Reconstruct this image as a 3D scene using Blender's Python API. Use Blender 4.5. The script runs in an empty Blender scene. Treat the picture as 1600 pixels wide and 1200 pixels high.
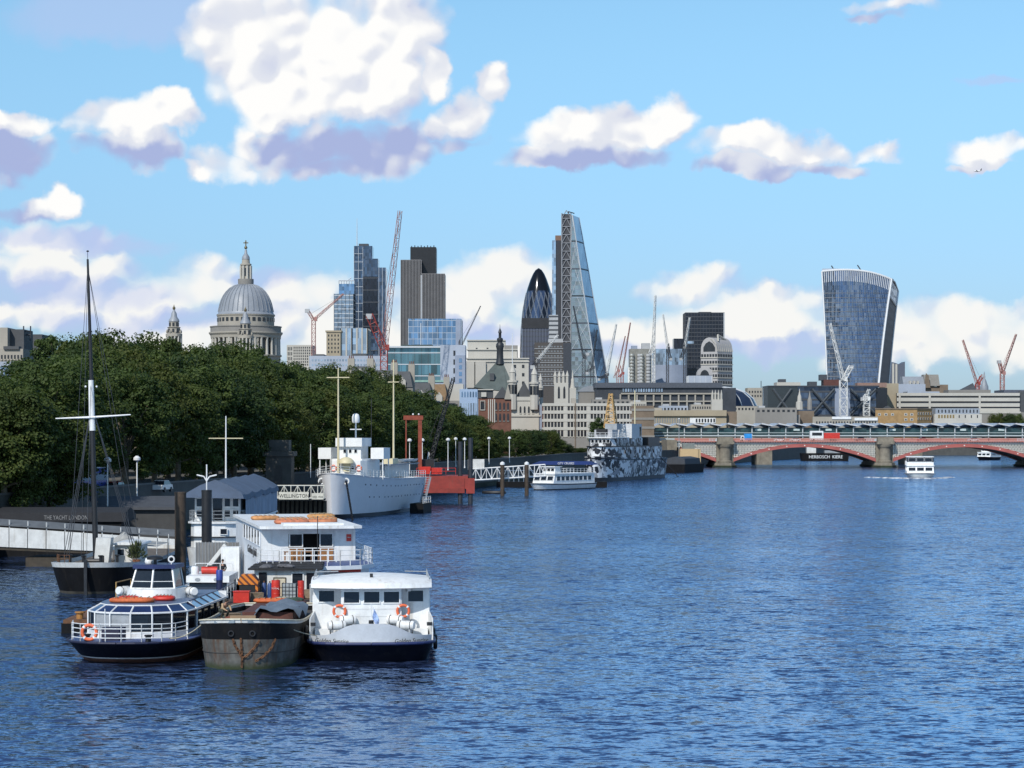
import bpy, bmesh, math, random
from mathutils import Vector, Matrix
R = math.radians
PI = math.pi
random.seed(7)
sc = bpy.context.scene
C = sc.collection

# ------------------------------------------------------------------ camera
# metres; camera stands on a bridge 12.8 m above the water and looks along +Y
F, H, HZ = 3700.0, 12.8, 675.0
cam_d = bpy.data.cameras.new('camera')
cam = bpy.data.objects.new('camera', cam_d)
C.objects.link(cam)
cam.location = (0, 0, H)
cam.rotation_euler = (R(90), 0, 0)
cam_d.sensor_width = 36.0
cam_d.lens = 36.0 * F / 1600.0
cam_d.shift_y = (HZ - 600.0) / 1600.0
cam_d.clip_start = 1.0
cam_d.clip_end = 60000.0
sc.camera = cam

# ------------------------------------------------------------------ light
SUN_AZ, SUN_EL = R(205), R(40)      # azimuth clockwise from the view direction (+Y): behind the camera, to its left
sd = Vector((math.sin(SUN_AZ) * math.cos(SUN_EL), math.cos(SUN_AZ) * math.cos(SUN_EL), math.sin(SUN_EL)))
sun_d = bpy.data.lights.new('sun', 'SUN')
sun_d.energy = 4.0
sun_d.angle = R(0.6)
sun_d.color = (1.0, 0.95, 0.87)
sun = bpy.data.objects.new('sun', sun_d)
sun.rotation_euler = sd.to_track_quat('Z', 'Y').to_euler()
sun.location = (-60, -60, 200)
C.objects.link(sun)
vs = sc.view_settings
vs.view_transform = 'Standard'
vs.look = 'None'
vs.exposure = 0.0
vs.gamma = 1.0
vs.use_curve_mapping = False


class NT:
    """small helper around a node tree"""
    def __init__(s, tree):
        s.t = tree
        s.n = tree.nodes
        s.l = tree.links

    def new(s, typ, **kw):
        n = s.n.new(typ)
        for k, v in kw.items():
            setattr(n, k, v)
        return n

    def put(s, sock, v):
        if isinstance(v, bpy.types.NodeSocket):
            s.l.new(v, sock)
        else:
            sock.default_value = v

    def m(s, op, a, b=0.0, c=0.0, clamp=False):
        n = s.n.new('ShaderNodeMath')
        n.operation = op
        n.use_clamp = clamp
        s.put(n.inputs[0], a)
        s.put(n.inputs[1], b)
        s.put(n.inputs[2], c)
        return n.outputs[0]

    def v(s, op, a, b=None, c=None, scale=None):
        n = s.n.new('ShaderNodeVectorMath')
        n.operation = op
        s.put(n.inputs[0], a)
        if b is not None:
            s.put(n.inputs[1], b)
        if c is not None:
            s.put(n.inputs[2], c)
        if scale is not None:
            s.put(n.inputs['Scale'], scale)
        return n.outputs['Value'] if op in ('DOT_PRODUCT', 'LENGTH', 'DISTANCE') else n.outputs[0]

    def comb(s, x, y, z):
        n = s.n.new('ShaderNodeCombineXYZ')
        for i, q in enumerate((x, y, z)):
            s.put(n.inputs[i], q)
        return n.outputs[0]

    def sep(s, v):
        n = s.n.new('ShaderNodeSeparateXYZ')
        s.put(n.inputs[0], v)
        return n.outputs

    def noise(s, vec, scale, detail=4.0, rough=0.55, lac=2.0, out='Fac'):
        n = s.n.new('ShaderNodeTexNoise')
        s.put(n.inputs['Vector'], vec)
        n.inputs['Scale'].default_value = scale
        n.inputs['Detail'].default_value = detail
        n.inputs['Roughness'].default_value = rough
        n.inputs['Lacunarity'].default_value = lac
        return n.outputs[out]

    def rng(s, v, a, b, c=0.0, d=1.0, smooth=True):
        n = s.n.new('ShaderNodeMapRange')
        n.interpolation_type = 'SMOOTHSTEP' if smooth else 'LINEAR'
        s.put(n.inputs[0], v)
        for i, q in enumerate((a, b, c, d)):
            s.put(n.inputs[i + 1], q)
        return n.outputs[0]

    def mix(s, f, a, b, mode='MIX'):
        n = s.n.new('ShaderNodeMix')
        n.data_type = 'RGBA'
        n.blend_type = mode
        s.put(n.inputs[0], f)
        s.put(n.inputs[6], a if isinstance(a, bpy.types.NodeSocket) else (*a[:3], 1))
        s.put(n.inputs[7], b if isinstance(b, bpy.types.NodeSocket) else (*b[:3], 1))
        return n.outputs[2]


# ------------------------------------------------------------------ sky
world = bpy.data.worlds.new('World')
sc.world = world
world.use_nodes = True
world.cycles.sampling_method = 'MANUAL'
world.cycles.sample_map_resolution = 512
wt = NT(world.node_tree)
wt.n.clear()
sky = wt.new('ShaderNodeTexSky', sky_type='NISHITA')
sky.sun_disc = False
sky.sun_elevation = SUN_EL
sky.sun_rotation = SUN_AZ
sky.altitude = 20
sky.air_density = 1.0
sky.dust_density = 0.45
sky.ozone_density = 2.2
SKY_S = 0.10
dirv = wt.new('ShaderNodeTexCoord').outputs['Generated']
dx, dy, dz = wt.sep(dirv)
az = wt.m('ARCTAN2', dx, dy)
el = wt.m('ARCSINE', dz)
# sky colour: clear sky, a touch more cyan as through summer air
tint = wt.mix(wt.rng(el, 0.0, 0.20), (0.57, 0.77, 1.18), (1.0, 1.30, 1.38))
base = wt.mix(1.0, sky.outputs[0], tint, 'MULTIPLY')
n_big = wt.noise(dirv, 16.0, 4.0, 0.58, out='Color')
n_fine = wt.noise(dirv, 60.0, 4.0, 0.62, out='Color')
warp = wt.v('ADD', wt.v('SCALE', wt.v('SUBTRACT', n_big, (0.5, 0.5, 0.5)), scale=0.034),
            wt.v('SCALE', wt.v('SUBTRACT', n_fine, (0.5, 0.5, 0.5)), scale=0.012))
wx, wy, wz = wt.sep(warp)
q = wt.comb(wt.m('ADD', az, wx), wt.m('ADD', el, wy), 0.0)


def billow(off, scale, smooth=0.35):
    n = wt.new('ShaderNodeTexVoronoi', feature='SMOOTH_F1', distance='EUCLIDEAN', voronoi_dimensions='2D')
    n.inputs['Scale'].default_value = scale
    n.inputs['Smoothness'].default_value = smooth
    wt.l.new(wt.v('ADD', wv_, off), n.inputs['Vector'])
    return n.outputs['Distance']


wv_ = wt.v('ADD', wt.comb(az, el, 0.0), wt.v('SCALE', warp, scale=0.45))
V1, V1u = billow((0, 0, 0), 34.0), billow((-0.005, 0.008, 0), 34.0)
V2, V2u = billow((0.3, 0, 0), 88.0), billow((0.298, 0.0034, 0), 88.0)
puff_b = wt.noise(dirv, 20.0, 4.0, 0.55)
edge = wt.m('ADD', wt.m('ADD', wt.m('MULTIPLY', wt.m('SUBTRACT', V1, 0.42), 1.35), wt.m('MULTIPLY', wt.m('SUBTRACT', V2, 0.42), 0.75)), wt.m('MULTIPLY', wt.m('SUBTRACT', puff_b, 0.5), 0.9))
relief = wt.m('ADD', wt.m('MULTIPLY', wt.m('SUBTRACT', V1u, V1), 0.95), wt.m('MULTIPLY', wt.m('SUBTRACT', V2u, V2), 0.8))


def dirs(px, py):
    a = math.atan((px - 800) / F)
    return a, math.atan((HZ - py) / F * math.cos(a))


def field(blobs):
    d = None
    for px, py, rx, ry in blobs:
        a, e = dirs(px, py)
        inv = (F / rx, F / ry, 0)
        p = wt.v('MULTIPLY_ADD', q, inv, (-a * inv[0], -e * inv[1], 0))
        k = wt.v('DOT_PRODUCT', p, p)
        d = k if d is None else wt.m('MINIMUM', d, k)
    return d


# fair-weather cumulus by column, row, half-width, half-height: sunlit lobes and shaded bases
WHITE = [(395, 85, 78, 92), (490, 40, 115, 80), (600, 60, 74, 72), (575, 130, 92, 66), (430, 140, 88, 60), (490, 105, 120, 84), (665, 115, 22, 40),
         (350, 238, 60, 30), (318, 252, 34, 18), (380, 205, 36, 34), (712, 195, 56, 34), (745, 172, 38, 34), (776, 138, 26, 34),
         (190, 186, 80, 38), (265, 176, 38, 34), (15, 192, 48, 20), (92, 313, 36, 22), (62, 320, 44, 16), (930, 218, 118, 36), (1050, 188, 44, 36), (990, 204, 80, 36),
         (1165, 236, 82, 34), (1268, 244, 72, 30), (1350, 238, 46, 18), (1545, 234, 70, 26), (1390, 6, 105, 18)]
LAV = [(540, 232, 128, 36), (625, 220, 84, 36), (450, 215, 80, 30), (520, 255, 60, 22), (720, 222, 46, 18), (205, 234, 80, 28), (12, 245, 58, 44), (30, 333, 64, 18),
       (880, 258, 96, 22), (970, 252, 90, 20), (1175, 272, 92, 18), (1290, 268, 60, 14), (1535, 257, 56, 12), (1365, 24, 80, 12)]
BANK = [(60, 385, 110, 34), (110, 430, 150, 40), (310, 455, 120, 50), (200, 480, 170, 44), (480, 470, 70, 50), (765, 455, 110, 40), (700, 500, 120, 40),
        (1070, 452, 80, 34), (1150, 505, 170, 44), (1000, 520, 140, 36), (1230, 480, 70, 26), (1490, 530, 160, 46), (1570, 500, 70, 26),
        (1380, 560, 110, 30), (800, 560, 160, 40), (330, 540, 200, 36), (30, 500, 100, 24), (560, 540, 150, 40)]
VEIL = [(60, 460, 210, 26), (280, 510, 200, 22), (420, 440, 60, 26), (120, 375, 130, 18), (1120, 545, 260, 18), (760, 520, 130, 18), (210, 30, 190, 40), (180, 375, 60, 14), (1560, 115, 60, 10)]
view_mask = wt.m('MULTIPLY', wt.m('MULTIPLY', wt.rng(wt.m('ABSOLUTE', az), 0.235, 0.33, 1, 0), wt.rng(el, 0.19, 0.26, 1, 0)), wt.rng(dy, 0.0, 0.05, 0, 1))
# elsewhere the same fair-weather cumulus go on, from noise alone
flat = wt.v('DIVIDE', dirv, wt.comb(wt.m('ADD', wt.m('ABSOLUTE', dz), 0.16), wt.m('ADD', wt.m('ABSOLUTE', dz), 0.16), wt.m('ADD', wt.m('ABSOLUTE', dz), 0.16)))
gen = wt.noise(flat, 1.7, 5.0, 0.55)
gen_f = wt.rng(gen, 0.58, 0.70, 2.2, 0.2, smooth=False)


def both(f, g):
    return wt.m('ADD', wt.m('MULTIPLY', f, view_mask), wt.m('MULTIPLY', g, wt.m('SUBTRACT', 1.0, view_mask)))


f_w, f_l = field(WHITE), field(LAV)
f_b, f_v = field(BANK), field(VEIL)
fw = wt.m('ADD', both(wt.m('MINIMUM', f_w, f_l), gen_f), edge)
rel = wt.m('ADD', wt.m('MULTIPLY', relief, 2.9), wt.m('MULTIPLY', wt.m('SUBTRACT', puff_b, 0.5), 1.6))
hw_ = wt.m('ADD', both(wt.m('SUBTRACT', wt.m('MINIMUM', f_l, 1.6), wt.m('MINIMUM', f_w, 2.0)), wt.m('MULTIPLY', wt.m('SUBTRACT', gen, 0.66), -4.0)), rel)
fb = wt.m('ADD', both(f_b, wt.rng(el, 0.03, 0.16, 0.7, 3.0)), wt.m('MULTIPLY', edge, 1.1))
hb2_ = wt.m('ADD', both(wt.m('SUBTRACT', wt.m('MINIMUM', f_v, 1.5), wt.m('MINIMUM', f_b, 2.0)), 0.0), rel)
fv = wt.m('ADD', both(f_v, 3.0), wt.m('MULTIPLY', wt.m('SUBTRACT', puff_b, 0.5), 2.0))
aw = wt.rng(fw, 1.42, 0.42, 0, 1)
ab = wt.rng(fb, 1.7, 0.15, 0, 0.92)
av = wt.rng(fv, 1.6, 0.2, 0, 0.5)
K = 1.0 / SKY_S


def tone(h, lo, mid, hi, a, b_, c):
    x = wt.mix(wt.rng(h, a, b_), tuple(v * K for v in lo), tuple(v * K for v in mid))
    return wt.mix(wt.rng(h, b_, c), x, tuple(v * K for v in hi))


cw = tone(hw_, (0.40, 0.47, 0.74), (0.76, 0.79, 0.87), (1.0, 0.995, 0.98), -1.7, 0.5, 1.7)
cb = tone(hb2_, (0.50, 0.60, 0.86), (0.76, 0.80, 0.88), (0.98, 0.96, 0.92), -1.0, 0.1, 0.9)
cv = (0.50 * K, 0.58 * K, 0.86 * K)
col = wt.mix(ab, base, cb)
col = wt.mix(av, col, cv)
col = wt.mix(aw, col, cw)
bg = wt.new('ShaderNodeBackground')
wt.l.new(col, bg.inputs[0])
bg.inputs[1].default_value = SKY_S
wo = wt.new('ShaderNodeOutputWorld')
wt.l.new(bg.outputs[0], wo.inputs[0])

# ------------------------------------------------------------------ helpers
def XX(px, Y):
    return (px - 800) * Y / F


def ZZ(py, Y):
    return H - (py - HZ) * Y / F


def W(px, py, Y):
    return Vector((XX(px, Y), Y, ZZ(py, Y)))


def tag(o, label=None, cat=None, group=None, kind=None):
    if label:
        o['label'] = label
    if cat:
        o['category'] = cat
    if group:
        o['group'] = group
    if kind:
        o['kind'] = kind
    return o


def thing(name, label, cat, loc=(0, 0, 0), rz=0.0, group=None):
    o = bpy.data.objects.new(name, None)
    o.empty_display_size = 0.5
    o.location = loc
    o.rotation_euler = (0, 0, rz)
    C.objects.link(o)
    return tag(o, label, cat, group)


def place(name, mesh, parent=None, loc=(0, 0, 0), rz=0.0, scale=(1, 1, 1), rot=None):
    o = bpy.data.objects.new(name, mesh)
    o.location = loc
    o.rotation_euler = rot if rot else (0, 0, rz)
    o.scale = scale
    o.parent = parent
    C.objects.link(o)
    return o


def copy_tree(o, parent=None):
    c = o.copy()
    C.objects.link(c)
    c.parent = parent
    for ch in list(o.children):
        copy_tree(ch, c)
    return c


class MB:
    def __init__(s):
        s.v = []
        s.f = []

    def add(s, vs, fs):
        n = len(s.v)
        s.v += [tuple(p) for p in vs]
        s.f += [tuple(i + n for i in f) for f in fs]
        return s

    def box(s, x0, x1, y0, y1, z0, z1):
        return s.add([(x0, y0, z0), (x1, y0, z0), (x1, y1, z0), (x0, y1, z0), (x0, y0, z1), (x1, y0, z1), (x1, y1, z1), (x0, y1, z1)],
                     [(0, 3, 2, 1), (4, 5, 6, 7), (0, 1, 5, 4), (1, 2, 6, 5), (2, 3, 7, 6), (3, 0, 4, 7)])

    def frustum(s, x0, x1, y0, y1, z0, z1, dx, dy, dx2=None, dy2=None):
        dx2 = dx if dx2 is None else dx2
        dy2 = dy if dy2 is None else dy2
        return s.add([(x0, y0, z0), (x1, y0, z0), (x1, y1, z0), (x0, y1, z0), (x0 + dx, y0 + dy, z1), (x1 - dx2, y0 + dy, z1), (x1 - dx2, y1 - dy2, z1), (x0 + dx, y1 - dy2, z1)],
                     [(0, 3, 2, 1), (4, 5, 6, 7), (0, 1, 5, 4), (1, 2, 6, 5), (2, 3, 7, 6), (3, 0, 4, 7)])

    def bar(s, p, q, r, n=6, r2=None):
        p, q = Vector(p), Vector(q)
        d = q - p
        if d.length < 1e-6:
            return s
        d.normalize()
        a = d.orthogonal().normalized()
        b = d.cross(a)
        r2 = r if r2 is None else r2
        vs = []
        for c, rr in ((p, r), (q, r2)):
            for i in range(n):
                t = 2 * PI * i / n + PI / n
                vs.append(c + (a * math.cos(t) + b * math.sin(t)) * rr)
        fs = [(i, (i + 1) % n, n + (i + 1) % n, n + i) for i in range(n)]
        fs += [tuple(range(n - 1, -1, -1)), tuple(range(n, 2 * n))]
        return s.add(vs, fs)

    def path(s, pts, r, n=6):
        for a, b in zip(pts[:-1], pts[1:]):
            s.bar(a, b, r, n)
        return s

    def prism(s, pts, z0, z1, top=None):
        n = len(pts)
        top = top or pts
        vs = [(x, y, z0) for x, y in pts] + [(x, y, z1) for x, y in top]
        fs = [(i, (i + 1) % n, n + (i + 1) % n, n + i) for i in range(n)]
        fs += [tuple(range(n - 1, -1, -1)), tuple(range(n, 2 * n))]
        return s.add(vs, fs)

    def prismy(s, pts, y0, y1):
        """polygon in x,z run along y"""
        n = len(pts)
        vs = [(x, y0, z) for x, z in pts] + [(x, y1, z) for x, z in pts]
        fs = [(i, (i + 1) % n, n + (i + 1) % n, n + i) for i in range(n)]
        fs += [tuple(range(n - 1, -1, -1)), tuple(range(n, 2 * n))]
        return s.add(vs, fs)

    def prismx(s, pts, x0, x1):
        """polygon in y,z run along x"""
        n = len(pts)
        vs = [(x0, y, z) for y, z in pts] + [(x1, y, z) for y, z in pts]
        fs = [(i, (i + 1) % n, n + (i + 1) % n, n + i) for i in range(n)]
        fs += [tuple(range(n - 1, -1, -1)), tuple(range(n, 2 * n))]
        return s.add(vs, fs)

    def lathe(s, prof, n=16, c=(0, 0, 0), sx=1.0, sy=1.0, ph=0.0):
        vs, fs = [], []
        for r, z in prof:
            for i in range(n):
                t = 2 * PI * i / n + ph
                vs.append((c[0] + r * sx * math.cos(t), c[1] + r * sy * math.sin(t), c[2] + z))
        for k in range(len(prof) - 1):
            for i in range(n):
                j = (i + 1) % n
                fs.append((k * n + i, k * n + j, (k + 1) * n + j, (k + 1) * n + i))
        fs.append(tuple(range(n - 1, -1, -1)))
        fs.append(tuple(range((len(prof) - 1) * n, len(prof) * n)))
        return s.add(vs, fs)

    def loft(s, rings, closed=False, caps=False):
        n = len(rings[0])
        vs = [p for r in rings for p in r]
        fs = []
        for k in range(len(rings) - 1):
            for i in range(n if closed else n - 1):
                j = (i + 1) % n
                fs.append((k * n + i, k * n + j, (k + 1) * n + j, (k + 1) * n + i))
        if caps:
            fs.append(tuple(range(n - 1, -1, -1)))
            fs.append(tuple(range((len(rings) - 1) * n, len(rings) * n)))
        return s.add(vs, fs)

    def torus(s, c, R0, r, axis='y', n=16, m=8, a0=0.0, a1=2 * PI):
        full = abs(a1 - a0 - 2 * PI) < 1e-4
        k = n if full else n + 1
        rings = []
        for i in range(k):
            t = a0 + (a1 - a0) * i / n
            ring = []
            for j in range(m):
                u = 2 * PI * j / m
                rr = R0 + r * math.cos(u)
                a, b, h = rr * math.cos(t), rr * math.sin(t), r * math.sin(u)
                p = {'y': (a, h, b), 'z': (a, b, h), 'x': (h, a, b)}[axis]
                ring.append((c[0] + p[0], c[1] + p[1], c[2] + p[2]))
            rings.append(ring)
        if full:
            rings.append(rings[0])
        return s.loft(rings, closed=True)

    def ball(s, c, r, n=10, m=7, sx=1, sy=1, sz=1):
        prof = []
        for k in range(m + 1):
            a = -PI / 2 + PI * k / m
            prof.append((max(r * math.cos(a), 0.002), r * math.sin(a) * sz))
        return s.lathe(prof, n, c, sx, sy)

    def lattice(s, p, q, w, n, r, side=4, w2=None):
        """lattice mast or jib: chords and zigzag lacing"""
        p, q = Vector(p), Vector(q)
        w2 = w if w2 is None else w2
        d = (q - p).normalized()
        a = d.cross(Vector((0, 1, 0)))
        a = a.normalized() if a.length > 0.1 else Vector((1, 0, 0))
        b = d.cross(a).normalized()
        cs = [(-1, -1), (1, -1), (1, 1), (-1, 1)] if side == 4 else [(-1, -0.6), (1, -0.6), (0, 1)]
        pts = []
        for i in range(n + 1):
            t = i / n
            c = p.lerp(q, t)
            ww = (w + (w2 - w) * t) / 2
            pts.append([c + a * x * ww + b * y * ww for x, y in cs])
        m = len(cs)
        for j in range(m):
            s.bar(pts[0][j], pts[n][j], r, 4)
        for i in range(n):
            for j in range(m):
                k = (j + 1) % m
                if (i + j) % 2:
                    s.bar(pts[i][j], pts[i + 1][k], r * 0.65, 3)
                else:
                    s.bar(pts[i][k], pts[i + 1][j], r * 0.65, 3)
                s.bar(pts[i][j], pts[i][k], r * 0.65, 3)
        return s

    def rail(s, pts, h=1.0, r=0.025, rails=3, gap=1.2, z=None):
        """hand rail along a 3-D polyline: stanchions and rails"""
        pts = [Vector(p) for p in pts]
        for a, b in zip(pts[:-1], pts[1:]):
            L = (b - a).length
            k = max(1, int(round(L / gap)))
            for i in range(k + 1):
                c = a.lerp(b, i / k)
                s.bar(c, c + Vector((0, 0, h)), r, 5)
            for j in range(rails):
                hh = Vector((0, 0, h * (j + 1) / rails))
                s.bar(a + hh, b + hh, r * 0.8, 5)
        return s

    def mesh(s, name, mat, smooth=False, bevel=0.0):
        me = bpy.data.meshes.new(name)
        me.from_pydata(s.v, [], s.f)
        bm = bmesh.new()
        bm.from_mesh(me)
        if smooth:
            bmesh.ops.remove_doubles(bm, verts=bm.verts, dist=1e-4)
        bmesh.ops.recalc_face_normals(bm, faces=bm.faces)
        bm.to_mesh(me)
        bm.free()
        if smooth:
            for p in me.polygons:
                p.use_smooth = True
            if smooth != 'all':
                me.set_sharp_from_angle(angle=R(smooth if smooth is not True else 40))
        me.materials.append(mat)
        return me

    def build(s, name, mat, parent=None, smooth=False, label=None, kind=None, loc=(0, 0, 0), rz=0.0):
        o = place(name, s.mesh(name, mat, smooth), parent, loc, rz)
        return tag(o, label=label, kind=kind)


def box(*a):
    return MB().box(*a)


def text(name, body, mat, parent, loc, size, rot=(R(90), 0, 0), depth=0.01, align='CENTER', shear=0.0, sx=1.0):
    cu = bpy.data.curves.new(name, 'FONT')
    cu.body = body
    cu.size = size
    cu.extrude = depth
    cu.align_x = align
    cu.shear = shear
    cu.resolution_u = 2
    o = bpy.data.objects.new(name, cu)
    C.objects.link(o)
    dg = bpy.context.evaluated_depsgraph_get()
    me = bpy.data.meshes.new_from_object(o.evaluated_get(dg))
    bpy.data.objects.remove(o)
    me.materials.clear()
    me.materials.append(mat)
    return place(name, me, parent, loc, scale=(sx, 1, 1), rot=rot)


# ------------------------------------------------------------------ materials
def principled(name):
    m = bpy.data.materials.new(name)
    m.use_nodes = True
    t = NT(m.node_tree)
    b = t.n['Principled BSDF']
    return m, t, b


def paint(name, col, rough=0.5, var=0.18, scale=1.2, metal=0.0, streak=0.0, scol=(0.10, 0.06, 0.035), bump=0.0, bscale=20.0):
    """painted / stone / metal surface with uneven tone, optional vertical run-off stains"""
    m, t, b = principled(name)
    pos = t.new('ShaderNodeNewGeometry').outputs['Position']
    n = t.noise(pos, scale, 5.0, 0.62)
    n2 = t.noise(pos, scale * 9.0, 3.0, 0.6)
    k = t.m('ADD', t.m('MULTIPLY', n, 0.7), t.m('MULTIPLY', n2, 0.3))
    lo = tuple(c * (1 - var) for c in col)
    hi = tuple(min(c * (1 + var), 1.0) for c in col)
    c = t.mix(t.rng(k, 0.3, 0.7), lo, hi)
    if streak > 0:
        sp = t.v('MULTIPLY', pos, (2.6, 2.6, 0.22))
        sn = t.noise(sp, 1.0, 4.0, 0.65)
        c = t.mix(t.m('MULTIPLY', t.rng(sn, 0.52, 0.74), streak), c, scol)
    t.l.new(c, b.inputs['Base Color'])
    t.l.new(t.rng(n2, 0.2, 0.8, rough * 0.85, min(1, rough * 1.15)), b.inputs['Roughness'])
    b.inputs['Metallic'].default_value = metal
    if bump:
        bn = t.new('ShaderNodeBump')
        bn.inputs['Strength'].default_value = bump
        bn.inputs['Distance'].default_value = 0.05
        t.l.new(t.noise(pos, bscale, 4.0, 0.6), bn.inputs['Height'])
        t.l.new(bn.outputs[0], b.inputs['Normal'])
    return m


def glass(name, col, metal=0.6, rough=0.08, cell=(1.5, 1.5, 3.8), wob=0.035, var=0.35):
    """curtain wall glass: panes differ slightly in tilt and tone"""
    m, t, b = principled(name)
    g = t.new('ShaderNodeNewGeometry')
    cellp = t.v('FLOOR', t.v('DIVIDE', g.outputs['Position'], cell))
    w = t.new('ShaderNodeTexWhiteNoise', noise_dimensions='3D')
    t.l.new(cellp, w.inputs['Vector'])
    nrm = t.v('NORMALIZE', t.v('ADD', g.outputs['Normal'], t.v('SCALE', t.v('SUBTRACT', w.outputs['Color'], (0.5, 0.5, 0.5)), scale=wob)))
    t.l.new(nrm, b.inputs['Normal'])
    c = t.mix(w.outputs['Value'], tuple(x * (1 - var) for x in col), tuple(min(1, x * (1 + var)) for x in col))
    t.l.new(c, b.inputs['Base Color'])
    b.inputs['Metallic'].default_value = metal
    b.inputs['Roughness'].default_value = rough
    return m


M_ = {}


def mp(name, *a, **k):
    if name not in M_:
        M_[name] = paint(name, *a, **k)
    return M_[name]


WHITE_P = paint('white_boat_paint', (0.70, 0.71, 0.71), 0.45, 0.12, 1.5, streak=0.5, scol=(0.38, 0.34, 0.28))
WHITE_D = paint('worn_white_paint', (0.58, 0.58, 0.56), 0.55, 0.14, 1.5, streak=0.45, scol=(0.30, 0.24, 0.17))
CREAM_P = paint('cream_paint', (0.62, 0.55, 0.36), 0.5, 0.1)
GREY_P = paint('grey_deck_paint', (0.27, 0.29, 0.31), 0.6, 0.2, 1.0)
DECK_B = paint('blue_deck_paint', (0.06, 0.09, 0.22), 0.5, 0.2, 1.0)
NAVY = paint('navy_hull_paint', (0.004, 0.005, 0.011), 0.6, 0.3, 0.8, streak=0.25, scol=(0.05, 0.045, 0.04))
BLACK = paint('black_paint', (0.007, 0.007, 0.008), 0.7, 0.3, 1.0, streak=0.25, scol=(0.05, 0.04, 0.03))
BLACKM = paint('black_metal', (0.015, 0.015, 0.017), 0.45, 0.3, 2.0)
RUST = paint('rusty_steel', (0.13, 0.060, 0.028), 0.85, 0.5, 1.5, bump=0.3)
ORANGE = paint('orange_plastic', (0.52, 0.12, 0.035), 0.7, 0.3, 3.0, streak=0.3)
RED_P = paint('red_paint', (0.52, 0.030, 0.018), 0.45, 0.2, 1.5, streak=0.2)
GLASS_D = paint('dark_window_glass', (0.012, 0.016, 0.022), 0.06, 0.3, 0.6)
GLASS_B = paint('blue_tinted_glass', (0.015, 0.025, 0.085), 0.06, 0.3, 0.6)
for m_ in (NAVY, BLACK):
    m_.node_tree.nodes['Principled BSDF'].inputs['Specular IOR Level'].default_value = 0.15
ROPE = paint('rope', (0.38, 0.34, 0.25), 0.9, 0.2)
CABLE = paint('steel_wire', (0.05, 0.05, 0.055), 0.5, 0.2)
TIMBER = paint('wet_timber', (0.045, 0.034, 0.022), 0.8, 0.4, 2.0, streak=0.5, scol=(0.02, 0.025, 0.015))

# ------------------------------------------------------------------ water
wm, t, b = principled('river_water')
pos = t.new('ShaderNodeNewGeometry').outputs['Position']
gust = t.noise(t.v('MULTIPLY', pos, (0.010, 0.022, 0)), 1.0, 3.0, 0.6)
pw = t.v('MULTIPLY', pos, (0.62, 1.0, 0.0))
na = t.noise(pos, 0.22, 2.0, 0.5, out='Color')
nb = t.noise(t.v('ADD', pw, (31, 7, 0)), 0.95, 4.0, 0.6, out='Color')
nc = t.noise(t.v('ADD', pw, (3, 77, 0)), 3.2, 3.0, 0.6, out='Color')
sl = t.v('ADD', t.v('ADD', t.v('SCALE', t.v('SUBTRACT', na, (0.5, 0.5, 0.5)), scale=0.17), t.v('SCALE', t.v('SUBTRACT', nb, (0.5, 0.5, 0.5)), scale=0.85)),
         t.v('SCALE', t.v('SUBTRACT', nc, (0.5, 0.5, 0.5)), scale=0.95))
sl = t.v('SCALE', sl, scale=t.rng(gust, 0.3, 0.7, 0.75, 1.3))
sx_, sy_, sz_ = t.sep(sl)
# wind waves: the faces toward the bridge are the steep ones
sy_ = t.m('ADD', t.m('MULTIPLY', t.m('MINIMUM', sy_, 0.0), 1.5), t.m('MULTIPLY', t.m('MAXIMUM', sy_, 0.0), 0.3))
wn = t.v('NORMALIZE', t.comb(sx_, sy_, 1.0))
wc = t.mix(t.noise(t.v('MULTIPLY', pos, (0.006, 0.014, 0)), 1.0, 3.0), (0.020, 0.038, 0.100), (0.030, 0.044, 0.095))
body = t.new('ShaderNodeBsdfDiffuse')
t.l.new(wc, body.inputs['Color'])
t.l.new(wn, body.inputs['Normal'])
gl_ = t.new('ShaderNodeBsdfGlossy')
gl_.inputs['Roughness'].default_value = 0.10
gl_.inputs['Color'].default_value = (0.54, 0.745, 1.0, 1)  # blue tint laid on the reflection to deepen the river's colour
t.l.new(wn, gl_.inputs['Normal'])
fr = t.new('ShaderNodeFresnel')
fr.inputs['IOR'].default_value = 1.333
t.l.new(wn, fr.inputs['Normal'])
mx = t.new('ShaderNodeMixShader')
# mirror share boosted past plain Fresnel; its blue tint is painted into the reflection
t.l.new(t.m('MULTIPLY', fr.outputs[0], 1.4, clamp=True), mx.inputs[0])
t.l.new(body.outputs[0], mx.inputs[1])
t.l.new(gl_.outputs[0], mx.inputs[2])
t.n.remove(b)
t.l.new(mx.outputs[0], t.n['Material Output'].inputs['Surface'])
o = MB().add([(-9000, -300, 0), (9000, -300, 0), (9000, 30000, 0), (-9000, 30000, 0)], [(0, 1, 2, 3)]).build('river_water', wm)
tag(o, kind='structure')

# ------------------------------------------------------------------ north bank: ground, river wall
QUAY = [(-78, 40), (-56, 231), (-38, 345), (-27, 423), (-16, 500), (2, 607), (18, 720), (58, 850), (70, 900), (110, 1050), (142, 1150), (172, 1285), (720, 1410)]


def quay_x(Y):
    for (x0, y0), (x1, y1) in zip(QUAY[:-1], QUAY[1:]):
        if y0 <= Y <= y1:
            return x0 + (x1 - x0) * (Y - y0) / (y1 - y0)
    return QUAY[0][0] if Y < QUAY[0][1] else QUAY[-1][0]


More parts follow.
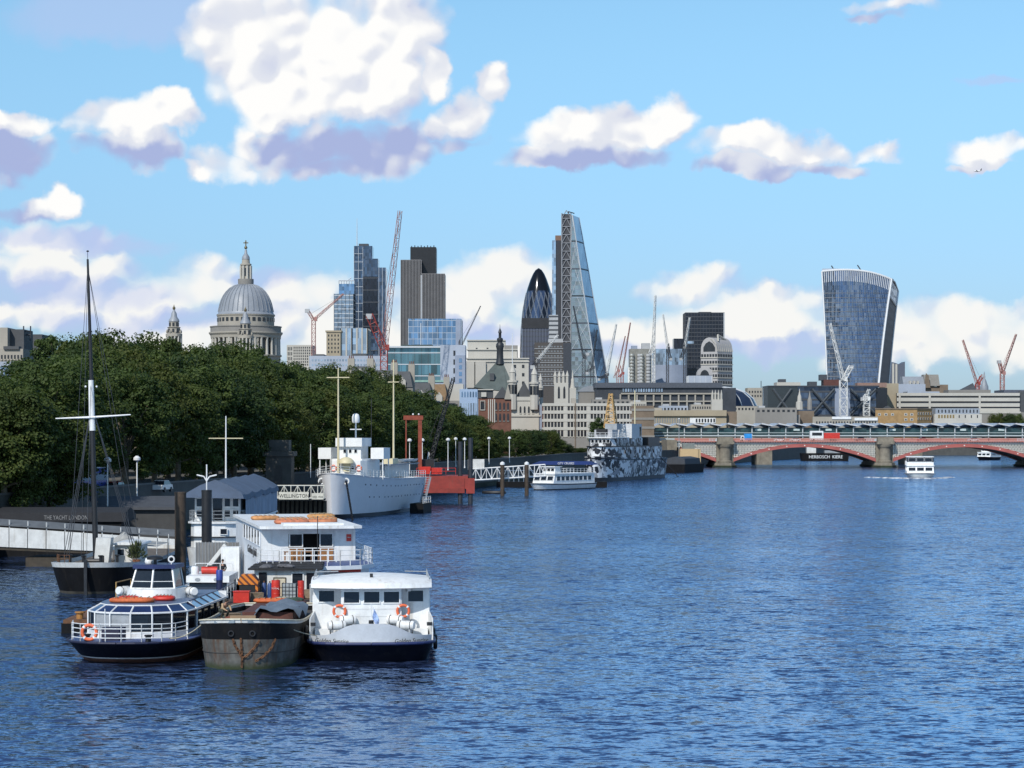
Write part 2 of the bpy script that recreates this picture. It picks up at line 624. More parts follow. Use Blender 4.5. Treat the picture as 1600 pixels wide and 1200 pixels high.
LAND = 5.2
ground_m = paint('city_ground', (0.13, 0.125, 0.115), 0.9, 0.25, 0.05)
n = len(QUAY)
o = MB().prism([(x - 0.3, y + 0.3) for x, y in QUAY] + [(9000, 1700), (9000, 29000), (-9000, 29000), (-9000, 40)], -2.0, LAND).build('embankment_ground', ground_m)
tag(o, kind='structure')
road_m = paint('asphalt', (0.05, 0.05, 0.052), 0.85, 0.2, 0.3)
mb = MB()
Ys = [60, 231, 345, 423, 500, 607, 720]
mb.loft([[(quay_x(y) - 9, y, LAND + 0.004), (quay_x(y) - 21, y, LAND + 0.004)] for y in Ys])
tag(mb.build('embankment_road', road_m), kind='structure')
wall_m = paint('granite_wall', (0.075, 0.072, 0.064), 0.85, 0.25, 0.6, streak=0.5, scol=(0.06, 0.065, 0.045))
wt_ = thing('river_wall', 'long grey granite embankment wall with parapet along the tree-lined bank', 'wall', (QUAY[1][0], QUAY[1][1], 0))
ox, oy = QUAY[1]
mb, mc, mp_ = MB(), MB(), MB()
prof = [(0.9, -1.5), (0.5, 2.5), (0.15, 5.4), (0.15, 6.2), (-0.35, 6.2), (-0.35, 5.0)]
mb.loft([[(x + a - ox, y - oy, z) for a, z in prof] for x, y in QUAY[:8]], closed=False)
mc.loft([[(x + a - ox, y - oy, z) for a, z in ((0.25, 6.2), (0.25, 6.42), (-0.45, 6.42), (-0.45, 6.2), (0.25, 6.2))] for x, y in QUAY[:8]])
mb.build('wall', wall_m, wt_)
TIDE = paint('weed_tide_mark', (0.022, 0.028, 0.012), 0.95, 0.5, 0.8)
MB().loft([[(x + a - ox, y - oy, z) for a, z in ((0.95, -1.5), (0.72, 1.1))] for x, y in QUAY[:8]]).build('tide_mark', TIDE, wt_)
mc.build('coping', paint('granite_coping', (0.12, 0.115, 0.105), 0.8, 0.2, 0.8), wt_)
far_wall = thing('river_wall', 'far dark river wall beyond the bridge arches', 'wall', (QUAY[8][0], QUAY[8][1], 0))
ox, oy = QUAY[8]
mb = MB()
mb.loft([[(x + a - ox, y - oy, z) for a, z in prof] for x, y in QUAY[7:]])
mb.build('wall', wall_m, far_wall)

# ------------------------------------------------------------------ vessel helpers
class Hull:
    def __init__(s, L, B, zmid, zbow, zstern, bowL, p=2.0, bwl=0.8, rake=1.0, sternL=3.0, sternk=0.2, nb=9, ns=8):
        s.__dict__.update(locals())
        s.ys = [bowL * (i / nb) ** 1.7 for i in range(nb + 1)]
        s.ys += [bowL + (L - bowL) * i / ns for i in range(1, ns + 1)]

    def hb(s, y):
        b = s.B
        if y < s.bowL:
            b = s.B * max(0.0, 1 - (1 - y / s.bowL) ** s.p) ** (1 / s.p)
        e = y - (s.L - s.sternL)
        if e > 0:
            b *= 1 - s.sternk * (e / s.sternL) ** 2
        return b

    def zs(s, y):
        t = y / s.L
        return s.zmid + (s.zbow - s.zmid) * max(0, 1 - t * 1.8) ** 2 + (s.zstern - s.zmid) * max(0, t * 1.8 - 0.8) ** 2

    def pt(s, y, h, sd, off=0.0):
        k = s.bwl + (1 - s.bwl) * max(h, 0) ** 0.9
        b = s.hb(y) * k + off
        yy = y + s.rake * (1 - h) * max(0.0, 1 - y / (s.bowL * 1.6))
        return (sd * b, yy, h * s.zs(y) if h >= 0 else h * 0.9)

    def band(s, name, mat, par, h0, h1, off=0.0, m=3, **k):
        mb = MB()
        hs = [h0 + (h1 - h0) * i / m for i in range(m + 1)]
        for sd in (-1, 1):
            mb.loft([[s.pt(y, h, sd, off) for h in hs] for y in s.ys])
        mb.loft([[s.pt(s.L, h, -1, off) for h in hs], [s.pt(s.L, h, 1, off) for h in hs]])
        return mb.build(name, mat, par, smooth=50, **k)

    def deck(s, name, mat, par, h=0.97):
        mb = MB()
        mb.loft([[s.pt(y, h, -1), (0, s.pt(y, h, 1)[1], s.pt(y, h, 1)[2] + 0.04), s.pt(y, h, 1)] for y in s.ys])
        return mb.build(name, mat, par)

    def strip(s, name, mat, par, h, r=0.06, n=6, off=0.02):
        mb = MB()
        for sd in (-1, 1):
            mb.path([s.pt(y, h, sd, off) for y in s.ys], r, n)
        mb.bar(s.pt(s.L, h, -1), s.pt(s.L, h, 1), r, n)
        return mb.build(name, mat, par, smooth=50)


RING_M = {}


def lifebuoy(loc, rz, label, r=0.36, group='lifebuoys hung on the moored boats'):
    if 'a' not in RING_M:
        RING_M['a'] = MB().torus((0, 0, 0), 1.0, 0.24, 'y', 20, 8).mesh('ring', paint('lifebuoy_orange', (0.68, 0.13, 0.045), 0.5, 0.12), 60)
        RING_M['b'] = MB().torus((0, 0, 0), 1.0, 0.255, 'y', 3, 8, PI / 4 - 0.14, PI / 4 + 0.14).mesh('white_band', WHITE_P, 60)
    o = thing('lifebuoy', label, 'lifebuoy', loc, rz, group)
    place('ring', RING_M['a'], o, scale=(r, r, r))
    for k in range(4):
        place('white_band', RING_M['b'], o, scale=(r, r, r), rot=(0, k * PI / 2, 0))
    return o


def window(par, x, y, z, w, h, frame=WHITE_P, pane=GLASS_D, rz=0.0, d=0.05, fr=0.06, tilt=0.0, name='window'):
    """pane with a proud frame; local plane faces -y before rz; x,y,z is its centre"""
    key = (round(w, 3), round(h, 3), round(d, 3), round(fr, 3), frame.name, pane.name)
    if key not in WIN_M:
        a = box(-w / 2, w / 2, -0.012, 0.03, -h / 2, h / 2).mesh('pane', pane)
        m = MB()
        m.box(-w / 2 - fr, -w / 2, -d, 0.03, -h / 2 - fr, h / 2 + fr).box(w / 2, w / 2 + fr, -d, 0.03, -h / 2 - fr, h / 2 + fr)
        m.box(-w / 2, w / 2, -d, 0.03, -h / 2 - fr, -h / 2).box(-w / 2, w / 2, -d, 0.03, h / 2, h / 2 + fr)
        WIN_M[key] = (a, m.mesh('frame', frame))
    a, m = WIN_M[key]
    o = place(name, a, par, (x, y, z), rot=(tilt, 0, rz))
    place('frame', m, o)
    return o


WIN_M = {}


def skin_mesh(name, verts, edges, radii, mat, sub=2):
    me = bpy.data.meshes.new(name)
    me.from_pydata(verts, edges, [])
    o = bpy.data.objects.new(name, me)
    C.objects.link(o)
    o.modifiers.new('skin', 'SKIN')
    ss = o.modifiers.new('sub', 'SUBSURF')
    ss.levels = ss.render_levels = sub
    for i, sv in enumerate(me.skin_vertices[0].data):
        r = radii[i]
        sv.radius = (r, r) if not isinstance(r, tuple) else r
        sv.use_root = (i == 0)
    dg = bpy.context.evaluated_depsgraph_get()
    m2 = bpy.data.meshes.new_from_object(o.evaluated_get(dg))
    bpy.data.objects.remove(o)
    for p in m2.polygons:
        p.use_smooth = True
    m2.materials.clear()
    m2.materials.append(mat)
    return m2


SKIN = paint('skin', (0.45, 0.25, 0.17), 0.6, 0.1)
HAIR = paint('dark_hair', (0.02, 0.014, 0.01), 0.7, 0.2)
PERSON_M = {}


def person(loc, rz, label, top, legs, pose='stand', group=None):
    """facing -y; body is one surface, clothes and hair are children"""
    if pose == 'stand':
        pel, che, nek, hed = (0, 0, 0.95), (0, 0.0, 1.32), (0, 0, 1.5), (0, -0.02, 1.66)
        arms = {s: [(s * 0.19, 0, 1.42), (s * 0.27, 0.02, 1.15), (s * 0.22, -0.16, 0.98), (s * 0.15, -0.24, 0.98)] for s in (-1, 1)}
        legp = {s: [(s * 0.10, 0, 0.90), (s * 0.12, -0.02, 0.48), (s * 0.13, 0.02, 0.08), (s * 0.14, -0.14, 0.035)] for s in (-1, 1)}
    else:   # crouching, bent over something on the deck
        pel, che, nek, hed = (0, 0.18, 0.52), (0, -0.12, 0.80), (0, -0.22, 0.93), (0, -0.32, 1.02)
        arms = {s: [(s * 0.19, -0.16, 0.88), (s * 0.26, -0.30, 0.66), (s * 0.16, -0.50, 0.55), (s * 0.12, -0.58, 0.52)] for s in (-1, 1)}
        legp = {s: [(s * 0.11, 0.14, 0.50), (s * 0.20, -0.24, 0.52), (s * 0.17, 0.02, 0.08), (s * 0.17, -0.15, 0.035)] for s in (-1, 1)}
    key = pose
    if key not in PERSON_M:
        v = [pel, che, nek, hed, (hed[0], hed[1] - 0.01, hed[2] + 0.12)]
        e = [(0, 1), (1, 2), (2, 3), (3, 4)]
        r = [(0.13, 0.10), (0.16, 0.11), 0.055, (0.078, 0.095), 0.07]
        for s in (-1, 1):
            b = len(v)
            v += arms[s]
            e += [(1, b), (b, b + 1), (b + 1, b + 2), (b + 2, b + 3)]
            r += [0.06, 0.045, 0.034, 0.026]
            b = len(v)
            v += legp[s]
            e += [(0, b), (b, b + 1), (b + 1, b + 2), (b + 2, b + 3)]
            r += [0.088, 0.06, 0.042, 0.035]
        body = (v, e, r)
        V = [Vector(che), Vector(pel)]
        sv = [pel, che, tuple(Vector(che).lerp(Vector(nek), 0.6))]
        se = [(0, 1), (1, 2)]
        sr = [(0.15, 0.12), (0.18, 0.13), 0.09]
        for s in (-1, 1):
            b = len(sv)
            sv += arms[s][:3]
            se += [(1, b), (b, b + 1), (b + 1, b + 2)]
            sr += [0.075, 0.06, 0.048]
        tv = [pel]
        te, tr = [], [(0.15, 0.12)]
        for s in (-1, 1):
            b = len(tv)
            tv += legp[s][:3]
            te += [(0, b), (b, b + 1), (b + 1, b + 2)]
            tr += [0.105, 0.077, 0.06]
        PERSON_M[key] = (body, (sv, se, sr), (tv, te, tr), hed)
    body, shirt, trou, hed = PERSON_M[key]
    o = thing('person', label, 'person', loc, rz, group)
    place('body', skin_mesh('body', *body, SKIN), o)
    place('jacket', skin_mesh('jacket', *shirt, top), o)
    place('trousers', skin_mesh('trousers', *trou, legs), o)
    MB().ball((hed[0], hed[1] + 0.02, hed[2] + 0.07), 0.108, 10, 7, 1, 1.1, 1.0).build('hair', HAIR, o, smooth=True)
    f = MB()
    f.ball((hed[0], hed[1] - 0.105, hed[2]), 0.018, 6, 4, 1, 1, 1.4)
    f.build('nose', SKIN, o, smooth=True)
    return o


# ================================================================== foreground boats
# ---- navy river bus with the faceted glass bow (points at the camera)
Yb = 129.3
BR = -R(3.2)
BM = Matrix.Translation((XX(203, 134), Yb, 0)) @ Matrix.Rotation(BR, 4, 'Z')
bus = thing('passenger_boat', 'navy river bus with faceted glass front, blue roof and white bow rails', 'boat', (XX(203, 134), Yb, 0), BR)
h = Hull(20, 3.55, 1.15, 1.25, 1.2, 4.6, p=2.3, bwl=0.80, rake=2.0, sternL=3)
h.band('hull', NAVY, bus, 0.26, 1.0, m=5)
h.band('bottom', paint('red_antifoul', (0.14, 0.055, 0.035), 0.8, 0.4, 1.2, streak=0.4, scol=(0.05, 0.05, 0.03)), bus, -0.9, 0.20)
h.band('boot_stripe', WHITE_D, bus, 0.20, 0.26, m=1)
h.deck('deck', DECK_B, bus, 0.985)
h.strip('rubbing_strake', paint('navy_rubber', (0.012, 0.014, 0.04), 0.6, 0.2), bus, 1.0, 0.07)
# cabin: eight-cornered glass front
plan = [(-3.05, 7.4), (-2.85, 5.5), (-2.2, 4.4), (-1.2, 3.8), (0.0, 3.62), (1.2, 3.8), (2.2, 4.4), (2.85, 5.5), (3.05, 7.4)]
zf, ze, zr = 1.15, 2.62, 2.98
plan_in = [(x * 0.80, 1.25 + y * 0.90) for x, y in plan]
gb = MB()
cabin_back = [(3.05, 17.5), (-3.05, 17.5)]
sill = MB().prism([(x * 1.0, y) for x, y in plan] + cabin_back, zf - 0.05, zf + 0.42)
sill.build('cabin_sill', WHITE_P, bus)
fr_ = MB()
for i in range(8):
    (x0, y0), (x1, y1) = plan[i], plan[i + 1]
    a0, a1 = plan_in[i], plan_in[i + 1]
    c0 = Vector((x0, y0, 0)).lerp(Vector((0, 9, 0)), 0.012)
    c1 = Vector((x1, y1, 0)).lerp(Vector((0, 9, 0)), 0.012)
    curt = i in (2, 3)
    MB().add([(c0.x, c0.y, zf + 0.42), (c1.x, c1.y, zf + 0.42), (c1.x, c1.y, ze), (c0.x, c0.y, ze)], [(0, 1, 2, 3)]).build('front_pane', mp('curtained_glass', (0.30, 0.32, 0.34), 0.08, 0.2, 1.0) if curt else GLASS_D, bus)
    MB().add([(x0, y0, ze), (x1, y1, ze), (a1[0], a1[1], zr), (a0[0], a0[1], zr)], [(0, 1, 2, 3)]).build('skylight_pane', GLASS_B, bus)
    fr_.bar((x0, y0, ze), (x1, y1, ze), 0.055, 5)
    fr_.bar((a0[0], a0[1], zr), (a1[0], a1[1], zr), 0.05, 5)
for (x, y), (a, b_) in zip(plan, plan_in):
    fr_.bar((x, y, zf), (x, y, ze), 0.055, 5)
    fr_.bar((x, y, ze), (a, b_, zr), 0.05, 5)
fr_.build('window_frames', WHITE_P, bus)
for s in (-1, 1):
    for k in range(5):
        y0 = 7.5 + k * 2.0
        MB().add([(s * 3.0, y0 + 0.06, zf + 0.42), (s * 3.0, y0 + 1.94, zf + 0.42), (s * 3.0, y0 + 1.94, ze), (s * 3.0, y0 + 0.06, ze)], [(0, 1, 2, 3)]).build('side_pane', GLASS_D, bus)
        MB().add([(s * 3.05, y0 + 0.06, ze), (s * 3.05, y0 + 1.94, ze), (s * 2.46, y0 + 1.94, zr), (s * 2.46, y0 + 0.06, zr)], [(0, 1, 2, 3)]).build('skylight_pane', mp('pale_skylight', (0.16, 0.24, 0.36), 0.08, 0.25, 0.5), bus)
    MB().box(s * 3.05 - 0.04, s * 3.05 + 0.04, 7.4, 17.5, ze - 0.06, ze + 0.05).build('gutter', WHITE_P, bus)
    m = MB().path([(s * 3.02, 0, zf), (s * 3.05, 0, ze), (s * 2.46, 0, zr)], 0.05, 4).mesh('side_frame', mp('dark_side_frame', (0.02, 0.022, 0.03), 0.5))
    for k in range(6):
        place('side_frame', m, bus, (0, 7.5 + k * 2, 0))
MB().prism(plan_in + [(2.46, 17.5), (-2.46, 17.5)], zr - 0.06, zr + 0.06).build('roof', paint('steel_blue_roof', (0.10, 0.14, 0.22), 0.45, 0.25, 0.8), bus)
MB().box(-3.0, 3.0, 17.3, 17.6, zf, zr).build('aft_bulkhead', WHITE_P, bus)
# wheelhouse on a white curved plinth
wh = MB().loft([[(1.85 * math.cos(a) * (1 - 0.06 * k), 11.2 + 2.6 * math.sin(a) * (1 - 0.06 * k), zr + 0.06 + 0.56 * k) for a in [2 * PI * i / 20 for i in range(20)]] for k in (0, 1)], closed=True, caps=True)
wh.build('wheelhouse_plinth', WHITE_P, bus, smooth=50)
z0, z1, yw = zr + 0.62, zr + 1.78, 9.4
corners = [(-1.32, yw + 0.35), (-0.02, yw), (1.28, yw + 0.35), (1.36, yw + 2.6), (-1.40, yw + 2.6)]
tops = [(-1.08, yw + 0.85), (-0.02, yw + 0.6), (1.04, yw + 0.85), (1.18, yw + 2.5), (-1.22, yw + 2.5)]
wf = MB()
for i in range(5):
    j = (i + 1) % 5
    MB().add([(corners[i][0], corners[i][1], z0), (corners[j][0], corners[j][1], z0), (tops[j][0], tops[j][1], z1), (tops[i][0], tops[i][1], z1)], [(0, 1, 2, 3)]).build('wheelhouse_window', GLASS_D, bus)
    wf.bar((corners[i][0], corners[i][1], z0), (tops[i][0], tops[i][1], z1), 0.07, 5)
    wf.bar((corners[i][0], corners[i][1], z0), (corners[j][0], corners[j][1], z0), 0.07, 5)
    if i < 2:
        a_ = Vector((*corners[i], z0)).lerp(Vector((*tops[i], z1)), 0.36)
        b_ = Vector((*corners[j], z0)).lerp(Vector((*tops[j], z1)), 0.36)
        wf.bar(a_, b_, 0.025, 4)
wf.build('wheelhouse_frame', WHITE_P, bus)
MB().prism([(x * 1.18, yw + 1.6 + (y - yw - 1.6) * 1.22) for x, y in tops], z1, z1 + 0.24).build('wheelhouse_roof', paint('navy_roof', (0.02, 0.03, 0.10), 0.4), bus)
MB().lathe([(0.1, 0), (0.1, 0.25), (0.5, 0.27), (0.5, 0.42), (0.3, 0.5)], 14, (-0.05, yw + 1.2, z1 + 0.24)).build('radar_scanner', BLACKM, bus, smooth=40)
MB().lathe([(0.24, 0), (0.28, 0.10), (0.22, 0.30), (0.05, 0.38)], 12, (-0.55, yw + 1.9, z1 + 0.24)).build('radome', WHITE_P, bus, smooth=60)
MB().torus((0.92, yw + 1.2, z1 + 0.52), 0.17, 0.05, 'y', 12, 6).bar((0.92, yw + 1.2, z1 + 0.24), (0.92, yw + 1.2, z1 + 0.36), 0.04).build('searchlight', WHITE_P, bus)
MB().bar((0.55, yw + 1.8, z1 + 0.2), (0.55, yw + 1.8, z1 + 1.7), 0.02, 4).build('aerial', BLACKM, bus)
# bow rail, flagstaff, deck gear
rl = MB()
rp = [h.pt(y, 1.0, s) for s, y in ((-1, 3.4), (-1, 1.9), (-1, 0.75), (1, 0.12), (1, 0.75), (1, 1.9), (1, 3.4))]
rp = [(-3.25, 3.6, 1.2), (-2.9, 1.9, 1.2), (-2.2, 0.95, 1.22), (-1.0, 0.42, 1.25), (0.2, 0.36, 1.25), (1.3, 0.5, 1.25), (2.3, 1.05, 1.22), (2.9, 1.9, 1.2), (3.25, 3.6, 1.2)]
rl.rail(rp, 1.02, 0.034, 4, 1.6)
rl.build('bow_rail', WHITE_P, bus)
MB().bar((-0.75, 0.7, 1.2), (-0.75, 0.6, 3.1), 0.03, 5).build('flagstaff', WHITE_P, bus)
MB().box(-1.25, -0.05, 1.9, 2.7, 1.2, 1.95).build('deck_locker', paint('navy_cover', (0.015, 0.018, 0.045), 0.7), bus)
bol = MB().lathe([(0.16, 0), (0.16, 0.3), (0.22, 0.32), (0.22, 0.4)], 10).mesh('bollard', BLACKM, 40)
for x, y in ((1.5, 1.3), (-2.0, 1.7)):
    place('bollard', bol, bus, (x, y, 1.22))
lifebuoy(BM @ Vector((-1.62, 0.62, 1.80)), BR, 'orange and white lifebuoy tied to the rail of the navy river bus', 0.40)


def raft_ring(par, x, y, z, sx, sy, r, name='life_float'):
    m = MB()
    pts = []
    for i in range(20):
        a = 2 * PI * i / 20
        c, s_ = math.cos(a), math.sin(a)
        k = 3.5
        d = (abs(c) ** k + abs(s_) ** k) ** (-1 / k)
        pts.append((c * d * sx, s_ * d * sy))
    rings = []
    for i, (px_, py_) in enumerate(pts):
        n_ = math.hypot(px_, py_)
        ring = []
        for j in range(8):
            u = 2 * PI * j / 8
            ring.append((px_ * (1 + r * math.cos(u) / n_), py_ * (1 + r * math.cos(u) / n_), r * math.sin(u)))
        rings.append(ring)
    rings.append(rings[0])
    m.loft(rings, closed=True)
    m.box(-sx * 0.9, sx * 0.9, -sy * 0.9, sy * 0.9, -r * 0.5, -r * 0.2)
    return m


def life_float(loc, sx, sy, r, label, rz=0.0, mat=ORANGE):
    o = thing('life_float', label, 'life raft', (loc[0], loc[1], loc[2]), rz, 'orange life floats on the boat roofs')
    raft_ring(o, 0, 0, 0, sx, sy, r).build('float', mat, o, smooth=50, loc=(0, 0, r * 0.8)).scale = (1, 1, 0.8)
    g = MB()
    for k in range(5):
        x = -sx * 0.8 + k * sx * 0.4
        g.bar((x, -sy, r * 1.9), (x, sy, r * 1.9), 0.025, 4)
    g.build('grab_rope', ROPE, o)
    return o


life_float(BM @ Vector((-0.5, 6.4, zr + 0.06)), 1.15, 0.55, 0.16, 'long orange life float lying on the blue roof of the river bus')
life_float(BM @ Vector((-1.1, 8.2, zr + 0.06)), 0.45, 0.4, 0.15, 'small orange life float left of the wheelhouse of the river bus', mat=RED_P)
life_float(BM @ Vector((1.0, 8.0, zr + 0.06)), 0.5, 0.45, 0.17, 'small orange life float right of the wheelhouse of the river bus', mat=RED_P)


def canister(loc, rz, label, L=1.3, r=0.34, group='white liferaft canisters'):
    o = thing('liferaft_canister', label, 'life raft', loc, rz, group)
    MB().loft([[(x, rr * math.cos(a), r + 0.12 + rr * math.sin(a)) for a in [2 * PI * i / 16 for i in range(16)]] for x, rr in ((-L / 2, r * 0.8), (-L / 2 + 0.08, r), (-0.02, r), (-0.02, r * 1.04), (0.02, r * 1.04), (0.02, r), (L / 2 - 0.08, r), (L / 2, r * 0.8))], closed=True, caps=True).build('shell', WHITE_P, o, smooth=35)
    m = MB()
    for x in (-L * 0.3, L * 0.3):
        m.torus((x, 0, r + 0.12), r + 0.012, 0.02, 'x', 16, 4)
    m.build('strap', BLACKM, o)
    m = MB()
    for x in (-L * 0.3, L * 0.3):
        m.box(x - 0.05, x + 0.05, -r, r, 0, 0.16)
    m.build('cradle', GREY_P, o)
    return o


canister(BM @ Vector((-2.0, 11.0, zr + 0.06)), R(60), 'white liferaft canister left of the wheelhouse on the blue roof', 1.1, 0.25)
canister(BM @ Vector((2.1, 10.6, zr + 0.06)), R(120), 'white liferaft canister right of the wheelhouse on the blue roof', 1.1, 0.25)

# ---- rusty barge in the middle
Yc = 127.0
cxb = XX(391, 131.5)
barge = thing('barge', 'rusty grey and black barge with bluff bow between the two white passenger boats', 'barge', (cxb, Yc, 0))
hb_ = Hull(21, 2.75, 2.1, 2.75, 2.1, 5.5, p=2.6, bwl=0.90, rake=0.5, sternL=3)
pm, t, b = principled('barge_plating')
pos = t.new('ShaderNodeNewGeometry').outputs['Position']
st = t.noise(t.v('MULTIPLY', pos, (2.2, 2.2, 0.30)), 1.0, 5.0, 0.65)
gr = t.noise(pos, 1.4, 6.0, 0.65)
c = t.mix(t.rng(gr, 0.3, 0.7), (0.055, 0.053, 0.048), (0.13, 0.125, 0.11))
c = t.mix(t.m('MULTIPLY', t.rng(st, 0.48, 0.70), 0.85), c, (0.075, 0.038, 0.020))
_, _, pz = t.sep(pos)
c = t.mix(t.rng(t.m('ADD', pz, t.m('MULTIPLY', gr, 0.5)), 0.75, 0.30), c, (0.035, 0.045, 0.016))
t.l.new(c, b.inputs['Base Color'])
b.inputs['Roughness'].default_value = 0.85
bn = t.new('ShaderNodeBump')
bn.inputs['Strength'].default_value = 0.5
bn.inputs['Distance'].default_value = 0.04
t.l.new(gr, bn.inputs['Height'])
t.l.new(bn.outputs[0], b.inputs['Normal'])
hb_.band('lower_hull', pm, barge, -0.9, 0.60, m=5)
hb_.band('upper_hull', BLACK, barge, 0.60, 0.93, m=3)
hb_.band('white_rail', WHITE_D, barge, 0.93, 1.0, off=0.02, m=1)
hb_.strip('plate_seam', paint('dark_seam', (0.05, 0.045, 0.04), 0.8), barge, 0.33, 0.025)
hb_.strip('rail_cap', paint('cream_rail', (0.55, 0.50, 0.38), 0.7, 0.2), barge, 1.0, 0.055)
hb_.deck('deck', paint('dirty_deck', (0.06, 0.055, 0.05), 0.85, 0.4, 1.5), barge, 0.80)


def chain(mb, pts, link=0.16, r=0.03):
    pts = [Vector(p) for p in pts]
    k = 0
    for a, b2 in zip(pts[:-1], pts[1:]):
        L = (b2 - a).length
        n_ = max(1, int(L / link))
        d = (b2 - a).normalized()
        u = d.orthogonal().normalized()
        w_ = d.cross(u)
        for i in range(n_):
            c0 = a.lerp(b2, (i + 0.5) / n_)
            s_ = u if k % 2 else w_
            k += 1
            e = d * link * 0.62
            q_ = s_ * link * 0.32
            for p0, p1 in ((c0 - e + q_, c0 + e + q_), (c0 - e - q_, c0 + e - q_), (c0 - e + q_, c0 - e - q_), (c0 + e + q_, c0 + e - q_)):
                mb.bar(p0, p1, r, 4)
    return mb


def on_bow(hh, x, hgt, off=0.06):
    y = 0.02
    while y < hh.bowL and hh.pt(y, hgt, 1)[0] < abs(x):
        y += 0.02
    p = hh.pt(y, hgt, 1)
    return (x, p[1] - off, p[2])


def bow_chain(name, pts):
    chain(MB(), [on_bow(hb_, x, g) for x, g in pts], 0.15, 0.035).build(name, RUST, barge)


bow_chain('anchor_chain', [(-0.02, 0.62), (0.0, 0.42), (0.02, 0.2), (0.0, 0.04)])
bow_chain('anchor_chain', [(-0.45, 0.60), (-0.35, 0.48), (-0.10, 0.34), (0.0, 0.26)])
bow_chain('anchor_chain', [(0.95, 0.58), (0.75, 0.46), (0.35, 0.30), (0.05, 0.22)])
bow_chain('anchor_chain', [(1.75, 0.60), (1.55, 0.42), (1.15, 0.26), (0.75, 0.17)])
for x in (-0.55, 0.60):
    MB().torus(on_bow(hb_, x, 0.72, 0.03), 0.14, 0.04, 'y', 12, 6).build('hawse_ring', BLACKM, barge)
for s in (-1, 1):
    p0, p1 = on_bow(hb_, s * 0.35, 0.965, 0.05), on_bow(hb_, s * 1.5, 0.965, 0.05)
    d = Vector(p1) - Vector(p0)
    MB().add([(p0[0], p0[1], p0[2] - 0.10), (p1[0], p1[1], p1[2] - 0.10), (p1[0], p1[1], p1[2] + 0.10), (p0[0], p0[1], p0[2] + 0.10)], [(0, 1, 2, 3)]).build('name_plate', paint('grey_name_plate', (0.20, 0.24, 0.27), 0.5), barge)
MB().box(-0.9, 0.5, 2.6, 2.75, 2.35, 2.75).build('name_board', paint('tan_board', (0.30, 0.20, 0.12), 0.7), barge)
MB().box(-2.4, -1.3, 6.0, 9.5, 1.6, 2.15).build('side_hatch', TIMBER, barge)
MB().box(-0.9, 2.0, 8.5, 17.5, 1.7, 2.5).build('hatch_coaming', paint('red_oxide', (0.085, 0.030, 0.022), 0.8, 0.5), barge)
tp = MB()
NX, NY = 9, 10
rows = []
for j in range(NY):
    rows.append([(-0.2 + 2.6 * i / (NX - 1), 8.2 + 6.0 * j / (NY - 1), 2.62 + 0.20 * math.sin(j * 0.8) + 0.12 * math.sin(i * 1.3 + j) - (0.35 if i in (0, NX - 1) else 0)) for i in range(NX)])
tp.loft(rows)
tp.build('tarpaulin', paint('blue_grey_tarp', (0.12, 0.155, 0.20), 0.7, 0.2), barge, smooth=True)
bol = MB().lathe([(0.2, 0), (0.2, 0.5), (0.3, 0.52), (0.3, 0.62)], 10).mesh('bollard', RUST, 40)
for x, y in ((1.7, 3.6), (-1.6, 3.4)):
    place('bollard', bol, barge, (x, y, 1.7))
coil = MB()
for k in range(4):
    coil.torus((-0.6, 5.2, 1.78 + 0.09 * k), 0.55 - 0.05 * k, 0.06, 'z', 14, 5)
coil.build('rope_coil', ROPE, barge)
heap = MB()
for k in range(9):
    a = random.random() * 6.28
    heap.ball((-1.0 + 0.5 * math.cos(a), 7.0 + 0.6 * math.sin(a), 1.85 + 0.35 * random.random()), 0.34, 7, 5, 1.2, 1.0, 0.7)
heap.build('net_heap', paint('rust_red_netting', (0.15, 0.045, 0.025), 0.95, 0.5, 5.0), barge)
person((cxb - 1.85, Yc + 7.6, 2.15), R(40), 'person in a tan top crouching on the foredeck of the rusty barge', paint('tan_top', (0.36, 0.25, 0.15), 0.9), paint('olive_trousers', (0.035, 0.04, 0.03), 0.9), 'crouch')
life_float((cxb - 0.1, Yc + 16.2, 2.5), 0.85, 0.45, 0.15, 'orange life float lying behind the tarpaulin of the rusty barge')

# ---- open work boat behind the barge: drums, crates, white wheelhouse
Yw = 149.5
cxw = XX(426, Yw + 6)
work = thing('work_boat', 'black work boat with a cluttered open deck and shabby white wheelhouse', 'boat', (cxw, Yw, 0))
hw = Hull(25, 3.0, 1.75, 1.8, 1.9, 0.9, p=4, bwl=0.92, rake=0.3, sternL=4)
hw.band('hull', BLACK, work, -0.9, 0.93, m=4)
hw.band('white_strake', WHITE_D, work, 0.93, 1.0, off=0.03, m=1)
hw.deck('deck', paint('rusty_deck', (0.085, 0.05, 0.035), 0.9, 0.5, 1.2), work, 0.99)
MB().box(-1.55, 2.75, 9.2, 16, 1.75, 3.55).build('wheelhouse', WHITE_D, work)
rf = MB()
for k in range(5):
    rf.box(-1.95 + 0.02 * k, 3.0 - 0.1 * k, 8.8 + 1.5 * k, 10.25 + 1.5 * k, 3.56 + 0.03 * (k % 2), 3.68 + 0.05 * (k % 3))
rf.build('felt_roof', paint('black_felt', (0.02, 0.02, 0.022), 0.9, 0.4, 2.0), work)
hp = MB()
for k in range(14):
    hp.ball((-1.0 + random.random() * 2.2, 9.0 + random.random() * 1.6, 3.72 + 0.1 * random.random()), 0.26, 7, 5, 1.5, 1, 0.5)
hp.build('crumpled_sheet', paint('grey_sheet', (0.10, 0.10, 0.11), 0.8, 0.5, 4.0), work)
MB().box(-1.25, -0.72, 9.13, 9.19, 1.8, 3.4).build('doorway', GLASS_D, work)
window(work, 0.15, 9.17, 2.7, 0.75, 0.62, frame=TIMBER, pane=paint('yellowed_pane', (0.55, 0.50, 0.38), 0.3), fr=0.05)
MB().box(-0.30, 0.60, 9.10, 9.19, 1.8, 2.34).build('door_panel', paint('yellowed_door', (0.55, 0.47, 0.33), 0.6), work)
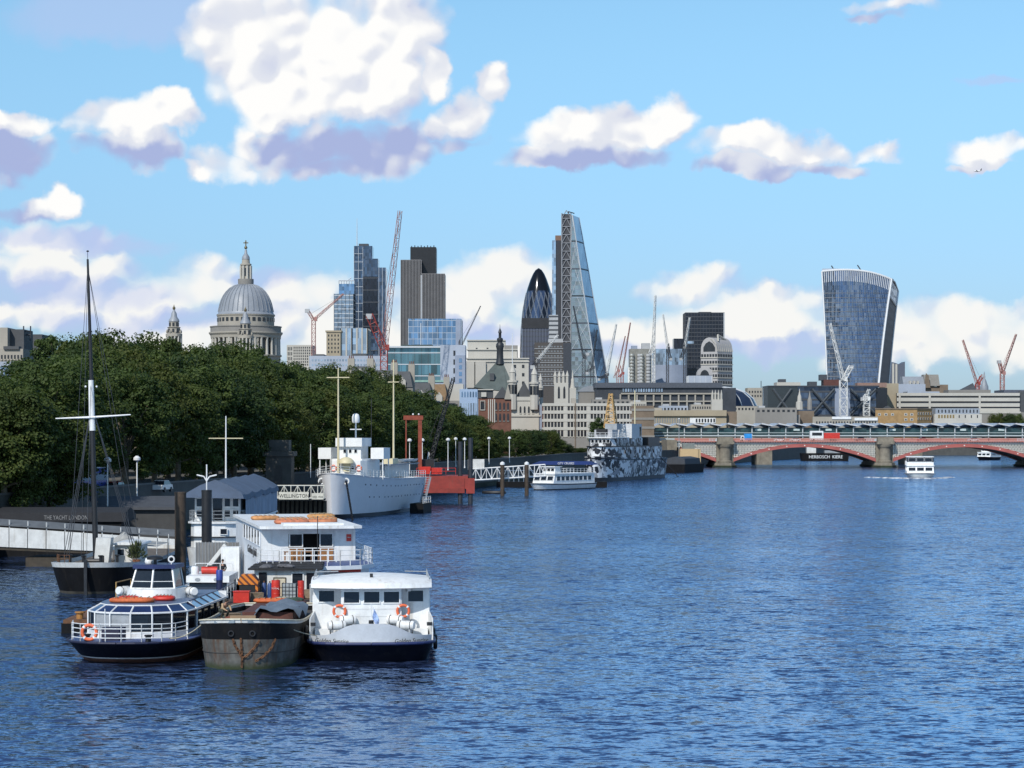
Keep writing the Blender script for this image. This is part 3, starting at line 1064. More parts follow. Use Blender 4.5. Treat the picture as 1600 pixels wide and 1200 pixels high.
window(work, 1.35, 9.17, 2.9, 0.7, 0.85, fr=0.07)
MB().box(1.95, 2.62, 9.12, 9.19, 1.8, 3.35).build('open_doorway', GLASS_D, work)
gate = MB()
for k in range(9):
    gate.bar((2.9, 1.0 + 0.28 * k, 1.8), (2.9, 1.0 + 0.28 * k, 3.1), 0.04, 4)
gate.bar((2.9, 0.9, 3.1), (2.9, 3.4, 3.1), 0.05).bar((2.9, 0.9, 1.95), (2.9, 3.4, 1.95), 0.05)
gate.build('side_gate', WHITE_D, work)
sr = MB().rail([(-2.85, 0.5, 1.8), (-2.85, 8.5, 1.8)], 0.95, 0.035, 2, 1.6)
sr.build('side_rail', GREY_P, work)
drum_m = MB().lathe([(0.29, 0), (0.29, 0.28), (0.305, 0.30), (0.29, 0.32), (0.29, 0.58), (0.305, 0.60), (0.29, 0.62), (0.29, 0.88), (0.28, 0.90)], 16).mesh('drum', RED_P, 35)
lid_m = MB().lathe([(0.27, 0.885), (0.27, 0.905)], 16).lathe([(0.05, 0.9), (0.05, 0.93)], 8, (0.12, 0, 0)).mesh('lid', mp('dark_red', (0.25, 0.02, 0.015), 0.5))


def drum(x, y, label, s=1.0, txt=False):
    o = thing('oil_drum', label, 'drum', (cxw + x, Yw + y, 1.79), 0, 'red drums on the work boat')
    place('drum', drum_m, o, scale=(s, s, 1.45))
    place('lid', lid_m, o, scale=(s, s, 1.45))
    if txt:
        text('marking', 'TOTAL', WHITE_P, o, (0.0, -0.31 * s, 0.72), 0.16, depth=0.006)
    return o


drum(0.25, 5.6, 'large red oil drum with white marking in the middle of the work boat deck', 1.0, True)
drum(1.95, 5.0, 'slim red drum at the right of the work boat deck', 0.72)
ibc = thing('tank_cage', 'pale plastic tank in a wire cage between the two red drums', 'tank', (cxw + 1.1, Yw + 6.2, 1.79))
MB().box(-0.42, 0.42, -0.45, 0.45, 0.15, 1.05).build('tank', paint('milky_plastic', (0.30, 0.34, 0.36), 0.5), ibc)
m = MB()
for k in range(5):
    a = -0.46 + 0.23 * k
    m.bar((a, -0.49, 0.1), (a, -0.49, 1.1), 0.015, 4).bar((-0.46, a, 0.1), (-0.46, a, 1.1), 0.015, 4).bar((0.46, a, 0.1), (0.46, a, 1.1), 0.015, 4)
    m.bar((-0.46, -0.49, 0.1 + 0.25 * k), (0.46, -0.49, 0.1 + 0.25 * k), 0.015, 4)
m.build('cage', CABLE, ibc)
MB().box(-0.48, 0.48, -0.5, 0.5, 0, 0.13).build('pallet', TIMBER, ibc)
cr = thing('crate', 'square red crate on the left of the work boat deck', 'crate', (cxw - 1.75, Yw + 3.6, 1.79))
MB().box(-0.5, 0.5, -0.4, 0.4, 0, 0.68).build('box', RED_P, cr)
MB().box(-0.53, 0.53, -0.43, 0.43, 0.68, 0.74).build('lid', RED_P, cr)
st_m, t, b = principled('hazard_stripes')
pos = t.new('ShaderNodeNewGeometry').outputs['Position']
ax_, ay_, az_ = t.sep(pos)
w_ = t.m('FRACT', t.m('MULTIPLY', t.m('ADD', t.m('ADD', ax_, az_), 0.1), 2.3))
t.l.new(t.mix(t.rng(w_, 0.55, 0.6), (0.62, 0.19, 0.02), (0.12, 0.035, 0.02)), b.inputs['Base Color'])
gn = thing('generator', 'generator under an orange and black striped hood on the work boat', 'generator', (cxw - 1.65, Yw + 7.0, 1.79))
MB().box(-0.6, 0.45, -0.5, 0.5, 0, 1.1).build('body', BLACKM, gn)
MB().prismy([(-0.66, 0.95), (0.60, 0.95), (0.66, 1.15), (0.30, 1.62), (-0.45, 1.62), (-0.7, 1.2)], -0.55, 0.55).build('striped_hood', st_m, gn)
MB().prismy([(0.46, 0.1), (0.62, 0.1), (0.62, 0.95), (0.46, 0.95)], -0.5, 0.5).build('striped_leg', st_m, gn)
bl = thing('blue_pile', 'blue steel post between the river bus and the work boat', 'post', (XX(343, 152), 152, 0))
MB().lathe([(0.21, -1.5), (0.21, 3.55)], 12).build('shaft', paint('blue_black_steel', (0.012, 0.018, 0.06), 0.5, 0.3), bl, smooth=40)
MB().lathe([(0.22, 3.3), (0.22, 3.9), (0.19, 3.95)], 12).build('cap', paint('bright_blue', (0.025, 0.05, 0.26), 0.5), bl, smooth=40)

# deck clutter on the two working boats
tyre_m = MB().torus((0, 0, 0), 0.34, 0.13, 'x', 14, 6).mesh('tyre_fender', BLACKM, 50)
for k in range(5):
    for s in (-1, 1):
        place('tyre_fender', tyre_m, work, (s * 3.14, 2.5 + 4.4 * k, 1.0))
        if k < 3:
            place('tyre_fender', tyre_m, barge, (s * 2.9, 7 + 4.4 * k, 1.4))


def clutter(kind, base, x, y, z, label, rz=0.0):
    o = thing(kind, label, kind.split('_')[-1], (base[0] + x, base[1] + y, z), rz)
    if kind == 'gas_bottle':
        MB().lathe([(0.15, 0), (0.16, 0.05), (0.16, 0.85), (0.09, 1.0)], 12).build('cylinder', mp('bottle_blue', (0.03, 0.07, 0.20), 0.5), o, smooth=40)
        MB().lathe([(0.05, 1.0), (0.05, 1.12)], 8).build('valve', RUST, o)
    elif kind == 'wooden_box':
        MB().box(-0.4, 0.4, -0.3, 0.3, 0, 0.5).build('body', mp('weathered_box', (0.20, 0.15, 0.10), 0.85, 0.35, 3.0), o)
        MB().box(-0.42, 0.42, -0.32, 0.32, 0.5, 0.56).build('lid', mp('weathered_box', (0.2, 0.15, 0.1)), o)
    elif kind == 'rope_coil':
        m = MB()
        for q_ in range(4):
            m.torus((0, 0, 0.06 + 0.09 * q_), 0.42 - 0.04 * q_, 0.055, 'z', 14, 5)
        m.build('coil', ROPE, o, smooth=60)
    elif kind == 'bucket':
        MB().lathe([(0.14, 0), (0.19, 0.34), (0.17, 0.34), (0.13, 0.03)], 12).build('pail', GREY_P, o, smooth=40)
        MB().torus((0, 0, 0.34), 0.17, 0.012, 'y', 10, 4, 0, PI).build('handle', CABLE, o)
    elif kind == 'folded_sheet':
        m = MB()
        for q_ in range(7):
            m.ball((0.25 * math.sin(q_ * 2.1), 0.22 * math.cos(q_ * 1.7), 0.16), 0.3, 8, 5, 1.2, 1.0, 0.6)
        m.build('bundle', mp('green_sheet', (0.04, 0.07, 0.05), 0.9, 0.4, 4.0), o, smooth=True)
    return o


WKB, BGB = (cxw, Yw), (cxb, Yc)
clutter('gas_bottle', WKB, -0.35, 7.6, 1.79, 'blue gas bottle left of the large red drum on the work boat')
clutter('gas_bottle', WKB, -0.75, 7.8, 1.79, 'second blue gas bottle beside the work boat doorway')
clutter('wooden_box', WKB, -0.9, 4.6, 1.79, 'weathered wooden box right of the red crate on the work boat', 0.3)
clutter('wooden_box', WKB, 2.3, 7.6, 1.79, 'weathered wooden box by the right doorway of the work boat', -0.2)
clutter('rope_coil', WKB, 0.9, 3.0, 1.79, 'coil of pale rope in front of the drums on the work boat')
clutter('rope_coil', BGB, 1.3, 4.6, 1.72, 'coil of pale rope on the right foredeck of the rusty barge')
clutter('bucket', WKB, -0.4, 2.6, 1.79, 'grey bucket on the open deck of the work boat')
clutter('folded_sheet', WKB, 1.7, 3.4, 1.79, 'bundled dark green sheet below the slim red drum')
clutter('folded_sheet', BGB, -2.0, 12.0, 1.72, 'bundled dark green sheet on the left side deck of the rusty barge')
clutter('wooden_box', BGB, -1.7, 10.6, 1.72, 'weathered wooden box behind the crouching person on the barge', 0.5)

# ---- white passenger boat at the front right
Yg = 131.0
gx = XX(580, Yg)
GR = R(3.2)
gs = thing('passenger_boat', 'white passenger boat with navy hull and five front windows, nearest on the right', 'boat', (gx, Yg, 0), GR)
GM = Matrix.Translation((gx, Yg, 0)) @ Matrix.Rotation(GR, 4, 'Z')
hg = Hull(28, 3.55, 1.02, 1.12, 1.1, 2.6, p=2.8, bwl=0.88, rake=1.0, sternL=4)
hg.band('hull', NAVY, gs, -0.9, 0.95, m=5)
hg.strip('rubbing_strake', paint('blue_strake', (0.02, 0.03, 0.10), 0.5), gs, 0.96, 0.09)
hg.deck('deck', GREY_P, gs, 1.0)
grey_bul = paint('pale_grey_bulwark', (0.52, 0.54, 0.57), 0.45, 0.1, 1.0)
# bulwark, swept up high in the middle
rings = []
for i in range(41):
    u = -1 + 2 * i / 40
    x = 3.35 * u
    zt = 1.46 + 0.72 / (1 + math.exp((abs(x) - 1.75) * 3.2))
    p = on_bow(hg, x, 1.0, 0.0) if abs(x) < 3.3 else (x, 2.2, 1.05)
    y = 0.25 + 0.85 * (abs(u) ** 2.4) * 1.6
    rings.append([(x, y, 1.02), (x * 1.005, y - 0.10, (1.02 + zt) / 2), (x * 1.01, y - 0.18, zt), (x * 1.01, y - 0.10, zt), (x * 0.99, y + 0.04, 1.04)])
MB().loft(rings).build('bulwark', grey_bul, gs, smooth=50)
# cabin front: middle bay stands forward, recessed bays either side
CW = WHITE_P
MB().box(-1.72, 1.70, 3.2, 3.5, 1.0, 3.98).build('front_bay', CW, gs)
for s in (-1, 1):
    MB().box(*sorted((s * 1.71, s * 3.22)), 4.1, 4.3, 1.0, 3.98).build('front_wall', CW, gs)
    MB().add([(s * 3.22, 4.1, 1.0), (s * 3.42, 2.2, 1.0), (s * 3.42, 2.2, 2.3), (s * 3.22, 4.1, 2.6), (s * 3.30, 4.1, 1.0), (s * 3.47, 2.2, 1.0), (s * 3.47, 2.2, 2.3), (s * 3.30, 4.1, 2.6)],
             [(0, 1, 2, 3), (4, 5, 6, 7), (0, 1, 5, 4), (1, 2, 6, 5), (2, 3, 7, 6)]).build('side_bulwark', CW, gs)
    MB().box(*sorted((s * 3.22, s * 3.30)), 4.1, 7.2, 1.0, 3.9).build('side_wall', CW, gs)
    for k in range(2):
        window(gs, s * 3.31, 5.0 + 1.4 * k, 3.0, 1.0, 0.8, rz=s * PI / 2, fr=0.05)
    MB().box(*sorted((s * 3.3, s * 3.36)), 7.2, 26, 1.0, 1.75).build('aft_bulwark', CW, gs)
    MB().box(*sorted((s * 1.72, s * 3.2)), 3.2, 4.1, 1.03, 1.62).build('side_locker', CW, gs)
    lifebuoy(GM @ Vector((s * 1.80, 3.08, 2.66)), GR, 'orange lifebuoy on the %s of the white boat front with five windows' % ('left' if s < 0 else 'right'), 0.33)
    canister(GM @ Vector((s * 1.95, 2.5, 1.52)), s * R(-18), 'outer white liferaft canister on the %s foredeck of the white five-window boat' % ('left' if s < 0 else 'right'), 1.0, 0.26)
    canister(GM @ Vector((s * 1.35, 2.95, 1.80)), s * R(-18), 'inner white liferaft canister on the %s foredeck of the white five-window boat' % ('left' if s < 0 else 'right'), 0.95, 0.25)
    fr2 = MB()
    for k in range(2):
        fr2.bar((s * (1.6 + 0.7 * k), 2.5, 1.02), (s * (1.6 + 0.7 * k), 2.5, 1.6), 0.04).bar((s * (1.2 + 0.5 * k), 2.95, 1.02), (s * (1.2 + 0.5 * k), 2.95, 1.9), 0.04)
    fr2.build('raft_stand', BLACKM, gs)
    text('boat_name', 'Golden Sunrise', BLACKM, gs, (s * 2.22, 0.50, 1.10), 0.34, rot=(R(84), 0, s * R(26)), depth=0.012, shear=0.25)
for x, yy in ((-2.55, 4.09), (-1.12, 3.19), (0.02, 3.19), (1.14, 3.19), (2.52, 4.09)):
    window(gs, x, yy, 3.44, 0.86, 0.62, fr=0.06, frame=CW)
lm = MB()
for k in range(4):
    lm.box(-1.70, 1.68, 3.185, 3.199, 1.5 + 0.42 * k, 1.515 + 0.42 * k)
lm.build('plank_seams', paint('grey_seam_strip', (0.45, 0.45, 0.45), 0.6), gs)  # thin grey strips across the front bay
MB().lathe([(0.13, 0), (0.13, 0.12), (0.22, 0.16)], 12).build('horn', WHITE_P, gs, smooth=40, loc=(2.12, 4.0, 3.72))
# roof with a curved brow
brow = MB()
rr_ = []
for i in range(25):
    u = -1 + 2 * i / 24
    x = 3.42 * u
    ye = 2.35 + 0.9 * abs(u) ** 2.2
    rr_.append([(x, ye, 3.98), (x, ye + 0.10, 4.28 - 0.10 * u * u), (x, ye + 0.55, 4.52 - 0.16 * u * u), (x, 5.5, 4.66 - 0.22 * u * u), (x, 7.4, 4.60 - 0.22 * u * u), (x, 7.4, 3.93), (x, ye + 0.2, 3.93)])
brow.loft(rr_, closed=True, caps=True)
brow.build('roof', CW, gs, smooth=35)
rr2 = MB()
for s in (-1, 1):
    rr2.bar((s * 3.3, 4.0, 4.42), (s * 3.2, 4.8, 4.78), 0.03).bar((s * 3.2, 4.8, 4.78), (s * 3.2, 7.3, 4.78), 0.03).bar((s * 3.2, 4.8, 4.78), (s * 1.9, 4.8, 4.82), 0.03)
    for k in range(3):
        rr2.bar((s * 3.2, 5.4 + 0.9 * k, 4.4), (s * 3.2, 5.4 + 0.9 * k, 4.78), 0.025)
rr2.build('roof_rail', GREY_P, gs)
MB().box(-0.09, 0.09, 3.4, 3.6, 4.55, 4.76).build('masthead_lamp', BLACKM, gs)
MB().box(-0.1, 0.1, 1.0, 1.2, 1.0, 2.35).bar((0, 1.1, 2.3), (0, 1.1, 3.2), 0.03).build('jackstaff', WHITE_P, gs)
fl = thing('flag', 'small limp blue and white flag on the bow of the white five-window boat', 'flag', (gx + 0.05, Yg + 1.05, 2.1))
fm = MB().loft([[(0.04 * math.sin(j * 1.3) + 0.30 * i / 5, -0.05 * math.sin(i * 1.6 + j * 0.7), 0.95 - 0.15 * j - 0.12 * i) for i in range(6)] for j in range(6)])
fm.build('cloth', paint('blue_white_flag', (0.28, 0.38, 0.62), 0.8, 0.6, 5.0), fl, smooth=True)
for s in (-1, 1):
    MB().box(s * 3.27 - 0.15, s * 3.27 + 0.15, 2.14, 2.20, 1.9, 2.1).build('fairlead', BLACKM, gs)
mast = MB().lathe([(0.14, 0), (0.14, 0.35)], 10, (0.0, 0.42, 2.0)).build('bollard', BLACKM, gs)
MB().box(-3.2, 3.2, 7.1, 7.2, 1.0, 3.9).build('cabin_back', CW, gs)
fend = MB().torus((0, 0, 0), 0.33, 0.13, 'x', 12, 6).mesh('tyre_fender', BLACKM, 50)
for k in range(4):
    place('tyre_fender', fend, gs, (3.66, 5 + 4.5 * k, 0.75))

# mooring lines
def line(name, a, b2, sag, label, r=0.03):
    a, b2 = Vector(a), Vector(b2)
    o = thing(name, label, 'rope', a)
    pts = []
    for i in range(9):
        u = i / 8
        p = a.lerp(b2, u) - a
        p.z -= sag * 4 * u * (1 - u)
        pts.append(p)
    MB().path(pts, r, 5).build('rope', ROPE, o, smooth=60)


line('mooring_line', (cxb + 1.9, Yc + 2.0, 2.4), (gx - 2.6, Yg + 1.8, 1.35), 0.2, 'pale mooring line from the rusty barge to the white five-window boat')
line('mooring_line', (cxb - 2.3, Yc + 2.4, 2.4), BM @ Vector((2.6, 1.6, 1.4)), 0.25, 'pale mooring line from the rusty barge to the navy river bus')

# ---- larger white passenger boat behind, with an open upper foredeck
Yj = 162.0
gj = thing('passenger_boat', 'large two-deck white passenger boat with open front deck behind the work boat', 'boat', (XX(503, Yj), Yj, 0.22), R(11))
hj = Hull(34, 4.1, 1.3, 1.4, 1.3, 3.5, p=2.6, bwl=0.9, rake=1.0, sternL=5)
hj.band('hull', NAVY, gj, -0.9, 1.0, m=3)
hj.deck('main_deck', GREY_P, gj, 0.98)
JW = paint('white_superstructure', (0.66, 0.69, 0.73), 0.4, 0.08, 0.8, streak=0.15, scol=(0.4, 0.38, 0.34))
MB().prism([(-3.5, 33), (-3.5, 4.2), (-2.4, 2.6), (2.4, 2.6), (3.8, 4.2), (3.8, 33)], 1.28, 3.1).build('lower_cabin', JW, gj)
for x, w_ in ((-1.6, 0.8), (-0.5, 0.8), (0.6, 0.8), (1.7, 0.8)):
    window(gj, x, 2.58, 2.3, w_, 0.8)
MB().box(-1.0, -0.62, 2.50, 2.57, 1.5, 2.5).box(0.9, 3.0, 2.50, 2.57, 2.82, 3.05).build('red_panel', RED_P, gj)
deckp = [(-3.52, 33), (-3.52, 7.4), (-4.05, 6.2), (-4.05, 3.2), (-2.9, 1.2), (-1.4, 0.55), (1.4, 0.55), (2.9, 1.2), (4.05, 3.2), (4.05, 33)]
MB().prism(deckp, 3.1, 3.36).build('upper_deck_edge', JW, gj)
MB().prism([(x * 0.97, 0.3 + y * 0.975) for x, y in deckp], 3.36, 3.385).build('upper_deck', DECK_B, gj)
# upper saloon
MB().box(-3.5, -1.55, 7.5, 7.75, 3.38, 5.7).box(1.65, 3.25, 7.5, 7.75, 3.38, 5.7).box(-1.55, 1.65, 7.5, 7.75, 5.3, 5.7).build('saloon_front', WHITE_P, gj)
MB().box(-3.5, -3.25, 7.75, 31, 3.38, 5.7).build('saloon_side', JW, gj)
MB().box(3.0, 3.25, 7.75, 31, 3.38, 5.7).build('saloon_side', JW, gj)
MB().box(-3.0, 3.0, 9.6, 9.8, 3.38, 5.6).build('saloon_partition', paint('dark_interior', (0.02, 0.017, 0.015), 0.7), gj)
for k in range(6):
    window(gj, -3.512, 9.6 + 2.5 * k, 4.95, 1.9, 1.05, rz=-PI / 2, frame=JW, fr=0.05)
for k in range(3):
    window(gj, -3.512, 8.0 + 2.6 * k, 2.35, 1.0, 0.8, rz=-PI / 2, frame=JW, fr=0.06)
wood = paint('varnished_wood', (0.30, 0.14, 0.05), 0.4, 0.3)
for x in (-1.02, 1.15):
    window(gj, x, 7.42, 4.85, 0.85, 0.85, fr=0.07)
    MB().box(x - 0.5, x + 0.5, 7.40, 7.5, 3.40, 4.34).build('door_panel', wood, gj)
MB().prism([(-3.7, 6.5), (-3.1, 6.25), (3.0, 6.25), (3.6, 6.5), (3.6, 31.5), (-3.7, 31.5)], 5.7, 5.9).build('saloon_roof', WHITE_P, gj)
MB().box(-1.9, 2.4, 7.4, 9.4, 5.9, 6.05).build('roof_hatch', WHITE_P, gj)
MB().box(2.6, 2.95, 7.44, 7.5, 4.75, 5.25).build('fire_box', RED_P, gj)
MB().lathe([(0.12, 0), (0.14, 0.02), (0.1, 0.05)], 8, (2.77, 7.43, 5.0)).build('emblem', WHITE_P, gj)
MB().rail([(-3.9, 6.1, 3.38), (-3.9, 3.2, 3.38), (-2.8, 1.3, 3.38), (-1.35, 0.7, 3.38), (1.35, 0.7, 3.38), (2.8, 1.3, 3.38), (3.9, 3.2, 3.38), (3.9, 14, 3.38)], 1.05, 0.032, 3, 0.85).build('deck_rail', WHITE_P, gj)
MB().rail([(-2.3, 5.2, 3.38), (1.6, 5.2, 3.38)], 1.0, 0.045, 2, 0.55).build('inner_rail', WHITE_P, gj)
for x in (-1.6, -0.4, 0.8):
    tb = thing('deck_table', 'small wooden table standing on the upper front deck, %s of three' % {-1.6: 'leftmost', -0.4: 'middle', 0.8: 'rightmost'}[x], 'table', gj.matrix_basis @ Vector((x, 6.2, 3.385)), R(11), 'tables on the upper deck')
    MB().box(-0.4, 0.4, -0.35, 0.35, 0.68, 0.73).build('table_top', wood, tb)
    for sx in (-1, 1):
        for sy in (-1, 1):
            MB().bar((sx * 0.33, sy * 0.28, 0), (sx * 0.33, sy * 0.28, 0.68), 0.03, 5).build('leg', wood, tb)
text('boat_name', 'Golden Jubilee', BLACKM, gj, (-3.53, 14.5, 3.50), 0.85, rot=(R(90), 0, -PI / 2), depth=0.012, align='CENTER', shear=0.2, sx=1.9)
gm = gj.matrix_basis
for k, (x, y, sx, sy) in enumerate(((-1.0, 10.8, 1.1, 0.6), (1.2, 11.2, 1.0, 0.6), (-0.6, 14.6, 1.0, 0.6), (1.8, 15.4, 0.9, 0.6), (-2.2, 19.0, 0.9, 0.6), (2.4, 22.0, 0.9, 0.6))):
    life_float(gm @ Vector((x, y, 5.9)), sx, sy, 0.19, '%s orange life float on the roof of the two-deck boat' % ('front left', 'front right', 'middle left', 'middle right', 'rear left', 'rear right')[k], R(11 + 6 * (k % 3)), paint('faded_orange_%d' % k, (0.48, 0.17 + 0.015 * k, 0.09), 0.8, 0.35, 3.0, streak=0.3))
MB().bar((-0.2, 0.9, 3.4), (-0.2, 0.9, 6.8), 0.03, 5).build('jackstaff', BLACKM, gj)

# ================================================================== left bank moorings
# ---- black-hulled sailing vessel with the tall mast
Yv = 186.0
vx = XX(134, Yv)
sv_ = thing('sailing_barge', 'black-hulled old sailing vessel with white rail and very tall mast on the left', 'boat', (vx, Yv, 0))
hv = Hull(32, 3.5, 2.15, 2.55, 2.4, 5.5, p=2.5, bwl=0.82, rake=0.9, sternL=6, sternk=0.3)
hv.band('hull', BLACK, sv_, 0.08, 0.84, m=4)
hv.band('waterline_weed', paint('weedy_waterline', (0.07, 0.06, 0.045), 0.9, 0.4), sv_, -0.9, 0.08)
hv.band('white_rail', WHITE_D, sv_, 0.84, 1.0, off=0.02, m=2)
hv.deck('deck', paint('worn_planking', (0.12, 0.10, 0.08), 0.8, 0.3), sv_, 0.86)
MB().prismx([(-0.10, -0.5), (0.12, -0.5), (0.12, 2.75), (-0.25, 2.75)], -0.12, 0.12).build('stem_post', BLACKM, sv_)
MB().prismy([(-0.3, 2.0), (0.85, 2.0), (1.1, 4.25), (-0.1, 4.25)], 5.2, 6.6).build('companionway', WHITE_D, sv_)
MB().box(1.1, 3.0, 7.0, 12.0, 1.9, 3.6).build('deckhouse', WHITE_D, sv_)
for k in range(2):
    window(sv_, 1.6 + 0.9 * k, 6.98, 3.0, 0.55, 0.5, fr=0.05)
MB().prismy([(0.8, 3.6), (3.3, 3.6), (3.2, 3.72), (2.0, 3.85), (0.9, 3.72)], 6.6, 12.4).build('deckhouse_roof', WHITE_P, sv_)
wl = MB().bar((-0.7, 3.6, 2.45), (0.7, 3.6, 2.45), 0.22, 10)
wl.box(-0.8, -0.62, 3.4, 3.8, 1.9, 2.9).box(0.62, 0.8, 3.4, 3.8, 1.9, 2.9)
wl.build('windlass', BLACKM, sv_)
MB().rail([(-3.2, 5, 2.35), (-2.5, 2.4, 2.4), (-1.5, 1.2, 2.45)], 0.6, 0.03, 2, 1.0).build('bow_rail', RUST, sv_)
bp = MB().lathe([(0.12, 0), (0.12, 0.75), (0.2, 0.8), (0.2, 0.9)], 8).mesh('bollard', BLACKM, 40)
for x, y in ((-0.6, 2.3), (0.75, 2.4), (1.9, 3.4), (-1.9, 3.6)):
    place('bollard', bp, sv_, (x, y, 2.1))
mY = 193.0 - Yv
mb0 = Vector((XX(150, 193) - vx, mY, 1.9))
mt = Vector((XX(137, 193) - vx, mY, ZZ(405, 193)))


def along(z):
    return mb0.lerp(mt, (z - mb0.z) / (mt.z - mb0.z))


z1_, z2_ = ZZ(668, 193), ZZ(594, 193)
MB().bar(mb0, along(z1_), 0.24, 10, 0.21).build('lower_mast', BLACKM, sv_, smooth=50)
MB().bar(along(z1_ - 0.25), along(z2_), 0.27, 10, 0.22).build('mast_doubling', WHITE_P, sv_, smooth=50)
MB().bar(along(z2_ - 0.3) + Vector((0, 0.2, 0)), mt, 0.17, 10, 0.09).build('topmast', BLACKM, sv_, smooth=50)
MB().bar(mt, mt + Vector((0, 0, 0.7)), 0.02, 4).lathe([(0.09, 0), (0.12, 0.06), (0.05, 0.12)], 8, mt + Vector((0, 0, 0.6))).build('truck', BLACKM, sv_)
yz = ZZ(652, 193)
c_ = along(yz)
MB().bar((XX(88, 193) - vx, mY - 0.3, ZZ(654, 193)), (c_.x, mY - 0.3, yz), 0.05, 6, 0.10).bar((c_.x, mY - 0.3, yz), (XX(205, 193) - vx, mY - 0.3, ZZ(648, 193)), 0.10, 6, 0.05).build('yard', WHITE_P, sv_)
for s in (-1, 1):
    MB().ball(along(ZZ(604, 193)) + Vector((s * 0.45, 0, 0)), 0.09, 6, 5).build('mast_light', WHITE_P, sv_)
    for k in range(2):
        MB().bar(mt - Vector((0, 0, 0.6)), (s * (3.0 - 0.8 * k) + 0.2, mY + 1.0 + k, 2.4), 0.022, 3).build('shroud', CABLE, sv_)
    for k in range(3):
        MB().bar(along(z2_ - 2), (s * 2.9, mY - 1 + 1.2 * k, 2.4), 0.03, 3).build('lower_shroud', CABLE, sv_)
MB().bar(along(z2_), (0, 0.3, 2.6), 0.022, 3).build('forestay', CABLE, sv_)
pt_ = thing('potted_shrub', 'shaggy potted shrub on the side deck of the black sailing vessel', 'plant', (vx + 3.0, Yv + 6.2, 2.0))
MB().lathe([(0.25, 0), (0.34, 0.45), (0.30, 0.45)], 10).build('pot', paint('terracotta', (0.25, 0.10, 0.05), 0.8), pt_)
leafm = paint('shrub_leaf', (0.05, 0.065, 0.02), 0.7, 0.5, 6.0)
lv = MB()
rnd = random.Random(3)
for k in range(260):
    a, e = rnd.random() * 6.28, rnd.random() * 1.5
    r = 0.95 * rnd.random() ** 0.5
    c = Vector((r * math.cos(a) * math.cos(e) * 0.8, r * math.sin(a) * math.cos(e) * 0.8, 0.55 + 1.35 * r * math.sin(e)))
    d = (c - Vector((0, 0, 0.4))).normalized() * 0.28
    s_ = d.cross(Vector((rnd.random() - 0.5, rnd.random() - 0.5, rnd.random() - 0.5))).normalized() * 0.06
    lv.add([c - s_, c + s_, c + d * 1.4], [(0, 1, 2)])
lv.build('foliage', leafm, pt_)
aw_ = thing('awning', 'cream peaked awning over the after deck of the black sailing vessel', 'awning', (vx + 1.2, Yv + 15, 0))
pk = [(-2.4, -3.5, 3.9), (2.6, -3.2, 3.9), (2.7, 3, 4.0), (-2.2, 3.2, 4.0)]
am = MB()
N = 8
rows = []
for j in range(N + 1):
    row = []
    for i in range(N + 1):
        u, v_ = i / N, j / N
        p = Vector(pk[0]).lerp(Vector(pk[1]), u).lerp(Vector(pk[3]).lerp(Vector(pk[2]), u), v_)
        dd = math.hypot(u - 0.35, v_ - 0.4)
        p.z += 1.3 * math.exp(-dd * 7.0) + 0.15 * math.sin(u * PI) - 0.7
        row.append(p)
    rows.append(row)
am.loft(rows)
am.build('canvas', paint('cream_canvas', (0.40, 0.39, 0.36), 0.8, 0.2), aw_, smooth=True)
for p in pk:
    MB().bar((p[0], p[1], 1.9), (p[0], p[1], p[2]), 0.04, 5).build('pole', WHITE_D, aw_)

# ---- rusty raft between the two
rf_ = thing('raft', 'low rusty brown raft beside the navy river bus', 'raft', (-26.9, 150.5, 0))
MB().box(-1.75, 1.6, 0, 25, -0.4, 0.62).build('hull', BLACK, rf_)
MB().box(-1.65, 1.5, 0.1, 24.9, 0.62, 0.85).build('deck', RUST, rf_)
hs = MB()
rnd = random.Random(5)
for k in range(20):
    hs.ball((-0.9 + rnd.random() * 1.6, 3 + rnd.random() * 19, 0.85), 0.5, 7, 4, 1.2, 1.6, 0.5)
hs.build('cable_heap', RUST, rf_)
MB().lathe([(0.22, 0), (0.22, 0.35), (0.33, 0.38), (0.33, 0.46)], 10, (-0.75, 1.0, 0.85)).build('bollard', paint('ochre_paint', (0.35, 0.16, 0.04), 0.7), rf_)
MB().rail([(-0.6, 14, 0.85), (-0.2, 18, 0.85)], 1.5, 0.06, 2, 3.5).build('hand_rail', paint('ochre_rail', (0.32, 0.2, 0.07), 0.6), rf_)

# ---- covered gangway running in from the left
Yk = 225.0
gw = thing('covered_gangway', 'white panelled gangway with grey canopy running in from the left edge', 'gangway', (XX(0, Yk), Yk, 0))


def gz(px, a, b2):
    return a + (b2 - a) * px / 275.0


xs = [-160 + 29 * k for k in range(16)]
for k in range(15):
    p0, p1 = xs[k] + 0.6, xs[k + 1] - 0.6
    q0, q1 = XX(p0, Yk) - XX(0, Yk), XX(p1, Yk) - XX(0, Yk)
    MB().add([(q0, 0, gz(p0, 1.9, 1.15)), (q1, 0, gz(p1, 1.9, 1.15)), (q1, 0, gz(p1, 3.75, 2.62)), (q0, 0, gz(p0, 3.75, 2.62)),
              (q0, 0.12, gz(p0, 1.9, 1.15)), (q1, 0.12, gz(p1, 1.9, 1.15)), (q1, 0.12, gz(p1, 3.75, 2.62)), (q0, 0.12, gz(p0, 3.75, 2.62))],
             [(0, 1, 2, 3), (4, 5, 6, 7), (0, 1, 5, 4), (2, 3, 7, 6), (0, 3, 7, 4), (1, 2, 6, 5)]).build('side_panel', WHITE_D, gw)
    MB().bar((q0, 0.06, gz(p0, 3.75, 2.62)), (q0, 0.06, gz(p0, 4.5, 3.4)), 0.06, 4).build('post', WHITE_D, gw)
a, b2 = XX(-160, Yk) - XX(0, Yk), XX(275, Yk) - XX(0, Yk)
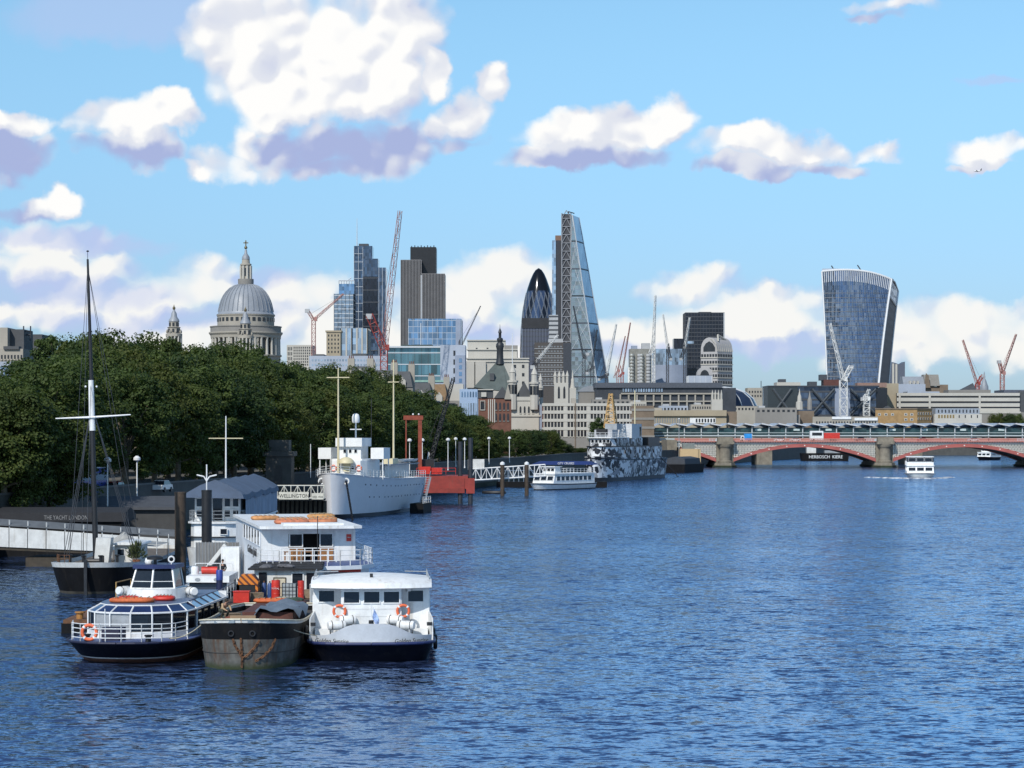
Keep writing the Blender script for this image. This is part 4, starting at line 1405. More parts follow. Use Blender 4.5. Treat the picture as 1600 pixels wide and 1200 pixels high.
MB().loft([[(x, 0.15, gz(p, 1.95, 1.2)), (x, 2.6, gz(p, 1.95, 1.2)), (x, 2.6, gz(p, 1.6, 0.9)), (x, 0.15, gz(p, 1.6, 0.9))] for x, p in ((a, -160), (b2, 275))], closed=True, caps=True).build('walkway', TIMBER, gw)
MB().loft([[(x, -0.1, gz(p, 4.0, 2.95)), (x, 1.3, gz(p, 4.5, 3.45)), (x, 2.9, gz(p, 4.3, 3.25)), (x, 2.9, gz(p, 4.2, 3.15)), (x, -0.1, gz(p, 3.92, 2.87))] for x, p in ((a, -160), (b2, 275))], closed=True, caps=True).build('canopy', paint('grey_canopy', (0.10, 0.11, 0.12), 0.7, 0.2), gw)
MB().box(XX(40, Yk) - XX(0, Yk), b2, 0.0, 6, -0.8, 0.85).build('pontoon', TIMBER, gw)
yt = thing('houseboat', 'long black roofed houseboat with pale name lettering below the trees at left', 'boat', (XX(60, 243), 243, 0))
MB().box(-18, 8.5, 0, 6, -0.6, 3.6).build('hull', BLACK, yt)
MB().prismx([(-0.3, 3.6), (6.3, 3.6), (6.3, 4.3), (3, 5.0), (-0.3, 4.55)], -18.4, 9).build('roof', paint('tar_roof', (0.02, 0.021, 0.025), 0.8), yt)
text('name_lettering', 'THE YACHT LONDON', paint('dull_lettering', (0.22, 0.22, 0.22), 0.6), yt, (XX(104, 243) - XX(60, 243), -0.33, 3.82), 0.62, depth=0.02, sx=0.72)

# ---- floating restaurant with a tent roof
Yt = 225.0
tx = -28.4
tb = thing('floating_restaurant', 'white floating restaurant boat with blue-grey tent roof and balconies', 'boat', (tx, Yt, 0))
ht = Hull(36, 2.75, 1.6, 1.8, 1.6, 2.2, p=2.4, bwl=0.92, rake=0.6, sternL=4)
ht.band('hull', WHITE_D, tb, -0.9, 1.0, m=2)
ht.deck('deck', GREY_P, tb, 0.99)
rd = [(-2.45, 35), (-2.45, 2.6), (-2.0, 1.5), (-1.0, 0.95), (0, 0.8), (1.0, 0.95), (2.0, 1.5), (2.45, 2.6), (2.45, 35)]
MB().prism(rd, 1.6, 4.05).build('lower_cabin', WHITE_P, tb)
MB().prism([(x * 1.1, y - 0.25) for x, y in rd], 4.05, 4.22).build('deck_edge', WHITE_P, tb)
MB().prism([(x * 1.12, y - 0.3) for x, y in rd], 2.72, 2.82).build('lower_strake', BLACKM, tb)
MB().box(-2.2, 2.2, 3.4, 34, 4.22, 6.6).build('upper_cabin', WHITE_P, tb)
for x in (-1.75, -1.0, 0.95, 1.75):
    for z, hh in ((6.0, 0.75), (4.95, 0.65)):
        window(tb, x, 3.38, z, 0.52, hh, fr=0.07)
MB().box(-0.45, 0.45, 3.32, 3.4, 4.3, 6.4).build('doorway', GLASS_D, tb)
MB().rail([(-2.55, 12, 4.22), (-2.55, 2.4, 4.22), (-2.05, 1.35, 4.22), (-1.0, 0.75, 4.22), (0, 0.6, 4.22), (1.0, 0.75, 4.22), (2.05, 1.35, 4.22), (2.55, 2.4, 4.22), (2.55, 34, 4.22)], 1.05, 0.035, 3, 1.0).build('balcony_rail', GREY_P, tb)
window(tb, -0.9, 0.86, 3.3, 0.6, 0.5, rz=R(-8))
window(tb, 0.9, 0.86, 3.3, 0.6, 0.5, rz=R(8))
tent_m = paint('blue_grey_tent', (0.075, 0.105, 0.16), 0.75, 0.2, 0.5)
tm = MB()
secs = []
for k in range(13):
    y = 0.6 + 34.0 * k / 12
    sg = 0.22 * math.sin(PI * (k % 3) / 3)
    secs.append([(-2.85, y, 6.55 - sg), (-2.7, y, 6.95 - sg), (-1.3, y, 7.75 - sg), (0.1, y, 8.25 - sg * 0.6), (1.4, y, 7.75 - sg), (2.7, y, 6.95 - sg), (2.85, y, 6.45 - sg)])
tm.loft(secs)
tm.add(secs[0], [(0, 1, 2, 3, 4, 5, 6)])
tm.build('tent_roof', tent_m, tb, smooth=30)
cm = MB()
rows = []
for k in range(40):
    y = 3.5 + 31 * k / 39
    rows.append([(2.7 + 0.07 * math.sin(k * 2.4), y, 4.3), (2.7 + 0.04 * math.sin(k * 2.4), y, 6.6)])
cm.loft(rows)
cm.build('side_curtain', paint('pale_blue_curtain', (0.20, 0.25, 0.33), 0.6, 0.2, 0.6), tb)
lifebuoy((tx + 2.2, Yt + 2.0, 3.5), R(45), 'orange lifebuoy hung on the floating restaurant below its tent', 0.45)

# ---- piles
pile_m = paint('brown_tarred_pile', (0.055, 0.038, 0.026), 0.8, 0.4, 1.0, streak=0.5, scol=(0.02, 0.02, 0.012))


def pile(px, Y, r, ztop, mat, label, group=None):
    o = thing('mooring_pile', label, 'pile', (XX(px, Y), Y, 0), 0, group)
    MB().lathe([(r, -2), (r, ztop - 0.12)], 16).build('shaft', mat, o, smooth=40)
    MB().lathe([(r * 1.04, ztop - 0.14), (r * 1.04, ztop), (r * 0.9, ztop + 0.02)], 16).build('cap', mat, o, smooth=40)
    return o


pile(282, 205, 0.5, 7.6, pile_m, 'tall thick brown mooring pile rising between the boats')
pile(323, 214, 0.47, 7.55, BLACKM, 'black mooring pile with a white cross lamp above it')
lp = thing('lamp_post', 'white lamp with two curved arms on top of the black pile', 'lamp', (XX(323, 214), 214, 7.57))
MB().bar((0, 0, 0), (0, 0, 2.3), 0.06, 6).build('post', WHITE_P, lp)
for s in (-1, 1):
    MB().path([(0, 0, 0.8), (s * 0.25, 0, 1.2), (s * 0.9, 0, 1.35)], 0.07, 5).build('arm', WHITE_P, lp)
fm_ = thing('flag_mast', 'slim white mast with a yard behind the floating restaurant', 'mast', (XX(353, 262), 262, 4.3))
MB().bar((0, 0, 0), (0, 0, ZZ(650, 262) - 4.3), 0.12, 6, 0.06).build('mast', WHITE_P, fm_)
MB().bar((-1.9, 0, ZZ(685, 262) - 4.3), (1.9, 0, ZZ(685, 262) - 4.3), 0.06, 5).build('yard', CREAM_P, fm_)

# ---- pontoon with rails where a person stands
pn = thing('pontoon', 'railed mooring pontoon with grey mesh screen behind the navy river bus', 'pontoon', (XX(330, 180), 180, 0))
MB().box(-2.0, 1.9, 0, 9, -0.5, 1.1).build('float', BLACK, pn)
MB().box(-2.0, 1.9, 0, 9, 1.1, 1.2).build('deck', GREY_P, pn)
MB().rail([(-1.2, 0.2, 1.2), (1.6, 0.2, 1.2)], 1.6, 0.045, 2, 0.9).build('front_rail', WHITE_P, pn)
mm = MB()
for k in range(14):
    mm.bar((-1.9 + 0.26 * k, 5.5, 1.2), (-1.9 + 0.26 * k, 5.5, 4.2), 0.025, 4)
mm.build('mesh_screen', GREY_P, pn)
MB().box(-1.9, 1.5, 5.53, 5.56, 1.3, 4.15).build('mesh_backing', paint('grey_mesh', (0.16, 0.16, 0.16), 0.8), pn)
MB().box(0.35, 1.75, 3.2, 4.4, 1.2, 3.9).build('white_kiosk', WHITE_P, pn)
MB().prismy([(-1.9, 1.2), (-1.5, 1.2), (0.6, 3.9), (0.4, 4.1)], 4.6, 5.2).build('ramp_side', WHITE_D, pn)
person((XX(348, 182), 182, 1.2), R(-10), 'person in a dark jacket standing on the railed pontoon', paint('dark_jacket', (0.012, 0.012, 0.016), 0.9), paint('dark_trousers', (0.03, 0.032, 0.045), 0.9))

# ---- white launch between pontoon and river bus
la = thing('launch', 'small white cabin launch behind the river bus wheelhouse', 'boat', (XX(318, 163), 163, 0))
hl = Hull(9, 1.55, 1.1, 1.25, 1.0, 2.5, p=2.2, bwl=0.8, rake=0.8, sternL=2)
hl.band('hull', NAVY, la, -0.7, 0.9)
hl.band('rail', RED_P, la, 0.9, 1.0, off=0.02, m=1)
hl.deck('deck', WHITE_D, la)
MB().frustum(-1.4, 1.4, 2.4, 7.5, 1.05, 2.3, 0.08, 0.25).build('cabin', paint('dark_cabin', (0.02, 0.025, 0.04), 0.2), la)
MB().prism([(-1.5, 2.2), (1.5, 2.2), (1.5, 7.8), (-1.5, 7.8)], 2.3, 2.75).build('cabin_roof', WHITE_P, la)
for x in (-0.7, 0.6):
    MB().lathe([(0.12, 0), (0.12, 0.03)], 10).build('vent', GREY_P, la).matrix_basis = Matrix.Translation((x, 2.2, 2.5)) @ Matrix.Rotation(R(90), 4, 'X') @ Matrix.Scale(1.6, 4, (1, 0, 0))
for s in (-1, 1):
    for y in (2.5, 7.2):
        MB().bar((s * 1.36, y, 1.05), (s * 1.36, y, 2.3), 0.06, 5).build('roof_post', WHITE_P, la)
tk = thing('fuel_can', 'red fuel can lying on the roof of the small white launch', 'can', (XX(326, 167), 167.5, 2.75))
MB().loft([[(x, 0.26 * math.cos(a), 0.27 + 0.26 * math.sin(a)) for a in [2 * PI * i / 12 for i in range(12)]] for x in (-0.55, -0.5, 0.5, 0.55)], closed=True, caps=True).build('body', RED_P, tk, smooth=40)
MB().box(-0.15, 0.15, -0.05, 0.05, 0.5, 0.62).build('handle', BLACKM, tk)
pl_ = thing('plastic_drum', 'squat white plastic drum on the roof of the small white launch', 'drum', (XX(303, 167), 167.5, 2.75))
MB().lathe([(0.26, 0), (0.28, 0.1), (0.28, 0.45), (0.2, 0.55)], 12).build('body', WHITE_P, pl_, smooth=40)
MB().lathe([(0.12, 0.55), (0.12, 0.62)], 10).build('lid', GREY_P, pl_)

# ---- embankment pieces: monument arch, lamps, gangway with WELLINGTON sign, fender piles
mo = thing('stone_pier', 'grey stone gate pier with a dark arched niche on the embankment', 'monument', (XX(435, 352), 352, 0))
MB().box(-1.9, 1.9, 0, 5, -1, 9.2).build('shaft', wall_m, mo)
MB().box(-2.3, 2.3, -0.4, 5.4, 9.2, 9.9).build('cornice', wall_m, mo)
MB().box(-1.5, 1.5, 0.4, 4.5, 9.9, 11.6).build('cap', wall_m, mo)
MB().prismy([(-0.6, 5.0), (0.6, 5.0), (0.6, 7.2), (0.3, 7.8), (0, 7.95), (-0.3, 7.8), (-0.6, 7.2)], -0.03, 0.3).build('niche', paint('niche_stone', (0.06, 0.055, 0.05), 0.9), mo)
wg = thing('gangway', 'white truss gangway with name boards leading to the grey ship', 'gangway', (XX(465, 318), 318, 0))
gl2 = MB()
for k in range(9):
    x = -3.6 + 0.9 * k
    gl2.bar((x, 0, 3.9), (x, 0, 5.6), 0.06, 4)
    if k < 8:
        gl2.bar((x, 0, 3.9 if k % 2 else 5.6), (x + 0.9, 0, 5.6 if k % 2 else 3.9), 0.05, 4)
gl2.bar((-3.6, 0, 5.6), (3.6, 0, 5.6), 0.08, 4).bar((-3.6, 0, 3.9), (3.6, 0, 3.9), 0.1, 4)
gl2.build('truss', paint('cream_white', (0.62, 0.60, 0.52), 0.5), wg)
MB().box(-3.6, 3.6, 0.2, 2.2, 3.6, 3.85).build('walkway', TIMBER, wg)
MB().box(-2.5, 1.5, -0.16, -0.08, 3.75, 4.75).build('sign_board', paint('cream_board', (0.55, 0.53, 0.45), 0.6), wg)
text('sign_lettering', 'WELLINGTON', BLACKM, wg, (-0.45, -0.18, 3.98), 0.72, depth=0.01, sx=0.86)
MB().box(1.9, 3.5, -0.16, -0.08, 3.75, 4.6).build('sign_board', paint('cream_board_2', (0.55, 0.53, 0.45), 0.6), wg)
text('sign_lettering', 'HQS 1934', BLACKM, wg, (2.7, -0.18, 3.95), 0.4, depth=0.01, sx=0.8)
MB().box(-3.6, 3.7, 2.6, 2.8, -0.5, 3.5).build('timber_backing', BLACK, wg)
fpm = MB().lathe([(0.22, -2), (0.22, 3.4), (0.15, 3.5)], 8).mesh('fender_pile', TIMBER, 40)
for k in range(12):
    place('fender_pile', fpm, wg, (-3.4 + 0.62 * k, 2.4, 0))

# ================================================================== grey naval ship
ws = thing('naval_ship', 'pale grey old naval ship with white bridge and two cream masts', 'ship', (XX(516, 347), 347, 0), -R(9.5))
HW = paint('pale_grey_ship_paint', (0.62, 0.63, 0.65), 0.45, 0.06, 0.25, streak=0.10, scol=(0.28, 0.27, 0.26))
hwl = Hull(52, 5.4, 5.5, 6.75, 5.2, 22, p=1.75, bwl=0.72, rake=1.2, sternL=9, sternk=0.6, nb=12, ns=10)
hwl.band('hull', HW, ws, 0.10, 1.0, m=6)
hwl.band('boot_topping', BLACKM, ws, -0.9, 0.10, m=2)
hwl.deck('deck', GREY_P, ws, 0.985)
hwl.strip('gunwale', HW, ws, 1.0, 0.09)
ph = MB().lathe([(0.12, 0), (0.12, 0.06)], 8).mesh('porthole', GLASS_D)
for hgt, y0, n_ in ((0.80, 7, 22), (0.50, 9, 20)):
    for k in range(n_):
        y = y0 + 2.3 * k + 0.5 * (k % 3 == 0)
        p, p2 = Vector(hwl.pt(y, hgt, 1)), Vector(hwl.pt(y + 0.5, hgt, 1))
        d = p2 - p
        o = place('porthole', ph, ws, p, rot=(0, R(90), math.atan2(d.y, d.x) - R(90)))
WB = paint('ship_white', (0.72, 0.73, 0.72), 0.45, 0.07, 0.6, streak=0.12, scol=(0.5, 0.46, 0.38))
MB().prism([(-2.9, 20), (-2.9, 11.5), (-2.2, 10), (2.2, 10), (2.9, 11.5), (2.9, 20)], 5.7, 8.5).build('lower_bridge', WB, ws)
MB().prism([(-1.75, 17), (-1.75, 12.2), (1.75, 12.2), (1.75, 17)], 8.5, 10.6).build('wheelhouse', WB, ws)
MB().prism([(-2.05, 18), (-2.05, 11.6), (2.05, 11.6), (2.05, 18)], 10.6, 11.9).build('open_bridge', WB, ws)
for x in (-0.75, 0.1, 0.95):
    window(ws, x, 12.18, 9.9, 0.40, 0.52, fr=0.05, frame=WB)
MB().prism([(-3.0, 12), (-2.3, 10.6), (2.3, 10.6), (3.0, 12), (3.0, 19), (-3.0, 19)], 8.5, 8.75).build('bridge_deck', WB, ws)
for s in (-1, 1):
    MB().box(*sorted((s * 3.1, s * 5.1)), 13, 17.5, 8.7, 10.4).build('bridge_wing', WB, ws)
    for y in (13.3, 17.2):
        MB().bar((s * 4.9, y, 5.6), (s * 4.9, y, 8.7), 0.1, 5).build('wing_post', WB, ws)
    pq = MB().lathe([(0.22, 0), (0.22, 0.06)], 8).build('front_porthole', GLASS_D, ws)
    pq.rotation_euler = (R(90), 0, 0)
    pq.location = (s * 1.0, 10.0, 7.4)
lwm = ws.matrix_basis
for s in (-1, 1):
    lifebuoy(lwm @ Vector((s * 1.95, 9.9, 7.35)), -R(9.5), 'red and white lifebuoy on the %s of the grey naval ship bridge' % ('left' if s < 0 else 'right'), 0.42)
MB().lathe([(1.2, 0), (1.15, 0.4), (0.7, 0.8), (0.1, 0.95)], 14, (0.2, 9.2, 8.1)).build('gun_cover', CREAM_P, ws, smooth=50)
MB().box(-0.3, 0.7, 9.4, 10, 6.8, 8.2).build('gun_pedestal', CREAM_P, ws)
MB().bar((0.3, 15, 11.9), (0.3, 15, 14.2), 0.12, 6).bar((-0.6, 15, 13.2), (1.2, 15, 13.2), 0.08, 5).build('radar_mast', WB, ws)
MB().lathe([(0.5, 0), (0.6, 0.2), (0.6, 0.9), (0.45, 1.3), (0.1, 1.45)], 12, (0.3, 15, 14.2)).build('radome', WB, ws, smooth=60)


def pole_mast(par, name, x, y, z0, z1, r, mat, yard=None):
    MB().bar((x, y, z0), (x, y, z1), r, 8, r * 0.5).build(name, mat, par, smooth=50)
    if yard:
        MB().bar((x - yard[1], y - 0.15, yard[0]), (x + yard[1], y - 0.15, yard[0]), 0.08, 5).build('yard', mat, par)


pole_mast(ws, 'foremast', -1.15, 9.7, 6.0, ZZ(575, 357), 0.2, CREAM_P, (ZZ(590, 357), 1.75))
pole_mast(ws, 'mainmast', 1.6, 36, 5.5, ZZ(562, 382), 0.2, CREAM_P, (ZZ(597, 382), 0.9))
MB().bar((-4.6, 6.4, 6.0), (-4.6, 6.4, 11), 0.06, 5).build('jackstaff', WB, ws)
MB().bar((2.5, 16, 11.9), (2.5, 16, 18), 0.04, 4).build('whip_aerial', CABLE, ws)
MB().box(-2.4, 2.4, 26, 40, 5.6, 7.6).build('midship_house', WB, ws)
MB().box(1.5, 3.0, 29, 33, 7.6, 8.6).build('deck_locker', CREAM_P, ws)
MB().prism([(-3.8, 24), (3.8, 24), (3.8, 46), (-3.8, 46)], 7.6, 7.75).build('boat_deck', GREY_P, ws)
for k in range(3):
    MB().loft([[(2.8 + 0.8 * w_ * math.cos(a), 37 + 4 * k + y, 8.4 + 0.6 * w_ * math.sin(a)) for a in [PI + PI * i / 6 for i in range(7)]] for y, w_ in ((-2.3, 0.05), (-1.4, 0.8), (0, 1), (1.4, 0.85), (2.3, 0.3))]).build('lifeboat', WB, ws, smooth=True)
MB().box(-2, 2, 41, 46, 5.4, 7.6).build('after_house', WB, ws)
MB().rail([(-5.2, 24, 5.6), (-4.2, 8, 6.0), (-2.2, 3, 6.5), (0, 0.6, 6.75), (2.2, 3, 6.5), (4.2, 8, 6.0), (5.2, 24, 5.6), (5.2, 44, 5.4)], 1.1, 0.04, 3, 1.8).build('guard_rail', WB, ws)
for s, p1 in ((1, (4.2, -3.5, 0)), (-1, (-4.5, -1.0, 2.6))):
    p0 = Vector(hwl.pt(2.0, 0.84, s, 0.1))
    chain(MB(), [p0, p1], 0.36, 0.07).build('anchor_chain', BLACKM, ws)
    MB().torus(p0, 0.4, 0.14, 'y', 12, 6).build('hawse_lip', WB, ws)
fd = thing('fender_pontoon', 'black fender pontoon floating against the side of the grey naval ship', 'pontoon', lwm @ Vector((6.9, 32, 0)), -R(9.5))
MB().box(-1.1, 1.1, -3.2, 3.2, -0.5, 1.5).build('float', BLACK, fd)
MB().rail([(1, -3, 1.5), (1, 3, 1.5)], 1.0, 0.05, 2, 1.5).build('rail', WHITE_P, fd)
ac = MB().bar((-0.7, 3.0, 1.6), (-1.2, 10, 5.4), 0.12, 4).bar((0.1, 3.0, 1.6), (-0.4, 10, 5.4), 0.12, 4).bar((0.1, 3.0, 2.6), (-0.4, 10, 6.4), 0.05, 4)
for k in range(11):
    u = k / 10
    ac.box(-0.7 - 0.5 * u, 0.1 - 0.5 * u, 3 + 7 * u - 0.12, 3 + 7 * u + 0.12, 1.6 + 3.8 * u - 0.04, 1.6 + 3.8 * u + 0.04)
ac.build('boarding_ladder', GREY_P, fd)

# ================================================================== red jack-up rig
Yr = 420.0
rg = thing('jack_up_rig', 'red jack-up work platform standing in the river on dark legs', 'rig', (XX(697, Yr), Yr, 0))
xr = lambda px: XX(px, Yr) - XX(697, Yr)
RIGR = paint('rig_red', (0.25, 0.028, 0.018), 0.6, 0.3, 0.6, streak=0.4)
MB().box(xr(648), xr(731), 0, 12, 2.7, 5.0).build('platform', RIGR, rg)
MB().box(xr(650), xr(726), -0.25, 0, 2.0, 2.9).build('lower_beam', paint('dark_red_steel', (0.22, 0.025, 0.015), 0.6, 0.3), rg)
MB().box(xr(655), xr(672), 2, 5, 5.3, 6.6).build('winch_house', RED_P, rg)
MB().box(xr(674), xr(690), 1, 6, 5.3, 6.4).build('engine_box', RED_P, rg)
for px in (719, 735):
    for y in (0.6,):
        MB().lathe([(0.42, -3), (0.42, ZZ(690 if px == 719 else 684, Yr))], 12, (xr(px), y, 0)).build('leg', paint('leg_steel_%d_%d' % (px, y), (0.022, 0.026, 0.035), 0.6, 0.4), rg, smooth=40)
        MB().box(xr(px) - 0.75, xr(px) + 0.75, y - 0.7, y + 0.8, 1.9, 4.6).build('leg_collar', RIGR, rg)
MB().lathe([(0.5, -3), (0.5, 2.3)], 12, (xr(655), 8, 0)).build('leg', BLACKM, rg)
MB().rail([(xr(651), 0.1, 5.3), (xr(712), 0.1, 5.3)], 1.1, 0.05, 2, 1.6).build('deck_rail', RED_P, rg)
go = paint('red_brown_gantry', (0.22, 0.045, 0.022), 0.7, 0.3)
MB().box(xr(652), xr(658), 3.5, 4.1, 5.3, ZZ(655, Yr)).build('gantry_post', go, rg)
MB().box(xr(632), xr(634), 3.5, 4.1, 3.5, ZZ(655, Yr)).build('gantry_post', go, rg)
MB().box(xr(629), xr(660), 3.4, 4.2, ZZ(656, Yr), ZZ(649, Yr)).build('gantry_beam', go, rg)
for px in (644, 653):
    MB().ball((xr(px), 3.8, ZZ(648, Yr) + 0.1), 0.18, 6, 5).build('gantry_lamp', WHITE_P, rg)
tcr = MB().lattice((xr(668), 6, 6.5), (xr(707), 6, ZZ(590, Yr)), 0.75, 22, 0.09, 4, 0.5)
cb_ = thing('crawler_crane', 'black crane with a long lattice boom standing on the red rig', 'crane', (XX(668, Yr), Yr + 6, 5.3))
off_ = lambda p: (p[0] - xr(668), p[1] - 6, p[2] - 5.3)
m_ = MB()
m_.v = [off_(p) for p in tcr.v]
m_.f = tcr.f
m_.build('boom', BLACKM, cb_)
MB().box(-1.3, 1.0, -1.2, 1.2, 0.4, 2.6).build('cab', BLACKM, cb_)
MB().box(-1.5, 1.2, -1.4, -0.9, 0, 0.5).build('crawler_track', BLACKM, cb_)
MB().box(-1.5, 1.2, 0.9, 1.4, 0, 0.5).build('crawler_track', BLACKM, cb_)
MB().path([(-1.0, 0, 2.6), (-0.6, 0, 4.6), (4.0, 0, ZZ(592, Yr) - 5.8)], 0.03, 3).build('stay_wire', CABLE, cb_)
MB().prismy([(-0.35, 2.4), (0.3, 2.4), (0.12, 3.8), (-0.1, 4.0)], -0.06, 0.06).build('a_frame', WHITE_P, cb_)

# ---- white truss brow and its piles, landing stage
Yp = 478.0
br = thing('truss_bridge', 'white truss footbridge leading to the landing stage', 'footbridge', (XX(735, Yp), Yp, 0))
x1_ = XX(852, Yp) - XX(735, Yp)
tm_ = MB()
for yy in (0, 2.4):
    n_ = 14
    for k in range(n_ + 1):
        u = k / n_
        x, zb_, zt = x1_ * u, 3.0 + 0.9 * u, 5.3 + 0.9 * u
        tm_.bar((x, yy, zb_), (x, yy, zt), 0.07, 4)
        if k < n_:
            x2, zb2, zt2 = x1_ * (k + 1) / n_, 3.0 + 0.9 * (k + 1) / n_, 5.3 + 0.9 * (k + 1) / n_
            tm_.bar((x, yy, zt if k % 2 else zb_), (x2, yy, zb2 if k % 2 else zt2), 0.07, 4)
    tm_.bar((0, yy, 3.0), (x1_, yy, 3.9), 0.16, 4).bar((0, yy, 5.3), (x1_, yy, 6.2), 0.12, 4)
tm_.build('truss', WHITE_P, br)
MB().loft([[(x, 0, z), (x, 2.4, z), (x, 2.4, z - 0.2), (x, 0, z - 0.2)] for x, z in ((0, 3.1), (x1_, 4.0))], closed=True, caps=True).build('walkway', GREY_P, br)
MB().box(-0.5, 2.8, 0.3, 2.0, 5.2, 7.3).build('stair_tower', WHITE_D, br)
for px, lab in ((785, 'left'), (823, 'right')):
    o = thing('mooring_pile', 'dark pile with a white cap beside the white truss footbridge, the %s one' % lab, 'pile', (XX(px, Yp - 2), Yp - 2, 0), 0, 'white-capped piles by the footbridge')
    MB().lathe([(0.42, -2), (0.42, ZZ(726, Yp))], 12).build('shaft', pile_m, o, smooth=40)
    MB().lathe([(0.48, ZZ(726, Yp)), (0.48, ZZ(723, Yp)), (0.1, ZZ(721, Yp))], 12).build('cap', WHITE_P, o, smooth=40)
ls = thing('landing_stage', 'long dark landing stage with thin rails behind the white tour boat', 'pontoon', (XX(800, 548), 548, 0))
MB().box(-3.6, 22, 0, 9, -0.5, 1.3).build('float', BLACK, ls)
MB().rail([(-3, 0.2, 1.3), (5, 0.2, 1.3)], 2.6, 0.06, 2, 1.1).build('rail', paint('pale_blue_rail', (0.25, 0.32, 0.42), 0.5), ls)
MB().prism([(6, 1.5), (19, 1.5), (20.5, 8), (4.5, 8)], 5.2, 6.0, [(7, 3.5), (18, 3.5), (18.5, 6), (6.5, 6)]).build('blue_canopy', paint('royal_blue_canvas', (0.012, 0.03, 0.13), 0.7, 0.2), ls)
for x in (6.5, 10.5, 14.5, 18.5):
    MB().bar((x, 2.0, 1.3), (x, 2.0, 5.3), 0.09, 5).build('canopy_post', BLACKM, ls)
text('canopy_lettering', 'CITY CRUISES', WHITE_P, ls, (12.5, 1.35, 5.3), 0.7, depth=0.02, sx=0.9)
db = thing('dinghy', 'black inflatable dinghy tied to the landing stage', 'boat', (XX(772, 492), 492, 0), R(75))
raft_ring(db, 0, 0, 0, 0.9, 2.2, 0.35).build('tube', BLACKM, db, smooth=50, loc=(0, 0, 0.25))
MB().box(-0.7, 0.7, -1.6, 1.8, 0.1, 0.2).build('floor', GREY_P, db)


def tour_boat(name, label, loc, rz, L, B, kind, group=None, hullm=None):
    """white river tour boat, bow toward local -y"""
    o = thing(name, label, 'boat', loc, rz, group)
    hh = Hull(L, B, 1.3, 1.6, 1.3, L * 0.25, p=2.0, bwl=0.75, rake=1.2, sternL=L * 0.2)
    hh.band('hull', hullm or WHITE_P, o, 0.12, 1.0, m=3)
    hh.band('bottom', BLACK, o, -0.8, 0.12, m=1)
    hh.strip('rubbing_band', NAVY, o, 0.86, 0.09)
    hh.deck('deck', GREY_P, o)
    y0, y1 = L * 0.16, L * 0.93
    w = B * 0.92
    MB().frustum(-w, w, y0, y1, 1.3, 3.4, 0.12, 0.9, dy2=0).build('saloon', WHITE_P, o)
    for k in range(3):
        window(o, (k - 1) * w * 0.62, y0 + 0.42, 2.55, w * 0.5, 0.95, tilt=R(-23), frame=WHITE_P, fr=0.08)
    n_ = int((y1 - y0 - 2) / 1.9)
    for s in (-1, 1):
        for k in range(n_):
            window(o, s * (w - 0.04), y0 + 2.2 + 1.9 * k, 2.5, 1.45, 0.95, rz=s * PI / 2, frame=WHITE_P, fr=0.07)
    MB().box(-w - 0.1, w + 0.1, y0 + 0.5, y1 + 0.3, 3.4, 3.62).build('roof', WHITE_P, o)
    if kind == 2:
        MB().frustum(-w * 0.6, w * 0.6, y0 + 2.4, y0 + 5.0, 3.62, 5.0, 0.1, 0.3).build('wheelhouse', WHITE_P, o)
        for k in range(3):
            window(o, (k - 1) * w * 0.36, y0 + 2.52, 4.4, w * 0.28, 0.6, tilt=R(-12), fr=0.05)
        MB().box(-w * 0.65, w * 0.65, y0 + 2.2, y0 + 5.3, 5.0, 5.15).build('wheelhouse_roof', WHITE_P, o)
        MB().rail([(-w, y1, 3.62), (-w, y0 + 5.5, 3.62), (w, y0 + 5.5, 3.62), (w, y1, 3.62)], 1.0, 0.04, 2, 1.5).build('roof_rail', WHITE_P, o)
    if kind == 3:      # covered top deck
        for s in (-1, 1):
            for k in range(5):
                MB().bar((s * w * 0.9, y0 + 2 + k * (y1 - y0 - 4) / 4, 3.6), (s * w * 0.9, y0 + 2 + k * (y1 - y0 - 4) / 4, 5.8), 0.07, 5).build('canopy_post', WHITE_P, o)
        MB().box(-w * 0.98, w * 0.98, y0 + 1.4, y0 + 1.7, 3.62, 4.5).build('screen', WHITE_P, o)
        for k in range(3):
            window(o, (k - 1) * w * 0.6, y0 + 1.38, 5.15, w * 0.52, 1.0, fr=0.05)
        MB().box(-w * 0.98, w * 0.98, y0 + 1.42, y0 + 1.6, 4.5, 5.9).build('upper_front', GLASS_D, o)
        MB().box(-w * 1.02, w * 1.02, y0 + 1.2, y1 - 1, 5.85, 6.0).build('top_canopy', WHITE_P, o)
        MB().rail([(-w, y1, 3.62), (-w, y0 + 2, 3.62)], 1.1, 0.05, 2, 1.5).rail([(w, y1, 3.62), (w, y0 + 2, 3.62)], 1.1, 0.05, 2, 1.5).build('top_rail', WHITE_P, o)
    return o


tour_boat('tour_boat', 'white single-deck tour boat with small wheelhouse moored at the landing stage', (XX(834, 523), 521, 0), -R(33), 23, 3.0, 2)
tour_boat('tour_boat', 'white two-deck tour boat under way toward the camera in front of the bridge', (XX(1437, 650), 648, 0), R(-8), 24, 4.0, 3)
tour_boat('tour_boat', 'white tour boat with dark hull on the water beyond the right bridge arch', (XX(1532, 1080), 1078, 0), -R(30), 20, 3.4, 2, hullm=NAVY)
wk_m, t, b = principled('wake_foam')
pos = t.new('ShaderNodeNewGeometry').outputs['Position']
t.l.new(t.mix(t.rng(t.noise(t.v('MULTIPLY', pos, (0.5, 0.25, 1)), 1.6, 5.0, 0.7), 0.40, 0.62), (0.06, 0.09, 0.17), (0.62, 0.64, 0.64)), b.inputs['Base Color'])
b.inputs['Roughness'].default_value = 0.6
wkm = MB()
rnd = random.Random(11)
